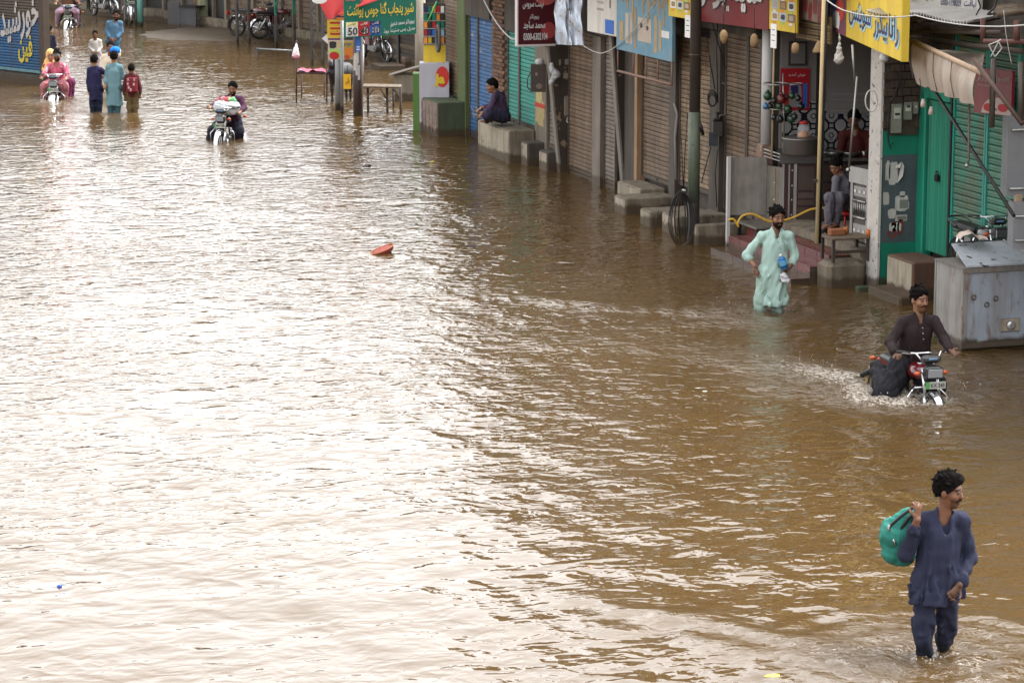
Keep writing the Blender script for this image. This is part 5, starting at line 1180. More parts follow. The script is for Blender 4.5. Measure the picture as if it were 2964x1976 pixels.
for i,(x,y) in enumerate([(16.25,34.6),(16.46,34.32)]):
    cu = thing('tin_can', ['orange tin can beside the brick on the small table','orange tin can at the near corner of the small table'][i], 'can', (x,y,0.702)); b = MB(); b.lathe((x,y,0.702), [(0.035,0.0),(0.035,0.10),(0.031,0.10),(0.031,0.08)], 16); b.build('can_body', flat('orange tin', (0.40,0.13,0.03)), cu)
# posts and hangings in front of the food shop
yp = thing('wooden_post', 'pale yellow wooden post standing in the food shop opening', 'post', onD(2366,704,37.2)); b = MB(); b.tube([onD(2364,704,37.2), onD(2386,-60,37.2)], 0.027, 8); b.build('shaft', mat('pale yellow wood', (0.60,0.45,0.24), 0.7, var=0.15, scale=6, grime=0.3), yp); b = MB(); b.tube([onD(2372,704,37.25), onD(2394,-60,37.25)], 0.024, 8); b.build('dark_gap_pole', M_black, yp); b = MB(); b.torus(onD(2362,524,37.15),0.02,0.008,'Y',14,6); b.build('ring', M_frame, yp)  # black pole filling the dark gap beside the yellow post
yp2 = thing('wooden_post', 'pale yellow slat beside the white round column', 'post', onX(2236,455,16.4)); b = MB(); b.tube([onX(2234,458,16.38), onX(2242,60,16.38)], 0.016, 8); b.build('shaft', mat('pale yellow wood', (0,0,0)), yp2)
rd = thing('curtain_rod', 'grey steel rod hanging in two lengths in the food shop opening', 'rod', onD(2455,495,36.4)); b = MB(); b.tube([onD(2467,130,36.4), onD(2475,238,36.4)],0.017,8); b.build('rod_piece', M_steel, rd); b = MB(); b.tube([onD(2481,222,36.35), onD(2458,485,36.35)],0.016,8); b.build('rod_piece', M_steel, rd); b = MB(); b.ell(onD(2455,492,36.35),(0.03,0.03,0.03),12,8); b.build('knob', M_steel, rd)
hb = thing('plastic_bag', 'clear plastic bag hanging from the yellow sign', 'bag', onD(2428,185,36.2)); D0 = 36.2; S_ = SDF(0.03); S_.cone(onD(2430,95,D0), onD(2430,128,D0), 0.008,0.012); S_.cone(onD(2430,130,D0), onD(2429,140,D0), 0.02,0.03); S_.cone(onD(2429,145,D0), onD(2428,172,D0), 0.03,0.065)
mesh_obj('bag', S_.mesh('bag', mat('cloudy polythene', (0.50,0.47,0.43), 0.4, var=0.25, scale=12, bump=0.4), 0.01, post=lambda P,d: d+0.008*vnoise(P*10,4)), hb)
for i,(px,py,tp,l) in enumerate([(2095,105,60,'oval cane lamp hanging under the red sign, left one'),(2183,120,82,'broken cane lamp hanging under the red sign, right one'),(2302,140,105,'cane lamp hanging in front of the shop wall'),(2370,152,110,'cone cane lamp hanging beside the pale yellow post')]):
    D0 = 37.4 if i > 1 else 38.6; t = thing('cane_lamp', l, 'lamp', onD(px,py,D0), 'cane lamps under the signs'); q = onD(px,py,D0); k = D0/8000
    prof = [[(4,-22),(10,-10),(12,0),(10,10),(4,18)],[(10,-16),(12,0),(9,16),(3,22)],[(10,-14),(11,0),(9,12),(3,16)],[(19,0),(17,6),(10,22),(4,34)]][i]
    b = MB(); b.lathe(q, [(r*k,h*k) for r,h in prof], 16); b.build('shade', mat('cane weave', (0.30,0.19,0.09), 0.8, var=0.35, scale=20, bump=0.4), t); b = MB(); b.tube([q+Vector((0,0,15*k)), onD(px,tp-60,D0)],0.006,5); b.build('cord', M_black, t)
lp = thing('light_bulb', 'white spot lamp under the lower edge of the yellow sign', 'lamp', onD(2558,175,35.9)); b = MB(); q = onD(2558,168,35.9); b.lathe(q, [(0.03,-0.05),(0.06,-0.03),(0.06,0.02),(0.03,0.06),(0.02,0.12)], 16); b.build('bulb_body', M_white, lp)
hc_ = thing('cable', 'pale cable ring hanging on the white wall edge', 'cable', onD(2522,290,36.3)); b = MB(); b.tube([onD(2522+17*cos(2*pi*j/20), 292+31*sin(2*pi*j/20), 36.25) for j in range(21)],0.010,6); b.build('ring', flat('pale cable', (0.5,0.46,0.42)), hc_)
for i,(x,y) in enumerate([(2672,298),(2695,320)]):
    t = thing('bulb_holder', ['white bulb holder hanging left below the tarpaulin','cone bulb holder hanging right below the tarpaulin'][i], 'lamp holder', onD(x,y,34.6)); b = MB(); q = onD(x,y,34.6); b.lathe(q, [(0.035,-0.05),(0.03,0.0),(0.015,0.05)], 12); b.build('holder', mat('pale bakelite', (0.5,0.42,0.36), 0.5), t); b = MB(); b.tube([q+Vector((0,0,0.05)), onD(x-10,y-70,34.7)],0.005,5); b.build('cord', M_black, t)
# ------------------------------------------------------------------ metal trunk cart at the right edge
M_trk = mat('rust streaked pale blue steel', (0.36,0.40,0.46), 0.55, 0.1, var=0.25, scale=2.6, grime=0.6, gcol=(0.16,0.12,0.085), rust=0.36, bump=0.15); M_trks = mat('beige grey steel side', (0.31,0.30,0.285), 0.6, 0.1, var=0.4, scale=3, grime=0.8, gcol=(0.10,0.075,0.055), rust=0.22)
M_lid = mat('pale blue steel lid', (0.42,0.45,0.49), 0.45, 0.1, var=0.15, scale=5, grime=0.3, spots=0.05, scol=(0.06,0.05,0.05), bump=0.05)
tk = thing('metal_trunk', 'big rusty pale blue steel trunk with a raised lid at the right edge', 'trunk', (16.2,30.0,0)); ty0, ty1, tx0, tx1, tz = 29.72, 30.46, 15.54, 17.02, 1.02
b = MB(); b.box((tx0,ty0,0.07),(tx1,ty1,tz)); b.build('body', M_trks, tk)
b = MB(); b.box((tx0+0.055,ty0-0.012,0.12),(tx1,ty0-0.001,tz-0.06)); b.build('front_sheet', M_trk, tk)
for a_,c_ in [((tx0-0.008,ty0-0.02,0.05),(tx0+0.05,ty0+0.03,tz)),((tx0-0.01,ty0-0.022,0.04),(tx1,ty0-0.0015,0.10)),((tx0-0.008,ty1-0.03,0.05),(tx0+0.03,ty1+0.01,tz))]: b = MB(); b.box(a_,c_); b.build('frame_angle', M_trks, tk)
b = MB(); b.box((tx0-0.02,ty0-0.03,tz-0.05),(tx1+0.02,ty0-0.0225,tz+0.01)); b.box((tx0-0.02,ty0-0.0224,tz+0.001),(tx1,ty1,tz+0.02)); b.build('rim', mat('rusty grey rim', (0.20,0.18,0.16), 0.6, rust=0.3, scale=6, grime=0.5), tk)
b = MB(); l0,l1 = (tx0+0.06,ty0-0.05,tz+0.04),(tx0+0.02,ty1-0.2,tz+0.16)
b.prism([(ty0-0.04,tz+0.022),(ty0-0.04,tz+0.045),(ty1-0.10,tz+0.215),(ty1-0.10,tz+0.192)],0,1,lambda u,w,h: (tx0+0.03+0.14*(u-ty0)/0.7 if h == 0 else tx1+0.1,u,w)); b.build('lid', M_lid, tk)
b = MB(); b.tube([(tx0+0.95,ty0-0.035,tz+0.055),(tx0+0.87,ty1-0.11,tz+0.224)],0.012,6); b.build('lid_seam', M_trks, tk); b = MB(); b.box((tx0+0.16,ty1-0.099,tz+0.19),(tx1+0.1,ty1-0.08,tz+0.225)); b.build('lid_edge', M_black, tk)
b = MB(); b.bbox((tx0+0.52,ty0-0.03,0.22),(tx0+0.78,ty0-0.0125,0.38),0.008); pl_ = b.build('lamp_plate', M_concl, tk); b = MB(); b.lathe((tx0+0.65,ty0-0.03,0.30), [(0.06,0.0),(0.055,-0.03),(0.03,-0.035)], 18, 'Y'); b.build('lamp_lens', glossy('cloudy lens', (0.45,0.45,0.45), 0.15, 0.6), pl_)
for x,z in [(0.14,0.70),(0.32,0.60),(0.44,0.67)]: b = MB(); b.torus((tx0+x,ty0-0.02,z-0.03),0.028,0.008,'Y',14,6); b.build('hasp', M_frame, tk)
FP = Panel((tx0+0.055,ty0-0.0125,0.10),(tx1,ty0-0.0125,0.10),0.7)
b = MB(); b.box((tx0+0.08,ty0+0.1,-0.42),(tx0+0.13,ty0+0.15,0.069)); b.build('leg', M_black, tk); b = MB(); b.box((tx1-0.2,ty0+0.1,-0.42),(tx1-0.15,ty0+0.15,0.069)); b.build('leg', M_black, tk)
b = MB(); b.box((tx0+0.03,ty0+0.05,-0.02),(tx1-0.02,ty1-0.05,0.0685)); b.build('dark_gap_fill', M_black, tk)  # black box filling the dark gap under the trunk
gcb = thing('grey_cabinet', 'grey painted cabinet with bar handles hung above the trunk', 'cabinet', onD(2940,565,33.2)); D0 = 32.9; GM = mat('cabinet grey paint', (0.20,0.205,0.215), 0.5, 0.1, var=0.12, scale=4, grime=0.3)
P_ = Panel(onD(2912,568,D0), onD(3060,568,D0), onD(2912,345,D0).z-onD(2912,568,D0).z); P_.board('case', GM, gcb, 0.4)
for w in (0.10,0.86): b = MB(); b.tube([P_.P(0.07,w,0.012),P_.P(0.07,w,0.035),P_.P(0.5,w+0.01,0.035),P_.P(0.5,w+0.01,0.012)],0.016,8); b.build('handle', M_steel, gcb)
P2 = Panel(onD(2930,722,D0-0.2), onD(3060,722,D0-0.2), onD(2930,588,D0-0.2).z-onD(2930,722,D0-0.2).z); g2 = thing('grey_cabinet', 'lower grey drawer box standing on the trunk at the right edge', 'cabinet', P2.a); P2.board('case', GM, g2, 0.35)
for w in (0.2,0.72): b = MB(); b.tube([P2.P(0.06,w,0.01),P2.P(0.06,w,0.03),P2.P(0.6,w+0.01,0.03),P2.P(0.6,w+0.01,0.01)],0.014,8); b.build('handle', M_steel, g2)
b = MB(); q = onD(2945,575,D0-0.02); b.box((q.x-0.03,q.y-0.03,q.z-0.06),(q.x+0.05,q.y+0.03,q.z+0.05)); b.build('spacer', mat('pale wood pole',(0,0,0)), g2)
# ------------------------------------------------------------------ things around the juice stand and far shops
rt = thing('stall_table', 'thin maroon iron stand with pink cloth on its shelf', 'table', onZ(900,296)); MM = mat('maroon iron', (0.05,0.015,0.015), 0.5, 0.2); Dt = depth(857,296)
for (x,yb_,yt) in [(857,296,118),(945,292,200),(872,280,204),(938,276,202)]: b = MB(); q = onZ(x,yb_); b.tube([(q.x,q.y,GZ), onD(x+1,yt,float(np.array(q)@FH))],0.018,6); b.build('leg', MM, rt)
T0,T1 = onD(857,209,Dt),onD(946,211,Dt-0.05); b = MB(); n_ = Vector(FH)*0.5
b.add([T0,T1,T1+n_,T0+n_,T0-Vector((0,0,.04)),T1-Vector((0,0,.04)),T1+n_-Vector((0,0,.04)),T0+n_-Vector((0,0,.04))],[(0,1,2,3),(4,7,6,5),(0,4,5,1),(1,5,6,2),(2,6,7,3),(3,7,4,0)]); b.build('shelf', MM, rt)
cl = thing('pink_cloth', 'pink and white cloth lying on the maroon stand shelf', 'cloth', T0); b = MB(); b.grid(lambda u,v: T0.lerp(T1,0.05+0.9*u)+n_*(0.1+0.8*v)+Vector((0,0,0.03+0.035*sin(u*14+v*3)*sin(v*5+u*4))),20,8); b.build('sheet', mat('pink cotton', (0.55,0.09,0.16), 0.8, var=0.3, spots=0.12, scol=(0.7,0.6,0.6), scale=5), cl)
pk = thing('plastic_bag', 'white bag with pink contents tied to the maroon stand', 'bag', onD(855,170,Dt)); S_ = SDF(0.03); D0 = Dt-0.06; S_.cone(onD(857,126,D0), onD(857,140,D0), 0.015,0.04); S_.cone(onD(857,142,D0), onD(856,160,D0), 0.05,0.085)
def pcol(V): 
    zz = np.array([v[2] for v in V]); f = np.clip((zz-zz.min())/(zz.max()-zz.min())*1.7,0,1)[:,None]; return np.array([0.75,0.22,0.35])*(1-f)+np.array([1,1,1])*f
mesh_obj('bag', S_.mesh('bag', skin('two tone polythene', (0.7,0.68,0.68)), 0.014, post=lambda P,d: d+0.008*vnoise(P*8,6), color=pcol), pk)
bn = thing('bench', 'narrow dark steel bench standing in the far water', 'bench', onZ(795,172)); D0 = depth(746,172)
b = MB(); q0,q1 = onD(742,142,D0),onD(850,148,D0-0.1); b.tube([q0,q1],0.03,6); b.build('seat', M_galv, bn)
for x,y in ((745,172),(838,172)): b = MB(); q = onZ(x,y); b.tube([(q.x,q.y,GZ),onD(x,146,D0)],0.025,6); b.build('leg', M_black, bn); b = MB(); b.tube([onD(x,164,D0),onD(x+14,148,D0)],0.015,6); b.build('brace', M_black, bn)
rw = thing('rough_table', 'rough wooden trestle table right of the dark brown post', 'table', onZ(1110,326)); D0 = depth(1110,326)
b = MB(); T0,T1 = onD(1050,250,D0),onD(1160,252,D0-0.1)
for k in range(3): b = MB(); a_ = T0+Vector(FH)*0.19*k; c_ = T1+Vector(FH)*0.19*k; d_ = Vector(FH)*0.18; z_ = Vector((0,0,0.035)); b.add([a_,c_,c_+d_,a_+d_,a_-z_,c_-z_,c_+d_-z_,a_+d_-z_],[(0,1,2,3),(4,7,6,5),(0,4,5,1),(1,5,6,2),(2,6,7,3),(3,7,4,0)]); b.build('plank', M_wood, rw)
for x,y in ((1066,322),(1122,325),(1161,330),(1140,312)): b = MB(); q = onZ(x,y); b.tube([(q.x,q.y,GZ),onD(x-2,252,float(np.array(q)@FH))],0.028,6); b.build('leg', M_woodd, rw)
for (x0,y0_,x1,y1_) in ((1062,285,1080,258),(1118,285,1100,258),(1160,285,1138,258)): b = MB(); b.tube([onD(x0,y0_,D0-0.02),onD(x1,y1_,D0-0.02)],0.022,6); b.build('brace', M_wood, rw)
cb = thing('cream_bin', 'cream box with a sloping tin lid beside the green panel', 'bin', onZ(1170,290)); q0,q1 = onZ(1140,288),onZ(1202,291); P_ = Panel(q0,q1,0.62); P_.board('body', mat('cream board', (0.36,0.32,0.24), 0.8, grime=0.5), cb, 0.6, 0,1,-0.5,0.9); b = MB(); b.prism([(-0.1,0.88),(1.32,1.25),(1.32,1.32),(-0.1,0.95)],-0.7,0.12,lambda u,w,h: P_.P(u,w,h)); b.build('tin_lid', M_tin, cb)
q2 = onZ(1222,293); P2 = Panel(q1+Vector((0.01,0,0)),q2,0.5); P2.board('side_board', M_concd, cb, 0.5, 0,0.98,-0.6,1.0, out=-0.02)
jz = thing('shop_counter', 'lavender white painted counter with a red and yellow emblem', 'counter', (16.1,54.9,0)); D0 = depth(1250,395)+1.0; P_ = Panel(onD(1214,292,D0),onD(1300,292,D0), onD(1214,184,D0).z-onD(1214,292,D0).z); P_.board('body', mat('lavender paint', (0.52,0.50,0.56), 0.7, var=0.1, grime=0.4, gcol=(0.3,0.28,0.28), scale=3), jz, 0.5, 0,1,-0.8,1.0)
P_.patch('emblem', flat('emblem red', (0.55,0.03,0.02)), jz, 0.55,1.0,0.36,0.92, shape='disc'); P_.text('Ja', flat('emblem yellow', (0.75,0.52,0.02)), jz, 0.50,0.86,0.38,0.72, out=0.012, bold=0.05); P_.board('green_side', flat('grass green paint', (0.07,0.15,0.025)), jz, 0.45, -0.22,-0.004,-0.8,0.72, out=-0.02)
ty = thing('tyre_display', 'shelf of coloured packets with a hanging tyre and yellow board', 'display', P_.P(0.4,1.1,-0.3)); D1 = D0+0.3; Q = Panel(onD(1226,182,D1),onD(1290,182,D1), onD(1226,10,D1).z-onD(1226,182,D1).z); Q.board('back_board', M_plastd, ty, 0.05); Q.board('yellow_board', YEL, ty, 0.02, 0,1,0.0,0.30, out=0.025)
_r = random.Random(8); PC = [RED,NAV,SBL,ORG,WHT,YEL,INK,SGR,CYN]
for j in range(5):
    for i in range(5): Q.board('packet', _r.choice(PC), ty, 0.05, 0.03+0.19*i,0.18+0.19*i,0.33+0.13*j,0.43+0.13*j, out=0.055+0.002*i)
    Q.board('shelf', M_steel, ty, 0.06, 0,1,0.312+0.13*j,0.324+0.13*j, out=0.062)
tc = onD(1268,112,D1-0.25); b = MB(); b.torus(tc,0.20,0.035,'X',32,10, Matrix.Diagonal((1,0.55,1.25)).to_3x3()); b.build('tyre', mat('grey inner tube', (0.14,0.125,0.115), 0.6), ty); b = MB(); b.tube([onD(1238,65,D1-0.3),onD(1265,5,D1-0.3)],0.02,6); b.build('green_pipe', flat('green pipe', (0.08,0.42,0.12)), ty)
# lattice masts
def mast(label, px0, px1, pyb, m_lo, m_hi=None):
    A, B = onZ(px0,pyb), onZ(px1,pyb); t = thing('lattice_mast', label, 'mast', (A+B)/2, 'lattice steel masts at the far end'); d = Vector(FH)*(B-A).length; top = 5.5; C_ = [A,B,B+d,A+d]
    for k,p in enumerate(C_):
        b = MB(); b.tube([(p.x,p.y,GZ),(p.x,p.y,0.9 if m_hi else top)],0.028,4,sm=False); b.build('leg', m_lo, t)
        if m_hi: b = MB(); b.tube([(p.x,p.y,0.9),(p.x,p.y,top)],0.028,4,sm=False); b.build('leg', m_hi, t)
    z = 0.0; k = 0
    while z < 4.8:
        for i,j in ((0,1),(1,2),(3,0)):
            p,q = C_[i],C_[j]; b = MB(); b.tube([(p.x,p.y,z),(q.x,q.y,z+0.45)] if (k+i)%2 else [(q.x,q.y,z),(p.x,p.y,z+0.45)],0.012,4,sm=False); b.build('brace', m_lo, t)
        z += 0.45; k += 1
    return t
M_lat = mat('dull lattice steel', (0.11,0.10,0.095), 0.6, 0.3, var=0.3, scale=5, grime=0.5); M_latg = mat('green lattice paint', (0.02,0.20,0.14), 0.6, var=0.3, grime=0.5)
mast('pale lattice mast behind the leaning motorcycle', 362,394,74, mat('pale lattice steel', (0.26,0.25,0.25), 0.6, 0.2), None)
mast('dark lattice mast in front of the red parked motorcycle', 686,720,129, M_lat); mast('lattice mast with turquoise upper legs between parked motorcycles', 798,850,140, M_lat, M_latg); mast('dark lattice mast left of the juice posters', 902,934,190, M_lat)
post('turquoise round post with a black foot at the far end', 405, 76, -40, 0.10, mat('pale turquoise paint', (0.10,0.28,0.24), 0.6, var=0.2, grime=0.4)); 
gk = thing('grey_counter', 'pair of blue grey steel counter panels beside the man in pale green', 'counter', onZ(525,85)); P_ = Panel(onZ(486,83),onZ(568,87),0.78); GMd = mat('blue grey steel', (0.085,0.085,0.095), 0.55, 0.3, var=0.3, scale=2, grime=0.6); P_.board('panel', GMd, gk, 0.04, 0,0.44,-0.2,1.0); P_.board('panel', GMd, gk, 0.04, 0.45,1.0,-0.2,0.82); P_.board('top', M_black, gk, 0.5, 0.42,1.02,0.83,0.88, out=0.05)
wb = thing('wooden_board', 'upright orange brown board behind the green mast', 'board', onZ(885,100)); P_ = Panel(onZ(868,102),onZ(905,104),0.85); P_.board('board', mat('ochre board', (0.20,0.135,0.05), 0.8, var=0.4, scale=5, grime=0.5), wb, 0.05); P_.board('cap', M_wood, wb, 0.08, -0.1,1.1,1.0,1.06, out=0.02)
ws = thing('plank_shack', 'dark plank shack with stepped blocks behind the trestle table', 'shack', onZ(1160,180)); P_ = Panel(onZ(1108,176),onZ(1206,200),1.25)
for k in range(9): P_.board('plank', M_woodd if k%2 else M_wood, ws, 0.03, 0.0,0.47,0.10+0.1*k,0.19+0.1*k, out=0.01*(k%2)); P_.board('plank', M_woodd if k%3 else M_wood, ws, 0.03, 0.53,1.0,0.06+0.1*k,0.15+0.1*k, out=0.01*(k%2))
P_.board('post', M_black, ws, 0.1, 0.47,0.53,-0.3,1.1, out=0.05); P_.board('roof', M_concd, ws, 1.6, -0.05,1.0,1.08,1.16, out=0.5)
block('cement_block', tuple(onZ(1100,205)+Vector((0,0,-0.5))), tuple(onZ(1140,200)+Vector((0.2,0.5,0.12))), M_concd, label='low cement block in the water before the plank shack', cat='block')
block('cement_block', tuple(onZ(1172,196)+Vector((0,0,-0.5))), tuple(onZ(1200,196)+Vector((0.1,0.4,0.25))), mat('pinkish cement', (0.22,0.14,0.11), 0.9, grime=0.5), label='pinkish cement block beside the pale post', cat='block')
# ------------------------------------------------------------------ floating litter
fl = thing('floating_basket', 'red woven cushion floating in the middle of the water', 'cushion', onZ(1105,735)); q = onZ(1103,733)
b = MB(); R_ = Matrix.Rotation(-0.30,3,'Y') @ Matrix.Rotation(0.5,3,'Z'); b.ell(q+Vector((0.02,0,0.03)), (0.20,0.14,0.045), 24, 10, M=R_, fn=lambda p: Vector((p.x,p.y,max(-0.045,min(0.035,p.z*1.5))))); b.build('cushion_body', mat('red weave', (0.22,0.022,0.022), 0.8, tide=False, var=0.4, scale=18, spots=0.15, scol=(0.5,0.35,0.1)), fl)
b = MB(); b.tube([q+Vector((0.02,0,0.03))+R_@Vector((0.21*cos(2*pi*k/20),0.145*sin(2*pi*k/20),0.03)) for k in range(21)],0.012,6); b.build('braid_edge', mat('ochre braid', (0.32,0.12,0.05), 0.8, tide=False, var=0.4, scale=30), fl)
def lump(label, px, py, r, col, nm='floating_litter', cat='litter', dz=0.0):
    t = thing(nm, label, cat, onZ(px,py)); q = onZ(px,py,dz); b = MB(); sd = px*0.01; b.ell(q, r, 14, 8, fn=lambda p: p*(1+0.25*sin(p.x*60+sd)*cos(p.y*50+sd))); b.build('scrap', flat('litter %d' % px, col, 0.4), t)
lump('small dark brown lump floating left of the concrete blocks', 1063,482,(0.09,0.05,0.04),(0.03,0.02,0.015)); lump('white scrap on the dark floating lump', 1054,478,(0.025,0.02,0.03),(0.6,0.6,0.6),dz=0.02)
lump('tiny bright blue scrap on the near left water', 172,1695,(0.022,0.016,0.014),(0.01,0.08,0.6),'floating_litter','litter',0.008); lump('yellow wrapper drifting near the lower right', 2238,1954,(0.07,0.035,0.008),(0.75,0.6,0.05),dz=0.006); lump('dark stick floating behind the wake', 1640,945,(0.06,0.02,0.012),(0.04,0.02,0.015),dz=0.004); lump('pale wrapper floating among the ripples', 2040,1132,(0.03,0.02,0.008),(0.55,0.52,0.45),dz=0.006); lump('small red cap drifting on the bright water', 1706,1640,(0.014,0.012,0.01),(0.6,0.15,0.1),dz=0.006); lump('yellow leaf floating near the mud lane', 1250,468,(0.05,0.03,0.01),(0.5,0.45,0.05),dz=0.006)
# ------------------------------------------------------------------ people
SK = [skin('brown skin', (0.21,0.100,0.056)), skin('dark brown skin', (0.145,0.064,0.035)), skin('light brown skin', (0.25,0.13,0.075))]
M_hair = mat('black hair', (0.006,0.005,0.0045), 0.9, var=0.3, scale=30, bump=0.25, bscale=90, obj=True, wet=1.0, spec=0.05)
M_beard = mat('dark beard', (0.009,0.0065,0.0055), 0.8, var=0.3, scale=30, bump=0.25, bscale=90, obj=True, wet=1.0, spec=0.1)
V3 = lambda v: np.array(v, float)
def unit(v): v = V3(v); return v/max(np.linalg.norm(v), 1e-9)
def facing(yaw): a = radians(yaw); return -FH*cos(a) + RR*sin(a)      # 0 = towards the camera, +90 = towards picture right
def head_frame(yaw, pitch=0, roll=0):
    f = facing(yaw); z = np.array([0,0,1.0]); p = radians(pitch); r = radians(roll)
    fw = f*cos(p) - z*sin(p); upv = z*cos(p) + f*sin(p); rt = np.cross(fw, upv)
    rt, upv = rt*cos(r) + upv*sin(r), upv*cos(r) - rt*sin(r)
    return np.stack([rt, fw, upv], 1)
class Person:
    def __init__(s, label, D, base, J, yaw=0, hyaw=None, hp=5, hroll=0, sc=1.0, sk=0, vox=0.011, group=None, hold=None):
        s.D = D; s.sc = sc; s.vox = vox; s.sk = sk
        s.J = {k: V3(onD(v[0], v[1], D + (v[2] if len(v) > 2 else 0))) for k, v in J.items()}
        s.root = thing('person', label, 'person', base, group); s.bf = facing(yaw); s.br = np.cross(s.bf, [0,0,1.0]); s.H = head_frame(yaw if hyaw is None else hyaw, hp, hroll)
        j = s.J
        if 'hipA' not in j:
            side = unit((j['shB']-j['shA'])*np.array([1,1,0])); j['hipA'] = j['hip']-side*0.085*sc; j['hipB'] = j['hip']+side*0.085*sc
    def hl(s, x, y, z): return s.J['head'] + s.H @ (np.array([x, y, z])*s.sc*1.1)
    def hand(s, S, wr, hd, curl=0.5, side=1, palm=None, spread=0.10):
        """palm and five fingers of different length from wrist towards hd"""
        d = unit(hd-wr); n = unit(palm if palm is not None else np.cross(d, np.cross(s.bf, d))+1e-6*s.bf); w = np.cross(d, n)*side; c = s.sc
        kn = wr + d*0.085*c
        S.cone(wr, kn, 0.026*c, 0.034*c, (n, 1.7), k=0.012)
        for i, (ln, off) in enumerate(((0.070,-0.032),(0.080,-0.011),(0.074,0.011),(0.058,0.031))):
            a = kn + w*off*c; fd = unit(d + w*(off*spread*20)); p1 = a + fd*ln*0.45*c; ang = curl*1.3
            f2 = unit(fd*cos(ang) + n*sin(ang)); p2 = p1 + f2*ln*0.35*c; f3 = unit(fd*cos(ang*2) + n*sin(ang*2)); p3 = p2 + f3*ln*0.28*c
            r = 0.0088*c if i < 3 else 0.0078*c
            S.chain([a, p1, p2, p3], [r*1.1, r, r*0.95, r*0.8], k=0.004)
        t0 = wr + d*0.028*c - w*0.026*c; t1 = t0 + unit(d*0.7 - w*0.7 + n*0.35)*0.042*c; t2 = t1 + unit(d*0.9 + n*(0.3+0.6*curl))*0.034*c
        S.chain([t0, t1, t2], [0.014*c, 0.0105*c, 0.0085*c], k=0.008)
    def build_body(s, curlA=0.5, curlB=0.5, hands=True, feet=True, lips=True, bare=False):
        j = s.J; c = s.sc; S = SDF(0.03*c); H = s.H
        mid = (j['shA']+j['shB'])/2; ch = mid*0.72 + j['hip']*0.28; S.cone(ch, j['hip'], 0.115*c, 0.105*c, (s.bf, 1.35)); S.cone(j['shA'], j['shB'], 0.048*c, 0.048*c)
        S.cone(mid, j['head'] - H[:,2]*0.07*c - H[:,1]*0.01*c, 0.062*c, 0.055*c)
        for q in 'AB':
            S.cone(j['sh'+q], j['el'+q], 0.044*c, 0.038*c); S.cone(j['el'+q], j['wr'+q], 0.041*c, 0.027*c)
            S.cone(j['hip'+q], j['kn'+q], 0.078*c, 0.055*c); S.cone(j['kn'+q], j['an'+q], 0.054*c, 0.034*c)
            if hands: s.hand(S, j['wr'+q], j['hd'+q], curlA if q == 'A' else curlB, -1 if q == 'A' else 1, s.J.get('palm'+q))
            if feet:
                an = j['an'+q]; tf = j.get('toe'+q); tf = an + s.bf*0.17*c - np.array([0,0,0.07*c]) if tf is None else tf
                S.cone(an, tf, 0.038*c, 0.030*c, (np.array([0,0,1.0]), 1.3)); S.cone(an, an - unit(tf-an)*0.04*c - np.array([0,0,0.04*c]), 0.034*c, 0.032*c)
        hd = j['head']
        S.ball(s.hl(0,-0.008,0.025), V3([0.074,0.094,0.095])*c*1.1, H, k=0.02)
        S.ball(s.hl(0,0.022,-0.045), V3([0.056,0.066,0.072])*c*1.1, H, k=0.03)
        S.ball(s.hl(0,0.062,-0.092), V3([0.026,0.020,0.020])*c*1.1, H, k=0.03)
        S.cone(s.hl(0,0.085,0.014), s.hl(0,0.100,-0.024), 0.009*c, 0.0155*c, k=0.014); S.ball(s.hl(0,0.072,0.034), V3([0.052,0.014,0.010])*c*1.1, H, k=0.02)
        for x in (-1, 1):
            S.ball(s.hl(x*0.031,0.098,0.012), V3([0.018,0.014,0.011])*c*1.1, H, k=0.010, op='s'); S.ball(s.hl(x*0.031,0.078,0.012), V3([0.014,0.013,0.012])*c*1.1, H, k=0.004)
            S.ball(s.hl(x*0.079,-0.006,-0.006), V3([0.012,0.020,0.032])*c*1.1, H, k=0.008); S.ball(s.hl(x*0.042,0.058,-0.022), V3([0.022,0.02,0.02])*c*1.1, H, k=0.03)
        S.ball(s.hl(0,0.086,-0.062), V3([0.024,0.011,0.010])*c*1.1, H, k=0.012)
        def col(V):
            q = ((V - hd) @ H)/(c*1.1); o = np.ones((len(V), 3)); fr = q[:,1] > 0.04
            for x in (-1, 1):
                e = ((q[:,0]-x*0.031)/0.015)**2 + ((q[:,2]-0.012)/0.008)**2; o[fr & (e < 1)] = (0.22,0.24,0.30)
                e = ((q[:,0]-x*0.033)/0.026)**2 + ((q[:,2]-0.036-0.004*np.cos(q[:,0]*60))/0.0075)**2; o[fr & (e < 1)] = (0.10,0.10,0.11)
            e = (q[:,0]/0.026)**2 + ((q[:,2]+0.063)/0.010)**2; o[fr & (e < 1)] = (0.72,0.50,0.48)
            if lips == 'stubble': k = fr & (q[:,2] < -0.045) & (e >= 1); o[k] *= 0.55
            return o
        me = S.mesh('body', SK[s.sk], s.vox*0.62, color=col); return mesh_obj('body', me, s.root)
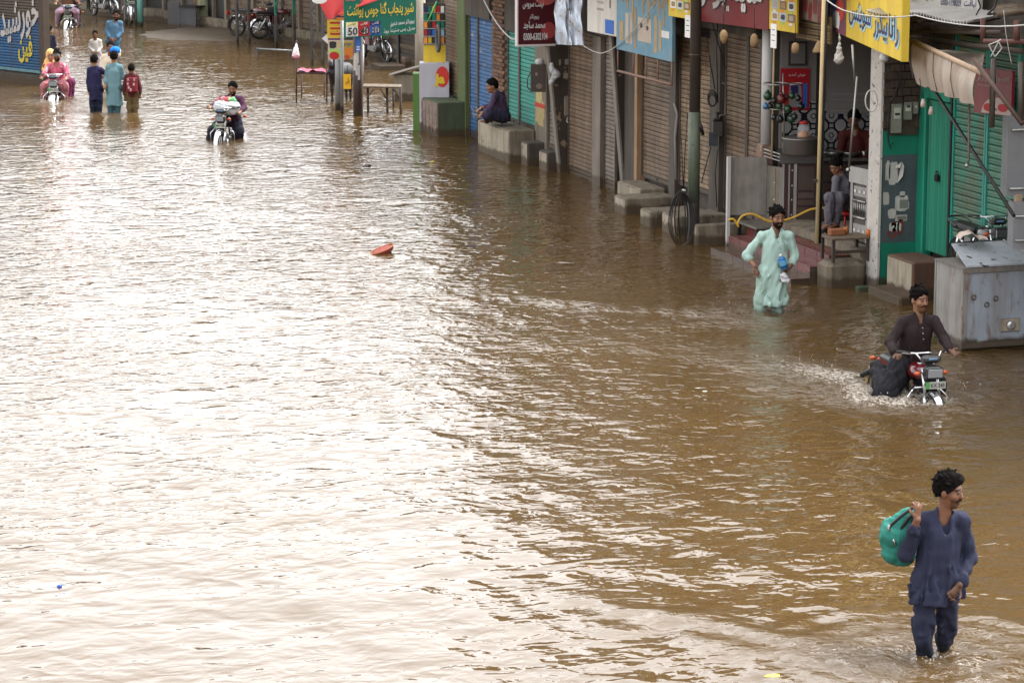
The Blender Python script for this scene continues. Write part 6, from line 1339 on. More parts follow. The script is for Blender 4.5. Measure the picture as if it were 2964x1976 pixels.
    def hair(s, m=None, vol=0.012, cap=False, seed=1, name='hair', long=0.0, tufts=0, front=0.0):
        c = s.sc; S = SDF(0.01); S.ball(s.hl(0,-0.012,0.030), V3([0.074+vol,0.094+vol,0.097+vol*1.3])*c*1.1, s.H); hd = s.J['head']; H = s.H; rr = np.random.RandomState(seed)
        if front: S.ball(s.hl(0,0.045,0.098), V3([0.060,0.050,0.030+front])*c*1.1, H, k=0.03); S.ball(s.hl(0,-0.05,0.075), V3([0.07,0.06,0.05])*c*1.1, H, k=0.03)
        for _ in range(tufts):
            a = rr.uniform(-pi, pi); e = rr.uniform(0.15, 1.4); d = np.array([0.084*cos(e)*sin(a), 0.100*cos(e)*cos(a)-0.012, 0.108*sin(e)+0.03]); g_ = np.array([0.3*d[0], -0.10*0.25, 0.02])+rr.normal(size=3)*0.012
            S.cone(s.hl(*(d*0.97)), s.hl(*(d+g_*0.8)), 0.012*c, 0.003*c, k=0.006)
        for x in (-1, 1): S.ball(s.hl(x*0.090,-0.004,-0.012), V3([0.03,0.030,0.040])*c, H, k=0.004, op='s')
        def cut(P):
            q = ((P-hd) @ H)/(c*1.1); return np.maximum(-0.8*np.maximum(np.abs(q[:,0])-0.05, 0) + q[:,1]*0.85 - (q[:,2]-0.046)*1.1 - 0.040 + 0.010*np.sin(q[:,0]*70+1) + 0.006*np.sin(q[:,0]*150), -(q[:,2]+0.062+long))*0.7
        me = S.mesh(name, m or M_hair, max(s.vox*0.6, 0.006), post=lambda P, d: d + 0.007*c*vnoise((P-hd)*11, seed) + 0.0025*c*vnoise((P-hd)*np.array([70,70,22]), seed+3), cut=cut); return mesh_obj(name, me, s.root)
    def beard(s, m=None, full=True):
        c = s.sc; S = SDF(0.01); hd = s.J['head']; H = s.H; S.ball(s.hl(0,0.024,-0.050), V3([0.062,0.070,0.080])*c*1.1, H); S.ball(s.hl(0,0.062,-0.096), V3([0.032,0.025,0.026])*c*1.1, H, k=0.02)
        def cut(P):
            q = ((P-hd) @ H)/(c*1.1); up = q[:,2]+0.040-np.abs(q[:,0])*0.55; mouth = 0.020-np.sqrt((q[:,0]/1.4)**2+((q[:,2]+0.062)*1.9)**2)+np.where(q[:,1] > 0.05, 0, -1)
            return np.maximum(np.maximum(up, mouth), -q[:,1]-0.02)
        return mesh_obj('beard', S.mesh('beard', m or M_beard, max(s.vox*0.5, 0.005), post=lambda P, d: d+0.003*vnoise((P-hd)*50, 2), cut=cut), s.root)
    def moustache(s):
        c = s.sc; S = SDF(0.006)
        for x in (-1, 1): S.cone(s.hl(x*0.004,0.094,-0.045), s.hl(x*0.035,0.078,-0.057), 0.0105*c, 0.006*c)
        return mesh_obj('moustache', S.mesh('moustache', M_beard, max(s.vox*0.45, 0.004)), s.root)
    def shirt(s, m, hem, name='kurta', wid=1.0, flare=0.03, cuffA=0.92, cuffB=0.92, fold=0.010, seed=3, neck=True, hemc=None, sl=1.0, tuck=None, vneck=0.0, ridges=5):
        """hem: world height of the lower edge; cuff: fraction of the forearm covered"""
        j = s.J; c = s.sc; S = SDF(0.028*c); mid = (j['shA']+j['shB'])/2; hip = j['hip']
        S.cone(j['shA'], j['shB'], 0.060*c, 0.060*c); S.cone(j['shA'], mid+(j['head']-mid)*0.24, 0.060*c, 0.054*c); S.cone(j['shB'], mid+(j['head']-mid)*0.24, 0.060*c, 0.054*c); chest = mid*0.75 + hip*0.25; w = 0.150*c*wid
        S.cone(chest, hip, w, w*1.04, (s.bf, 1.30)); hb = V3(hemc) if hemc is not None else np.array([hip[0], hip[1], hem-0.05])
        S.cone(hip, hb, w*1.04, w*1.04 + flare*c, (s.bf, 1.25))
        for q, cf in (('A', cuffA), ('B', cuffB)):
            e = j['el'+q]; cu = e + (j['wr'+q]-e)*cf; S.cone(j['sh'+q], e, 0.063*c*sl, 0.060*c*sl); S.cone(e, cu, 0.060*c*sl, 0.050*c*sl)
        S.cone(mid - np.array([0,0,0.02]), mid + (j['head']-mid)*0.34, 0.088*c, 0.070*c, k=0.03)
        rr = np.random.RandomState(seed); top = mid*0.62+hip*0.38
        for k_ in range(ridges):
            a0 = rr.uniform(-1.5, 1.5); a1 = a0*0.9+rr.normal()*0.28; z0 = rr.uniform(0.0, 0.6)
            def sp(a, t_, o): cc = top+(hb-top)*t_; ww = (w*1.03+flare*c*t_)*o; return cc + s.br*sin(a)*ww + s.bf*cos(a)*ww/1.27
            pts = [sp(a0+(a1-a0)*u, z0+(1-z0)*u, 0.985) for u in (0, 0.35, 0.7, 1.0)]
            S.chain(pts, [0.004*c, 0.015*c, 0.018*c, 0.020*c], k=0.022*c)
        for q in 'AB':
            e = j['el'+q]
            for k_ in range(0):
                t_ = rr.uniform(-0.12, 0.12); ax = unit(j['wr'+q]-j['sh'+q]); o1 = unit(np.cross(ax, s.bf)+0.3*rr.normal(size=3)); o2 = unit(np.cross(ax, o1)); rd = 0.058*c*sl
                S.chain([e+ax*(t_+0.03*v)*c+(o1*cos(g)+o2*sin(g))*rd for v, g in ((-1,-1.2),(0,0),(1,1.2))], [0.006*c,0.013*c,0.006*c], k=0.015)
        if neck:
            a = mid + (j['head']-mid)*0.10 + s.bf*0.03*c; b_ = j['head'] + s.bf*0.02*c; S.cone(a, b_, 0.050*c, 0.075*c, k=0.01, op='s')
        if vneck: S.cone(mid + s.bf*0.10*c - np.array([0,0,vneck*c]), mid + s.bf*0.10*c + np.array([0,0,0.10*c]), 0.010*c, 0.055*c, k=0.01, op='s')
        def post(P, d):
            Q = P - hip; L = np.stack([Q @ s.br, Q @ s.bf, Q[:,2]], 1)
            lo = np.clip((0.30 - Q[:,2])/0.5, 0.15, 1.2)
            return d + fold*0.75*c*lo*(vnoise(L*np.array([5.5,5.5,1.4])/c, seed)) + fold*0.6*c*lo*vnoise((L+0.25*L[:,[2,0,1]])*np.array([12,12,2.4])/c, seed+5) + fold*0.22*c*vnoise(L*np.array([8,8,5])/c, seed+1)
        def cut(P):
            Q = P - hip; inT = np.hypot(Q @ s.br, Q @ s.bf) < 0.40*c
            h = hem + 0.012*np.sin((P @ s.br)*23+seed) + 0.01*np.sin((P @ s.bf)*31)
            return np.where(inT & (P[:,2] < hip[2]+0.1), h - P[:,2], -1)
        return mesh_obj(name, S.mesh(name, m, s.vox, post=post, cut=cut), s.root)
    def collar(s, m):
        j = s.J; c = s.sc; mid = (j['shA']+j['shB'])/2; a = mid+(j['head']-mid)*0.16; e = mid+(j['head']-mid)*0.40; S = SDF(0.006); S.cone(a, e, 0.082*c, 0.068*c); S.cone(a-(e-a), e+(e-a), 0.066*c, 0.056*c, op='s')
        def cut(P):
            q = P-a; f = q @ s.bf; r = np.abs(q @ s.br); return np.maximum(np.where(f > 0, 0.016*c+0.35*np.maximum(P[:,2]-a[2]+0.03, 0)-r, -1), np.maximum(a[2]-0.03-P[:,2], P[:,2]-e[2]-0.02))
        mesh_obj('collar', S.mesh('collar', m, 0.007, cut=cut), s.root)
        b = MB(); f0 = mid + s.bf*0.118*c
        for k in range(3): b.ell(Vector(f0-np.array([0,0,0.05+0.06*k])+s.bf*0.02*k), (0.006,0.006,0.006), 8, 6)
        b.build('button', M_white, s.root)
    def trousers(s, m, cuff=(1.0, 1.0), name='shalwar', r=(0.115,0.088,0.066), fold=0.010, seed=7):
        j = s.J; c = s.sc; S = SDF(0.04*c); S.cone(j['hipA'], j['hipB'], 0.115*c, 0.115*c, (s.bf, 1.1))
        for q, cf in (('A', cuff[0]), ('B', cuff[1])):
            k = j['kn'+q]; e = k + (j['an'+q]-k)*cf; S.cone(j['hip'+q], k, r[0]*c, r[1]*c); S.cone(k, e, r[1]*c, r[2]*c)
        hip = j['hip']
        def post(P, d):
            Q = (P-hip)/c; return d + fold*c*vnoise(Q*np.array([7,7,3.2]), seed) + fold*0.35*c*vnoise(Q*np.array([6,6,8]), seed+1)
        return mesh_obj(name, S.mesh(name, m, s.vox, post=post), s.root)

# ---- man with the green bag, nearest
D1 = depth(2690, 1895)
p = Person('man in a soaked navy kurta carrying a green bag over his shoulder, nearest', D1, onZ(2690,1895,GZ), dict(
    head=(2746,1421,0), shA=(2668,1508,0.02), shB=(2784,1506,0.02), elA=(2622,1604,-0.06), wrA=(2655,1503,-0.16), hdA=(2657,1463,-0.14), elB=(2806,1612,0.06), wrB=(2778,1692,-0.14), hdB=(2752,1723,-0.16),
    hip=(2706,1690,0.0), knA=(2676,1796,-0.06), anA=(2669,1940,-0.06), knB=(2742,1790,0.06), anB=(2722,1925,0.20)), yaw=12, hyaw=62, hp=6, sk=1, vox=0.010)
p.J['palmA'] = facing(200)
p.build_body(curlA=0.95, curlB=0.8, lips='stubble'); p.hair(vol=0.014, seed=4, tufts=110, front=0.014); p.moustache()
NV = cloth('wet navy cotton', (0.019,0.0215,0.043), 0.3, 0.6)
p.shirt(NV, onD(2706,1737,D1).z, wid=1.16, flare=0.035, cuffA=0.62, cuffB=0.86, fold=0.023, seed=11, vneck=0.13, sl=0.98, ridges=15); p.trousers(cloth('wet navy trousers', (0.017,0.0195,0.038), 0.3, 0.6, wet=0.12), (0.62,0.50), fold=0.017, r=(0.108,0.082,0.066))
q = p.hl(0,0,0); mid = (p.J['shA']+p.J['shB'])/2
b = MB(); b.ell(Vector(mid+p.bf*0.070+np.array([0,0,-0.115])), (0.040,0.035,0.030), 12, 8); b.build('undershirt', cloth('white vest', (0.55,0.53,0.50)), p.root)
cu = SDF(0.01); e = p.J['elA']; w = p.J['wrA']; cu.cone(e+(w-e)*0.60, e+(w-e)*0.72, 0.050, 0.053); mesh_obj('rolled_cuff', cu.mesh('rolled_cuff', NV, 0.009, post=lambda P,d: d+0.006*vnoise(P*14,4)), p.root)
bg = thing('shoulder_bag', 'sea green cloth bag slung behind the nearest man', 'bag', onD(2590,1640,D1+0.15)); S = SDF(0.05); A_ = V3(onD(2655,1478,D1+0.02)); 
S.cone(V3(onD(2640,1490,D1+0.10)), V3(onD(2592,1538,D1+0.14)), 0.055, 0.115); S.cone(V3(onD(2592,1538,D1+0.14)), V3(onD(2596,1592,D1+0.14)), 0.115, 0.105); S.cone(V3(onD(2596,1592,D1+0.14)), V3(onD(2625,1612,D1+0.12)), 0.105, 0.06)
MBG = cloth('sea green canvas', (0.026,0.165,0.135), 0.3, 0.5); mesh_obj('bag_body', S.mesh('bag_body', MBG, 0.010, post=lambda P,d: d+0.016*vnoise(P*4,3)+0.003*vnoise(P*11,5)), bg)
for pts in [[(2668,1464,-0.02),(2640,1470,-0.02),(2610,1492,0.0),(2578,1520,0.03),(2572,1530,0.05)],[(2660,1470,-0.05),(2630,1500,0.02),(2600,1540,0.05),(2585,1570,0.06)]]: b = MB(); b.tube([onD(x,y,D1+z) for x,y,z in pts],0.013,6); b.build('strap', M_black, bg)
b = MB(); b.tube([onD(x,y,D1-0.0) for x,y in ((2574,1518),(2571,1530),(2577,1536))],0.010,6); b.build('buckle', M_steel, bg); b = MB(); b.tube([onD(x,y,D1+0.01) for x,y in ((2584,1560),(2590,1568),(2592,1578))],0.009,6); b.build('buckle', M_steel, bg)
# ---- man in mint green
D2 = depth(2225, 900)
p = Person('man in a wet mint green kurta holding a blue bottle', D2, onZ(2225,900,GZ), dict(
    head=(2250,630,0), shA=(2206,684,0.02), shB=(2284,684,0.02), elA=(2160,738,0.05), wrA=(2186,772,-0.06), hdA=(2193,798,-0.09), elB=(2302,742,0.04), wrB=(2286,772,-0.10), hdB=(2268,784,-0.16),
    hip=(2236,790,0.0), knA=(2202,868,-0.04), anA=(2196,940,-0.02), knB=(2252,868,0.02), anB=(2250,938,0.05)), yaw=12, hyaw=18, hp=6, sk=0, vox=0.011)
p.build_body(curlA=0.6, curlB=0.7, lips='stubble'); p.hair(vol=0.014, seed=9, tufts=110, front=0.008); p.beard(); p.moustache()
MT = cloth('wet mint cotton', (0.30,0.42,0.375), 0.2, 0.7, wet=0.05)
p.shirt(MT, onD(2222,884,D2).z, wid=1.08, flare=0.02, cuffA=0.18, cuffB=0.62, fold=0.027, seed=21, vneck=0.10, sl=0.95, ridges=18); p.collar(MT); p.trousers(cloth('wet mint shalwar', (0.26,0.36,0.31), 0.2, 0.6), (1.0,1.0))
cu = SDF(0.01); e = p.J['elA']; w = p.J['wrA']; cu.cone(e+(w-e)*0.12, e+(w-e)*0.26, 0.058, 0.060); mesh_obj('rolled_cuff', cu.mesh('rolled_cuff', MT, 0.010, post=lambda P,d: d+0.006*vnoise(P*14,4)), p.root)
bt = thing('bottle', 'blue plastic bottle in the hand of the man in mint green', 'bottle', onD(2268,780,D2-0.22)); R_ = Matrix.Rotation(-0.35,3,'Y'); bc = onD(2266,760,D2-0.20)
b = MB(); 
for z0,r0,z1,r1 in [(-0.085,0.045,-0.07,0.052),(-0.07,0.052,0.05,0.052),(0.05,0.052,0.075,0.03),(0.075,0.03,0.085,0.02)]: b.tube([bc+R_@Vector((0,0,z0)), bc+R_@Vector((0,0,z1))],[r0,r1],16)
b.build('bottle_body', glossy('blue plastic', (0.01,0.13,0.36), 0.25), bt); b = MB(); b.tube([bc+R_@Vector((0,0,0.085)), bc+R_@Vector((0,0,0.115))],0.020,14); b.build('cap', M_white, bt); b = MB(); b.tube([bc+R_@Vector((0,0,-0.03)), bc+R_@Vector((0,0,0.03))],0.0535,16,cap=False); b.build('label_band', flat('pale blue label', (0.12,0.35,0.55)), bt)
pk = thing('packet', 'crumpled pale packet hanging below the blue bottle', 'packet', onD(2272,805,D2-0.2)); S = SDF(0.02); S.cone(V3(onD(2268,797,D2-0.2)), V3(onD(2280,812,D2-0.2)), 0.035,0.028); S.cone(V3(onD(2262,800,D2-0.2)), V3(onD(2268,815,D2-0.2)), 0.022,0.02); mesh_obj('wrapper', S.mesh('wrapper', mat('pale wrapper', (0.55,0.52,0.55), 0.4, var=0.3, scale=25, spots=0.12, scol=(0.15,0.3,0.6), wet=1.0), 0.009, post=lambda P,d: d+0.010*vnoise(P*16,3)), pk)
# ---- boy on the stool in the food shop
D3 = 39.5
p = Person('boy in grey sitting on a red stool at the food shop step', D3, onD(2430,650,D3), dict(
    head=(2420,482,-0.02), shA=(2420,520,-0.10), shB=(2452,514,0.10), elA=(2416,570,-0.16), wrA=(2408,592,-0.28), hdA=(2410,612,-0.30), elB=(2446,560,0.02), wrB=(2420,572,-0.20), hdB=(2404,580,-0.28),
    hip=(2450,584,0.05), hipA=(2444,586,-0.06), hipB=(2456,584,0.10), knA=(2402,572,-0.34), anA=(2398,650,-0.30), knB=(2432,572,-0.30), anB=(2420,648,-0.22), toeA=(2380,662,-0.42), toeB=(2400,662,-0.36)), yaw=-38, hyaw=-40, hp=28, sc=0.90, sk=0, vox=0.012)
p.build_body(curlA=0.4, curlB=0.4); p.hair(vol=0.014, seed=14, tufts=60); GR_ = cloth('slate grey cotton', (0.115,0.105,0.12), 0.2, 0.6); p.shirt(GR_, p.J['hip'][2]-0.10, wid=0.95, cuffA=0.1, cuffB=0.1, fold=0.010, seed=31); p.trousers(cloth('slate grey trousers', (0.10,0.09,0.105), 0.2, 0.6), (0.9,0.9))
for q in 'AB': b = MB(); a_ = Vector(p.J['an'+q]); t_ = Vector(p.J['toe'+q]); d_ = (t_-a_); b.tube([a_-d_*0.25-Vector((0,0,0.055)), t_+d_*0.25-Vector((0,0,0.025))],[0.035,0.042],8); b.build('sandal', flat('black rubber', (0.012,0.011,0.011)), p.root)
sl = thing('stool', 'red plastic stool under the seated boy', 'stool', onD(2456,650,D3+0.06)); c = onD(2455,612,D3+0.06); z0 = FZ; b = MB(); b.lathe((c.x,c.y,0), [(0.14,c.z-0.04),(0.15,c.z-0.01),(0.13,c.z)], 20); b.build('seat', flat('red plastic', (0.42,0.01,0.015), 0.35), sl)
for k in range(4): a = pi/4+pi/2*k; b = MB(); b.tube([(c.x+0.11*cos(a),c.y+0.11*sin(a),c.z-0.03),(c.x+0.15*cos(a),c.y+0.15*sin(a),z0)],0.016,6); b.build('leg', flat('red plastic', (0,0,0)), sl)
# ---- cook in the dim shop
D4 = float(np.array(onY(2480,400,37.35)) @ FH)
p = Person('cook in a dark red shirt standing behind the inner counter', D4, onD(2480,600,D4), dict(head=(2472,345,0), shA=(2440,392,0), shB=(2512,392,0), elA=(2432,440,-0.05), wrA=(2450,462,-0.15), hdA=(2462,470,-0.2), elB=(2518,440,-0.05), wrB=(2500,462,-0.15), hdB=(2490,470,-0.2),
    hip=(2478,510,0), knA=(2466,590,0), anA=(2464,660,0), knB=(2492,590,0), anB=(2492,660,0)), yaw=-15, hp=25, sk=1, vox=0.016); p.build_body(); p.hair(); p.shirt(cloth('dark red cotton', (0.055,0.010,0.008)), p.J['hip'][2]-0.2); p.trousers(cloth('black cotton', (0.02,0.02,0.022)))
# ---- man cross-legged on the concrete block
D5 = depth(1440, 460) + 0.25
p = Person('man in a dark purple kurta sitting cross-legged on the concrete block', D5, onD(1440,352,D5), dict(head=(1424,250,0), shA=(1432,282,-0.16), shB=(1452,276,0.18), elA=(1420,312,-0.26), wrA=(1398,326,-0.20), hdA=(1390,335,-0.16), elB=(1430,306,0.10), wrB=(1394,312,0.05), hdB=(1384,320,0.04),
    hip=(1456,336,0.05), hipA=(1454,338,-0.08), hipB=(1460,336,0.14), knA=(1412,332,-0.34), anA=(1408,347,-0.02), knB=(1400,322,0.22), anB=(1418,346,-0.12), toeA=(1393,350,0.05), toeB=(1402,348,-0.22)), yaw=-72, hyaw=-80, hp=10, sk=0, vox=0.015)
p.build_body(); p.hair(vol=0.014); PU = cloth('dark purple cotton', (0.048,0.028,0.055), 0.2, 0.6); p.shirt(PU, p.J['hip'][2]-0.09, cuffA=0.7, cuffB=0.7, fold=0.012, wid=1.05); p.trousers(cloth('dark indigo cotton', (0.028,0.024,0.045), 0.2, 0.6), (0.85,0.85), r=(0.125,0.10,0.075))
# ---- three boys wading away, arms round each other
GB = 'boys wading away together'
D6 = depth(279, 323)
p = Person('boy in a dark navy kurta wading away, left of the three', D6, onZ(279,323,GZ), dict(head=(273,176,0), shA=(259,203,0), shB=(292,203,0), elA=(256,236,0.02), wrA=(258,260,-0.03), hdA=(260,272,-0.04), elB=(313,218,0.05), wrB=(316,198,0.08), hdB=(315,188,0.08), hip=(277,256,0), knA=(269,310,0), anA=(269,362,0), knB=(288,310,0), anB=(288,362,0)), yaw=176, hyaw=165, hp=5, sc=0.90, sk=2, vox=0.016, group=GB)
p.build_body(); p.hair(vol=0.012); p.shirt(cloth('midnight navy cotton', (0.016,0.014,0.046), 0.2), onD(277,292,D6).z, wid=1.02, flare=0.01); p.trousers(cloth('midnight navy trousers', (0.010,0.013,0.028), 0.2), r=(0.095,0.075,0.06))
D7 = depth(330, 325)
p = Person('boy in a pale teal kurta wading away, middle of the three', D7, onZ(330,325,GZ), dict(head=(330,166,0), shA=(314,195,0), shB=(348,195,0), elA=(308,225,0.04), wrA=(305,240,-0.06), hdA=(303,250,-0.1), elB=(356,223,0.05), wrB=(366,222,0.0), hdB=(378,219,-0.02), hip=(330,254,0), knA=(320,310,0), anA=(319,362,0), knB=(341,310,0), anB=(340,362,0)), yaw=178, hp=5, sc=0.94, sk=2, vox=0.016, group=GB)
p.build_body(); p.hair(vol=0.012); p.shirt(cloth('pale teal cotton', (0.11,0.20,0.225), 0.2, wet=0.06), onD(330,305,D7).z, wid=1.05, flare=0.03, cuffB=0.7); p.trousers(cloth('wet teal shalwar', (0.045,0.10,0.12), 0.2), r=(0.095,0.075,0.062))
D8 = depth(385, 325)
p = Person('boy with a maroon patterned backpack wading away, right of the three', D8, onZ(385,325,GZ), dict(head=(380,200,0), shA=(367,222,0), shB=(395,222,0), elA=(359,255,0.0), wrA=(361,278,-0.02), hdA=(362,288,-0.02), elB=(404,252,0), wrB=(406,272,-0.02), hdB=(405,281,-0.02), hip=(383,270,0), knA=(376,310,0), anA=(376,362,0), knB=(393,310,0), anB=(393,362,0)), yaw=180, hp=5, sc=0.80, sk=1, vox=0.015, group=GB)
p.build_body(); p.hair(vol=0.012); p.shirt(cloth('dark maroon shirt', (0.075,0.018,0.020), 0.2), onD(383,280,D8).z, wid=0.95, flare=0.0, cuffA=0.75, cuffB=0.8); p.trousers(cloth('olive trousers', (0.10,0.07,0.03), 0.2), r=(0.10,0.078,0.062))
bk = thing('backpack', 'maroon backpack with pale patches on the smallest wading boy', 'backpack', onD(382,270,D8-0.12)); c = onD(382,246,D8-0.13); b = MB(); b.bbox((-0.125,-0.07,-0.18),(0.125,0.05,0.19),0.045); R_ = Matrix.Rotation(-YAW,3,'Z'); b.v = [tuple(c+R_@Vector(v)) for v in b.v]; b.build('pack_body', cloth('maroon pack cloth', (0.16,0.018,0.028), 0.3, 0.6), bk)
for x,z in [(-0.07,0.12),(0.06,0.12),(-0.06,-0.05),(0.05,0.02),(-0.02,-0.10),(-0.08,0.03)]: b = MB(); b.box((x-0.018,-0.078,z-0.03),(x+0.018,-0.0705,z+0.03)); b.v = [tuple(c+R_@Vector(v)) for v in b.v]; b.build('patch', flat('pale pink patch', (0.45,0.30,0.30)), bk)
# ---- walkers beyond them
D9 = depth(318, 285)
p = Person('man in cream carrying a bright blue bundle, hidden behind the teal boy', D9, onZ(315,285,GZ), dict(head=(320,138,0), shA=(301,165,0), shB=(334,165,0), elA=(297,195,0), wrA=(298,215,-0.1), hdA=(300,225,-0.1), elB=(342,160,0), wrB=(345,146,0), hdB=(340,140,-0.05), hip=(314,222,0), knA=(306,275,0), anA=(306,320,0), knB=(323,275,0), anB=(323,320,0)), yaw=10, hp=0, sc=0.95, sk=1, vox=0.017)
p.build_body(); p.hair(); p.shirt(cloth('cream cotton', (0.55,0.47,0.36), 0.15), onD(314,268,D9).z, wid=1.05); p.trousers(cloth('cream shalwar', (0.48,0.42,0.34), 0.15))
bb = thing('bundle', 'bright blue round bundle held at the shoulder behind the teal boy', 'bundle', onD(334,147,D9-0.3)); b = MB(); b.ell(onD(334,146,D9-0.25),(0.118,0.10,0.090),20,14,fn=lambda q: q*(1+0.05*sin(q.x*40)*cos(q.z*35))); b.build('wrap', cloth('bright blue cloth', (0.01,0.16,0.66), 0.15, 0.5), bb)
D10 = depth(276, 194)
p = Person('child in an off-white kurta standing in the far water', D10, onZ(276,194,GZ), dict(head=(275,101,0), shA=(264,120,0), shB=(289,120,0), elA=(259,138,0), wrA=(270,150,-0.12), hdA=(276,152,-0.15), elB=(292,138,0), wrB=(282,151,-0.12), hdB=(277,153,-0.15), hip=(276,155,0), knA=(270,190,0), anA=(270,222,0), knB=(283,190,0), anB=(283,222,0)), yaw=5, hp=5, sc=0.76, sk=1, vox=0.016)
p.build_body(); p.hair(); p.shirt(cloth('off-white cotton', (0.48,0.45,0.42), 0.15), onD(276,176,D10).z); p.trousers(cloth('off-white shalwar', (0.42,0.38,0.40), 0.15))
D11 = depth(325, 163)
p = Person('bearded man in a sky blue kurta standing in the far water', D11, onZ(325,163,GZ), dict(head=(337,45,0), shA=(315,68,0), shB=(349,68,0), elA=(309,92,0), wrA=(316,108,-0.15), hdA=(321,114,-0.18), elB=(352,94,0), wrB=(338,110,-0.15), hdB=(331,115,-0.18), hip=(328,116,0), knA=(319,155,0), anA=(318,198,0), knB=(336,155,0), anB=(336,198,0)), yaw=-5, hyaw=5, hp=5, sc=1.0, sk=1, vox=0.018)
p.build_body(); p.hair(); p.beard(); p.shirt(cloth('sky blue cotton', (0.075,0.15,0.23), 0.15), onD(328,126,D11).z, wid=1.1); p.trousers(cloth('steel blue shalwar', (0.07,0.15,0.23), 0.15))
D12 = depth(150, 172)
p = Person('figure in black half hidden behind the dark corner post', D12, onZ(147,172,GZ), dict(head=(143,90,0), shA=(133,108,0), shB=(153,108,0), elA=(130,130,0), wrA=(133,148,-0.05), hdA=(134,158,-0.05), elB=(157,130,0), wrB=(156,148,-0.05), hdB=(155,158,-0.05), hip=(144,150,0), knA=(138,180,0), anA=(138,205,0), knB=(150,180,0), anB=(150,205,0)), yaw=90, sc=0.95, sk=2, vox=0.02)
p.build_body(); p.hair(); p.shirt(cloth('black navy cloth', (0.012,0.012,0.024)), onD(144,168,D12).z); p.trousers(cloth('black navy cloth', (0,0,0)))
D13 = depth(587, 82)
p = Person('man in a pale olive kurta with bare shins at the dark doorway', D13, onZ(587,82,0.02), dict(head=(587,-78,0), shA=(567,-54,0), shB=(607,-54,0), elA=(562,-25,0), wrA=(565,-2,-0.1), hdA=(566,8,-0.1), elB=(612,-25,0), wrB=(610,-2,-0.05), hdB=(609,8,-0.05), hip=(587,5,0), knA=(579,46,0), anA=(578,76,0), knB=(596,46,0), anB=(595,76,0)), yaw=0, sc=1.0, sk=0, vox=0.018)
p.build_body(); p.hair(); p.shirt(cloth('pale olive cotton', (0.24,0.24,0.155), 0.15), onD(587,58,D13).z, wid=1.12, flare=0.02)
# ---- dark animal behind the poster posts
D14 = depth(975, 292)
dk = thing('donkey', 'black donkey standing in the water behind the poster posts', 'donkey', onZ(990,290,GZ)); S = SDF(0.05); P = lambda x,y,d=0: V3(onD(x,y,D14+d))
S.cone(P(968,205,-0.1), P(1004,205,0.35), 0.15,0.16, ((0,0,1),0.85)); S.cone(P(966,210,-0.15), P(970,225,-0.1), 0.13,0.11); S.cone(P(962,190,-0.2), P(957,160,-0.38), 0.10,0.075); S.cone(P(957,160,-0.38), P(957,182,-0.58), 0.07,0.045); S.cone(P(957,182,-0.58), P(958,190,-0.62), 0.045,0.04)
for x in (951,963): S.cone(P(x,156,-0.36), P(x-2 if x<957 else x+2,134,-0.34), 0.022,0.012)
for x,d in ((961,-0.12),(974,-0.02),(1002,0.32),(1014,0.42)): S.cone(P(x,225,d), P(x,258,d), 0.07,0.036); S.cone(P(x,258,d), P(x+1,292,d), 0.036,0.026); S.cone(P(x+1,292,d), P(x+1,330,d), 0.028,0.034)
S.cone(P(1012,200,0.5), P(1016,250,0.55), 0.025,0.02)
mesh_obj('body', S.mesh('body', mat('black wet coat', (0.012,0.011,0.013), 0.45, var=0.4, scale=9, bump=0.4, wet=1.0), 0.016), dk)
# ------------------------------------------------------------------ motorcycles
CHR = glossy('chrome', (0.55,0.55,0.56), 0.16, 0.95); RUB = mat('black rubber', (0.012,0.012,0.012), 0.8, var=0.3, wet=1.0); PLA = glossy('black plastic', (0.014,0.014,0.015), 0.4); ALU = mat('grey alloy', (0.22,0.21,0.20), 0.5, 0.7, var=0.3, wet=1.0); AMB = glossy('amber lens', (0.40,0.06,0.008), 0.2); LEN = glossy('headlamp glass', (0.22,0.23,0.24), 0.10, 0.7); TLR = glossy('red lens', (0.35,0.01,0.01), 0.2)
def wheel(par, y, R=0.285, n=16):
    w = thing('wheel', None, None, (0,0,0)); w.parent = par; 
    for k in ('label','category'): 
        if k in w: del w[k]
    b = MB(); b.torus((0,y,R), R-0.035, 0.038, 'X', 36, 10); b.build('tyre', RUB, w, False)
    b = MB(); b.lathe((0,y,R), [(R-0.060,-0.022),(R-0.052,-0.024),(R-0.052,0.024),(R-0.060,0.022)], 32, 'X'); b.f = b.f[:-2]; b.m = b.m[:-2]; b.sm = b.sm[:-2]; b.build('rim', CHR, w, False)
    b = MB(); b.lathe((0,y,R), [(0.02,-0.06),(0.055,-0.04),(0.055,0.04),(0.02,0.06)], 16, 'X'); b.build('hub', ALU, w, False)
    for k in range(n): a = 2*pi*k/n; s = 1 if k % 2 else -1; b = MB(); b.tube([(0.035*s,y+0.05*cos(a+0.3*s),R+0.05*sin(a+0.3*s)),(0,y+(R-0.058)*cos(a),R+(R-0.058)*sin(a))],0.0035,4,sm=False); b.build('spoke', CHR, w, False)
    return w
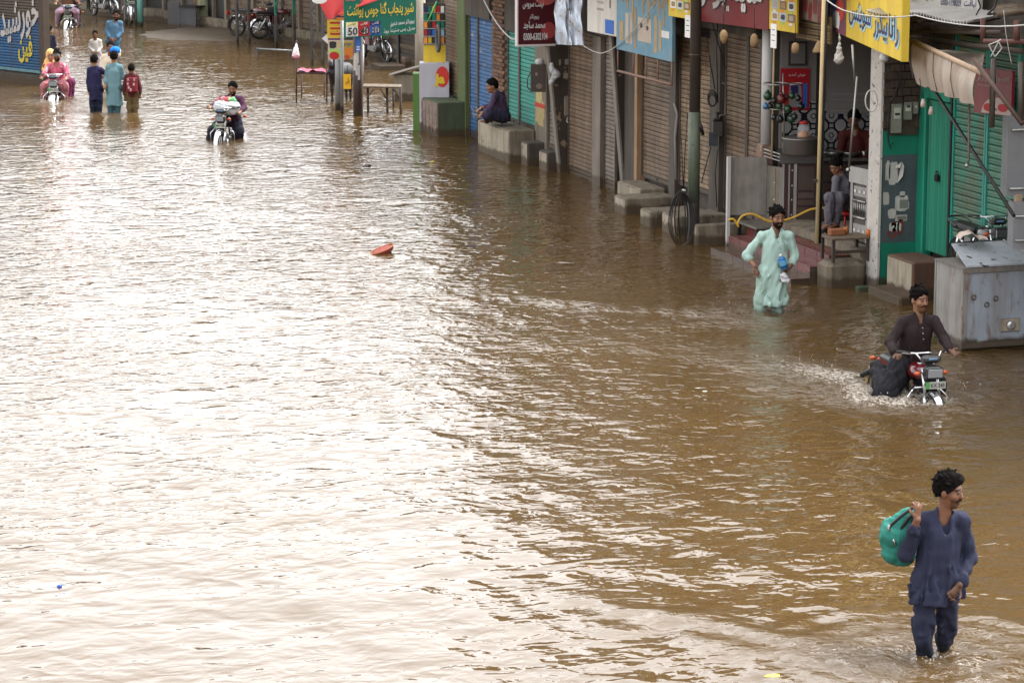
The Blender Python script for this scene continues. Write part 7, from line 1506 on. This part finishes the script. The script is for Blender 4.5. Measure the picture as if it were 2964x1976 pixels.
def motorcycle(label, tank, rz, loc, group='motorcycles in the flooded street', plate='KX 245', pod=True, spokes=16, steer=0.0):
    t = thing('motorcycle', label, 'motorcycle', loc, group, rz); TK = glossy('tank paint %s' % (tank,), tank, 0.2, 0.0, 0.5); B = lambda b, n, m, p=t: b.build(n, m, p, False)
    rw = wheel(t, 0.60, n=spokes); fw = wheel(t, -0.62, n=spokes)
    for s in (-1,1):
        b = MB(); b.tube([(s*0.085,-0.62,0.285),(s*0.085,-0.56,0.52)],0.026,12); b.tube([(s*0.085,-0.56,0.52),(s*0.085,-0.47,0.84)],0.017,12); B(b,'fork_leg',CHR)
        b = MB(); b.ell((s*0.165,-0.52,0.79),(0.040,0.028,0.024),14,8); o = B(b,'indicator',AMB); b = MB(); b.tube([(s*0.07,-0.48,0.79),(s*0.13,-0.50,0.79)],0.010,6); B(b,'indicator_stem',PLA,o)
        b = MB(); b.ell((s*0.13,0.86,0.70),(0.045,0.028,0.026),12,8); B(b,'indicator',AMB)
        b = MB(); b.tube([(s*0.10,0.60,0.30),(s*0.12,0.42,0.64)],0.022,10); b.torus((s*0.11,0.50,0.48),0.03,0.008,'Z',14,6); B(b,'shock_absorber',CHR)
        b = MB(); b.tube([(s*0.33,-0.30,1.005),(s*0.21,-0.38,1.0)],0.019,10); B(b,'grip',RUB)
        b = MB(); b.tube([(s*0.30,-0.37,1.0),(s*0.20,-0.42,0.995)],0.006,6); B(b,'lever',ALU)
        b = MB(); b.tube([(s*0.10,0.05,0.28),(s*0.27,0.05,0.27)],0.018,8); B(b,'foot_peg',RUB)
    b = MB(); b.tube([(-0.21,-0.38,1.0),(-0.15,-0.42,1.0),(-0.09,-0.47,0.92),(-0.05,-0.46,0.87)],0.012,8); b.tube([(0.21,-0.38,1.0),(0.15,-0.42,1.0),(0.09,-0.47,0.92),(0.05,-0.46,0.87)],0.012,8); b.tube([(-0.15,-0.42,1.0),(0.15,-0.42,1.0)],0.010,8); B(b,'handlebar',CHR)
    b = MB(); b.bbox((-0.105,-0.63,0.735),(0.105,-0.50,0.875),0.025); hl_ = B(b,'headlight',PLA if tank[0]<0.1 else CHR); b = MB(); b.bbox((-0.088,-0.648,0.752),(0.088,-0.631,0.858),0.008); B(b,'lens',LEN,hl_)
    if pod: b = MB(); b.bbox((-0.11,-0.56,0.905),(0.11,-0.44,0.985),0.025); pd_ = B(b,'instrument_pod',PLA); b = MB(); b.box((-0.05,-0.563,0.95),(0.05,-0.5605,0.962)); B(b,'badge_print',flat('blue red badge', (0.15,0.35,0.6)),pd_)
    b = MB(); b.box((-0.12,-0.655,0.635),(0.12,-0.65,0.715)); np_ = B(b,'number_plate',flat('dusty plate', (0.38,0.38,0.33))); b = MB(); b.box((-0.12,-0.658,0.635),(-0.075,-0.6555,0.715)); B(b,'plate_stripe',flat('plate green', (0.05,0.25,0.06)),np_)
    me, asp = text_mesh(plate, 0.02); a = np.empty(len(me.vertices)*3); me.vertices.foreach_get('co', a); a = a.reshape(-1,3); me.vertices.foreach_set('co', np.stack([-0.06+a[:,0]*0.165, np.full(len(a),-0.659), 0.652+a[:,1]*0.045],1).ravel()); me.materials.clear(); me.materials.append(INK); mesh_obj('plate_number', me, np_, False)
    b = MB()
    def fend(y0, R, a0, a1, wd, n=16):
        def f(u, v):
            a = a0+(a1-a0)*u; x = (v-0.5)*2*wd; r = R - 0.03*(2*v-1)**2; return Vector((x, y0+r*cos(a), 0.285+r*sin(a)))
        return f
    b.grid(fend(-0.62,0.315,radians(60),radians(205),0.055),20,6); B(b,'front_fender',CHR)
    b = MB(); b.grid(fend(0.60,0.325,radians(-15),radians(150),0.065),20,6); B(b,'rear_fender',CHR)
    b = MB(); b.ell((0,-0.16,0.735),(0.125,0.235,0.105),18,12,fn=lambda p: Vector((p.x*(1-0.4*max(0,p.y)/0.235),p.y,p.z if p.z>-0.05 else -0.05))); tk_ = B(b,'fuel_tank',TK); b = MB(); b.lathe((0,-0.20,0.83),[(0.03,0),(0.03,0.018)],14); B(b,'filler_cap',CHR,tk_)
    b = MB(); b.bbox((-0.115,0.05,0.70),(0.115,0.74,0.785),0.03); B(b,'seat',mat('black vinyl', (0.014,0.013,0.013), 0.45, var=0.3, wet=1.0))
    b = MB(); b.tube([(0,-0.44,0.80),(0,-0.30,0.55),(0,-0.05,0.40),(0,0.15,0.33)],0.022,8); b.tube([(0,-0.40,0.76),(0,0.1,0.66),(0,0.7,0.66)],0.02,8); b.tube([(0,0.12,0.64),(0,0.15,0.33),(0,0.60,0.285)],0.02,8); B(b,'frame',PLA)
    b = MB(); b.bbox((-0.11,-0.22,0.24),(0.11,0.16,0.42),0.03); b.tube([(0,-0.20,0.38),(0,-0.38,0.44)],0.075,12); en = B(b,'engine',ALU)
    for k in range(4): b = MB(); b.tube([(0,-0.23-0.035*k,0.39+0.012*k),(0,-0.245-0.035*k,0.395+0.012*k)],0.092,14); B(b,'cooling_fin',ALU,en)
    b = MB(); b.tube([(0.05,-0.34,0.40),(0.10,-0.36,0.30),(0.14,-0.20,0.22),(0.15,0.2,0.24)],0.020,8); b.tube([(0.15,0.2,0.24),(0.16,0.75,0.33)],[0.035,0.045],12); B(b,'exhaust',CHR)
    for s in (-1,1): b = MB(); b.prism([(0.02,0.44),(0.24,0.44),(0.24,0.66),(0.05,0.66)],0.10,0.125,lambda u,w,h: Vector((s*h,u,w))); B(b,'side_panel',TK)
    b = MB(); b.bbox((-0.05,0.86,0.60),(0.05,0.93,0.70),0.015); B(b,'tail_light',TLR)
    b = MB(); b.tube([(-0.14,-0.38,0.60),(-0.24,-0.42,0.50),(-0.24,-0.40,0.34),(-0.10,-0.30,0.26)],0.011,8); b.tube([(0.14,-0.38,0.60),(0.24,-0.42,0.50),(0.24,-0.40,0.34),(0.10,-0.30,0.26)],0.011,8); b.tube([(-0.14,-0.38,0.60),(0.14,-0.38,0.60)],0.011,8); B(b,'crash_bar',CHR)
    return t
def bike_at(label, tank, yaw, px, py, D, **kw):
    """place the machine so that its headlight is seen at (px,py)"""
    f = facing(yaw); rz = atan2(f[0], -f[1]); h = onD(px, py, D); off = Matrix.Rotation(rz,3,'Z') @ Vector((0,-0.60,0.805)); return motorcycle(label, tank, rz, h-off, **kw)
BLK = (0.015,0.015,0.017); REDT = (0.085,0.005,0.008)
D20 = depth(2712,1172)+0.12
bike_at('red motorcycle pushing through deep water ridden by the man in dark brown', REDT, 15, 2704, 1079, D20, plate='KX 245')
p = Person('man in a dark brown shirt riding the half drowned motorcycle', D20+0.6, onZ(2640,1150,0.0), dict(
    head=(2661,868,0), shA=(2614,932,0.0), shB=(2704,930,0.02), elA=(2578,990,-0.10), wrA=(2588,1020,-0.30), hdA=(2606,1034,-0.38), elB=(2734,982,-0.10), wrB=(2750,1012,-0.36), hdB=(2768,1026,-0.42),
    hip=(2634,1054,0.12), hipA=(2614,1056,0.06), hipB=(2656,1056,0.14), knA=(2562,1136,-0.20), anA=(2540,1060,0.26), knB=(2700,1110,-0.15), anB=(2700,1190,-0.05), toeA=(2508,1078,0.36)), yaw=14, hyaw=32, hp=4, sk=0, vox=0.011)
p.build_body(curlA=1.0, curlB=1.0, lips='stubble'); p.hair(vol=0.012, seed=6, tufts=90, front=0.006); p.moustache(); p.beard(mat('thin stubble', (0.05,0.03,0.022), 0.8, wet=1.0)) if False else None
p.shirt(cloth('dark brown cotton', (0.017,0.010,0.011), 0.3, 0.6), p.J['hip'][2]-0.10, wid=1.22, flare=0.03, cuffA=0.92, cuffB=0.9, fold=0.018, seed=41, vneck=0.10, ridges=10); p.collar(cloth('dark brown cotton', (0,0,0))); p.trousers(cloth('wet black cotton', (0.012,0.012,0.015), 0.3, 0.6), (0.95,1.0), r=(0.16,0.135,0.09), fold=0.014)
for pts in [[(-0.10,0.095)]]: pass
b = MB(); a_, t_ = Vector(p.J['anA']), Vector(p.J['toeA']); d_ = (t_-a_).normalized(); b.tube([a_-d_*0.03-Vector((0.03,0.03,0.0)), t_+d_*0.06-Vector((0.03,0.03,0.0))],[0.028,0.032],10); b.build('sandal', flat('black rubber', (0.012,0.011,0.011)), p.root)
rg = thing('rag', 'dripping pale cloth hanging from the rider\'s lifted foot', 'cloth', onD(2508,1130,D20+0.9)); b = MB(); A_, B_ = onD(2520,1058,D20+0.95), onD(2508,1136,D20+0.95); b.grid(lambda u,v: A_.lerp(B_,v)+Vector(RR)*((u-0.5)*0.075*(1-0.3*v))+Vector(FH)*0.02*sin(u*8+v*4),8,14); b.build('sheet', cloth('muddy cloth', (0.30,0.22,0.13), 0.3, 0.6), rg)
D21 = depth(628,415)+0.15
bike_at('dark motorcycle carrying a white sack, pushed through the middle of the street', BLK, -9, 636, 344, D21, plate='MN 708')
p = Person('bearded man in a purple kurta walking astride the motorcycle with the sack', D21+0.65, onZ(660,418,GZ), dict(head=(674,257,0), shA=(640,288,0), shB=(698,288,0), elA=(624,302,-0.15), wrA=(612,308,-0.40), hdA=(606,314,-0.48), elB=(706,312,-0.12), wrB=(698,322,-0.38), hdB=(690,328,-0.46), hip=(668,345,0.10), knA=(616,380,-0.10), anA=(606,430,-0.05), knB=(690,382,-0.05), anB=(688,435,0.0)), yaw=-15, hyaw=-8, hp=12, sk=0, vox=0.015)
p.build_body(curlA=0.9, curlB=0.9); p.hair(vol=0.012); p.beard(); p.shirt(cloth('aubergine cotton', (0.055,0.016,0.040), 0.2, 0.5), p.J['hip'][2]-0.12, wid=1.12, cuffA=0.85, cuffB=0.85); p.trousers(cloth('black blue cotton', (0.012,0.012,0.022), 0.2, 0.5), r=(0.135,0.11,0.095))
sk_ = thing('sack', 'bulging white sack on the tank of the middle motorcycle', 'sack', onD(653,325,D21+0.4)); S = SDF(0.05); S.cone(V3(onD(634,312,D21+0.28)), V3(onD(676,314,D21+0.34)), 0.13,0.14); mesh_obj('sack_body', S.mesh('sack_body', cloth('white woven sack', (0.42,0.43,0.45), 0.15, 0.5), 0.016, post=lambda P,d: d+0.014*vnoise(P*5,3)+0.008*vnoise(P*11,5)), sk_)
bu = thing('cloth_bundle', 'red and green cloth bundle on top of the white sack', 'bundle', onD(655,296,D21+0.4)); S = SDF(0.04); S.cone(V3(onD(640,293,D21+0.36)), V3(onD(672,294,D21+0.4)), 0.085,0.09)
def bcol(V): r_ = (V-V.mean(0)) @ RR; o = np.tile(np.array([1.0,0.13,0.16]),(len(V),1)); o[r_ > 0.05] = (0.30,1.0,0.38); o[vnoise(V*7,4) > 0.75] = (1.3,1.2,1.2); return o
mesh_obj('bundle_body', S.mesh('bundle_body', skin('mixed cloth', (0.30,0.28,0.28)), 0.015, post=lambda P,d: d+0.016*vnoise(P*7,8), color=bcol), bu)
D22 = depth(155,292)+0.1
bike_at('motorcycle with the pink rider ploughing past the blue shutter', (0.02,0.02,0.022), 3, 153, 243, D22, plate='RA 312')
p = Person('man in a pink kurta and black cap riding past the blue shutter', D22+0.6, onZ(160,290,0.0), dict(head=(165,160,0), shA=(142,193,0), shB=(188,193,0), elA=(130,212,-0.1), wrA=(124,221,-0.36), hdA=(120,227,-0.44), elB=(195,214,-0.1), wrB=(194,223,-0.36), hdB=(190,229,-0.44), hip=(164,242,0.1), knA=(131,250,-0.28), anA=(130,300,-0.12), knB=(186,250,-0.28), anB=(186,300,-0.12)), yaw=3, hyaw=0, hp=8, sk=0, vox=0.016)
p.build_body(); p.hair(); p.beard(); PI_ = cloth('pink cotton', (0.42,0.20,0.23), 0.12, 0.5); p.shirt(PI_, p.J['hip'][2]-0.1, wid=1.12, cuffA=0.85, cuffB=0.85, vneck=0.12); p.trousers(cloth('wet pink shalwar', (0.34,0.13,0.15), 0.2, 0.5), r=(0.13,0.105,0.075))
S = SDF(0.01); S.ball(p.hl(0,-0.01,0.052), V3([0.088,0.106,0.082]), p.H); hd = p.J['head']; H = p.H; mesh_obj('cap', S.mesh('cap', flat('black cap cloth', (0.012,0.012,0.014)), 0.010, cut=lambda P: 0.035-((P-hd)@H)[:,2]), p.root); b = MB(); b.grid(lambda u,v: Vector(p.hl((u-0.5)*0.15, 0.085+0.075*v*sin(pi*(0.15+0.7*u)), 0.044-0.02*v)),8,4); b.build('cap_peak', flat('black cap cloth', (0,0,0)), p.root)
p = Person('passenger in a saffron veil sitting sideways behind the pink rider', D22+1.0, onZ(170,288,0.0), dict(head=(146,162,0), shA=(132,192,0), shB=(166,190,0), elA=(128,215,0), wrA=(140,226,-0.1), hdA=(148,230,-0.15), elB=(172,214,0), wrB=(178,230,-0.1), hdB=(184,236,-0.12), hip=(160,240,0), knA=(196,238,-0.15), anA=(196,288,-0.12), knB=(204,240,-0.05), anB=(202,286,0.0), toeA=(206,292,-0.2), toeB=(212,290,-0.1)), yaw=30, hyaw=10, sc=0.93, sk=2, vox=0.017)
p.build_body(); p.hair(); p.shirt(cloth('maroon cotton', (0.15,0.02,0.045), 0.2), p.J['hip'][2]-0.15, cuffA=0.8, cuffB=0.8); p.trousers(cloth('plum cotton', (0.10,0.012,0.05), 0.2), (0.75,0.75), r=(0.14,0.12,0.10))
S = SDF(0.04); S.ball(p.hl(0,-0.02,0.03), V3([0.105,0.12,0.13]), p.H); S.cone(p.hl(0,-0.06,-0.05), V3(onD(140,200,D22+1.05)), 0.10,0.15); hd2, H2 = p.J['head'], p.H; mesh_obj('veil', S.mesh('veil', cloth('saffron cotton', (0.62,0.36,0.14), 0.15, 0.5), 0.014, post=lambda P,d: d+0.008*vnoise(P*8,3), cut=lambda P: 0.075-np.sqrt(((((P-hd2)@H2)-np.array([0,0.10,-0.02]))**2).sum(1))), p.root)
# far riders
D23 = depth(195,84)
bike_at('far motorcycle with two riders splashing beside the corner post', BLK, -4, 195, 36, D23, plate='SL 90', spokes=10)
for lab, off, shirt_, tr, dd in [('front rider in brown on the far motorcycle', 0, (0.16,0.085,0.05), (0.30,0.20,0.26), 0.6), ('second rider in dark clothes on the far motorcycle', 14, (0.02,0.02,0.03), (0.012,0.013,0.02), 1.0)]:
    p = Person(lab, D23+dd, onZ(195,84,0), dict(head=(196+off,-40,0), shA=(178+off,-16,0), shB=(214+off,-16,0), elA=(168+off,2,-0.1), wrA=(164+off,8,-0.35), hdA=(162+off,12,-0.42), elB=(222+off,2,-0.1), wrB=(228+off*0.3,8,-0.35), hdB=(230+off*0.3,12,-0.42), hip=(195+off,26,0.1), knA=(170,36,-0.28) if not off else (176,36,0.0), anA=(166,70,-0.1), knB=(220+off*0.2,36,-0.28), anB=(222+off*0.2,72,-0.1)), yaw=0, sk=0, vox=0.02); p.build_body(); p.hair(); p.shirt(cloth('far shirt %d' % off, shirt_), p.J['hip'][2]-0.12, wid=1.1); p.trousers(cloth('far trousers %d' % off, tr), r=(0.12,0.10,0.075))
# parked machines
def parked(label, tank, yaw, px, py, z=0.0, plate='LH 41', **kw):
    f = facing(yaw); g = onZ(px, py, z); return motorcycle(label, tank, atan2(f[0], -f[1]), g, 'parked motorcycles', plate, True, 12, **kw)
parked('red parked motorcycle seen from its rear left behind the dark mast', REDT, 62, 738, 108, 0.06); parked('dark red parked motorcycle behind the turquoise mast', (0.07,0.01,0.012), 118, 808, 112, 0.05); parked('black parked motorcycle behind the green mast at the far shops', BLK, 105, 868, 108, 0.03)
parked('black motorcycle standing on the far kerb with a chrome fender', BLK, 40, 300, 50, 0.05); parked('yellow and black motorcycle at the top edge behind the riders', (0.30,0.18,0.01), 10, 226, 26, 0.05); parked('silver fendered motorcycle behind the pale mast', (0.10,0.10,0.11), 10, 378, 68, 0.03); parked('black motorcycle with red tank parked behind the green banner', (0.12,0.01,0.01), 35, 1082, 178, -0.02)
# machine behind the trunk: only bars, lamp and seat show
f = facing(75); g = onX(2845,760,16.86)
_g = onX(2898,676,16.72); mt = bike_at('motorcycle with a cloth on its seat parked behind the metal trunk', BLK, 15, 2898, 676, float(np.array(_g) @ FH), group='parked motorcycles')
for _ch in list(mt.children):
    if _ch.name.startswith('tail_light') or (_ch.name.startswith('indicator') and _ch.data.vertices[0].co.y > 0.5): bpy.data.objects.remove(_ch)
b = MB(); b.stube([(-0.12,0.50,0.74),(-0.13,0.72,0.80),(-0.08,0.80,0.83),(0.08,0.80,0.83),(0.13,0.72,0.80),(0.12,0.50,0.74)],0.013,8); b.build('grab_rail', PLA, mt, False)
sc_ = thing('seat_cloth', 'pale cloth laid over the seat of the motorcycle behind the trunk', 'cloth', onD(2800,690,33.6)); A_, B_ = onD(2778,694,33.55), onD(2862,700,33.5); b = MB(); b.grid(lambda u,v: A_.lerp(B_,u)+Vector(FH)*0.3*v+Vector((0,0,0.085*sin(pi*min(u*1.5,1)*0.9)+0.01*sin(u*17+v*6))),16,8); b.build('sheet', cloth('pale pink cotton', (0.45,0.36,0.31), 0.15, 0.5), sc_)
# ------------------------------------------------------------------ splashes thrown up by wheels and legs
def splash(label, spots, n, seed):
    rr = random.Random(seed); t = MB()
    for px, py, sx, sy, hz in spots:
        for _ in range(n):
            q = onZ(px+rr.gauss(0,sx), py+rr.gauss(0,sy)); r = rr.uniform(0.002,0.0065); z = abs(rr.gauss(0,hz)); k = rr.uniform(0.8,1.6)
            vs = [q+Vector((r*a,r*b_,z+r*k*c_)) for a,b_,c_ in ((1,0,0),(0,1,0),(-1,0,0),(0,-1,0),(0,0,1),(0,0,-1))]; t.smooth = True; t.add(vs,[(0,1,4),(1,2,4),(2,3,4),(3,0,4),(1,0,5),(2,1,5),(3,2,5),(0,3,5)])
    o = t.build('water_spray', mat('spray drops', (0.75,0.72,0.68), 0.1, var=0.1, bump=0, wet=1.0)); tag(o, label, 'spray', kind='stuff')
splash('white water drops thrown up around the near motorcycle', [(2700,1170,40,12,0.06),(2560,1155,40,14,0.05),(2400,1050,60,14,0.03),(2250,1020,60,14,0.02),(2790,1135,22,12,0.08),(2620,1165,50,10,0.05)], 14, 2)
splash('white water drops around the wading man in mint green', [(2150,900,40,8,0.02),(2260,905,30,7,0.03),(2110,870,50,12,0.01)], 18, 3); splash('white water drops around the nearest man', [(2690,1900,40,10,0.02)], 25, 4); splash('white water drops around the pink motorcycle', [(150,296,22,4,0.10)], 80, 5)
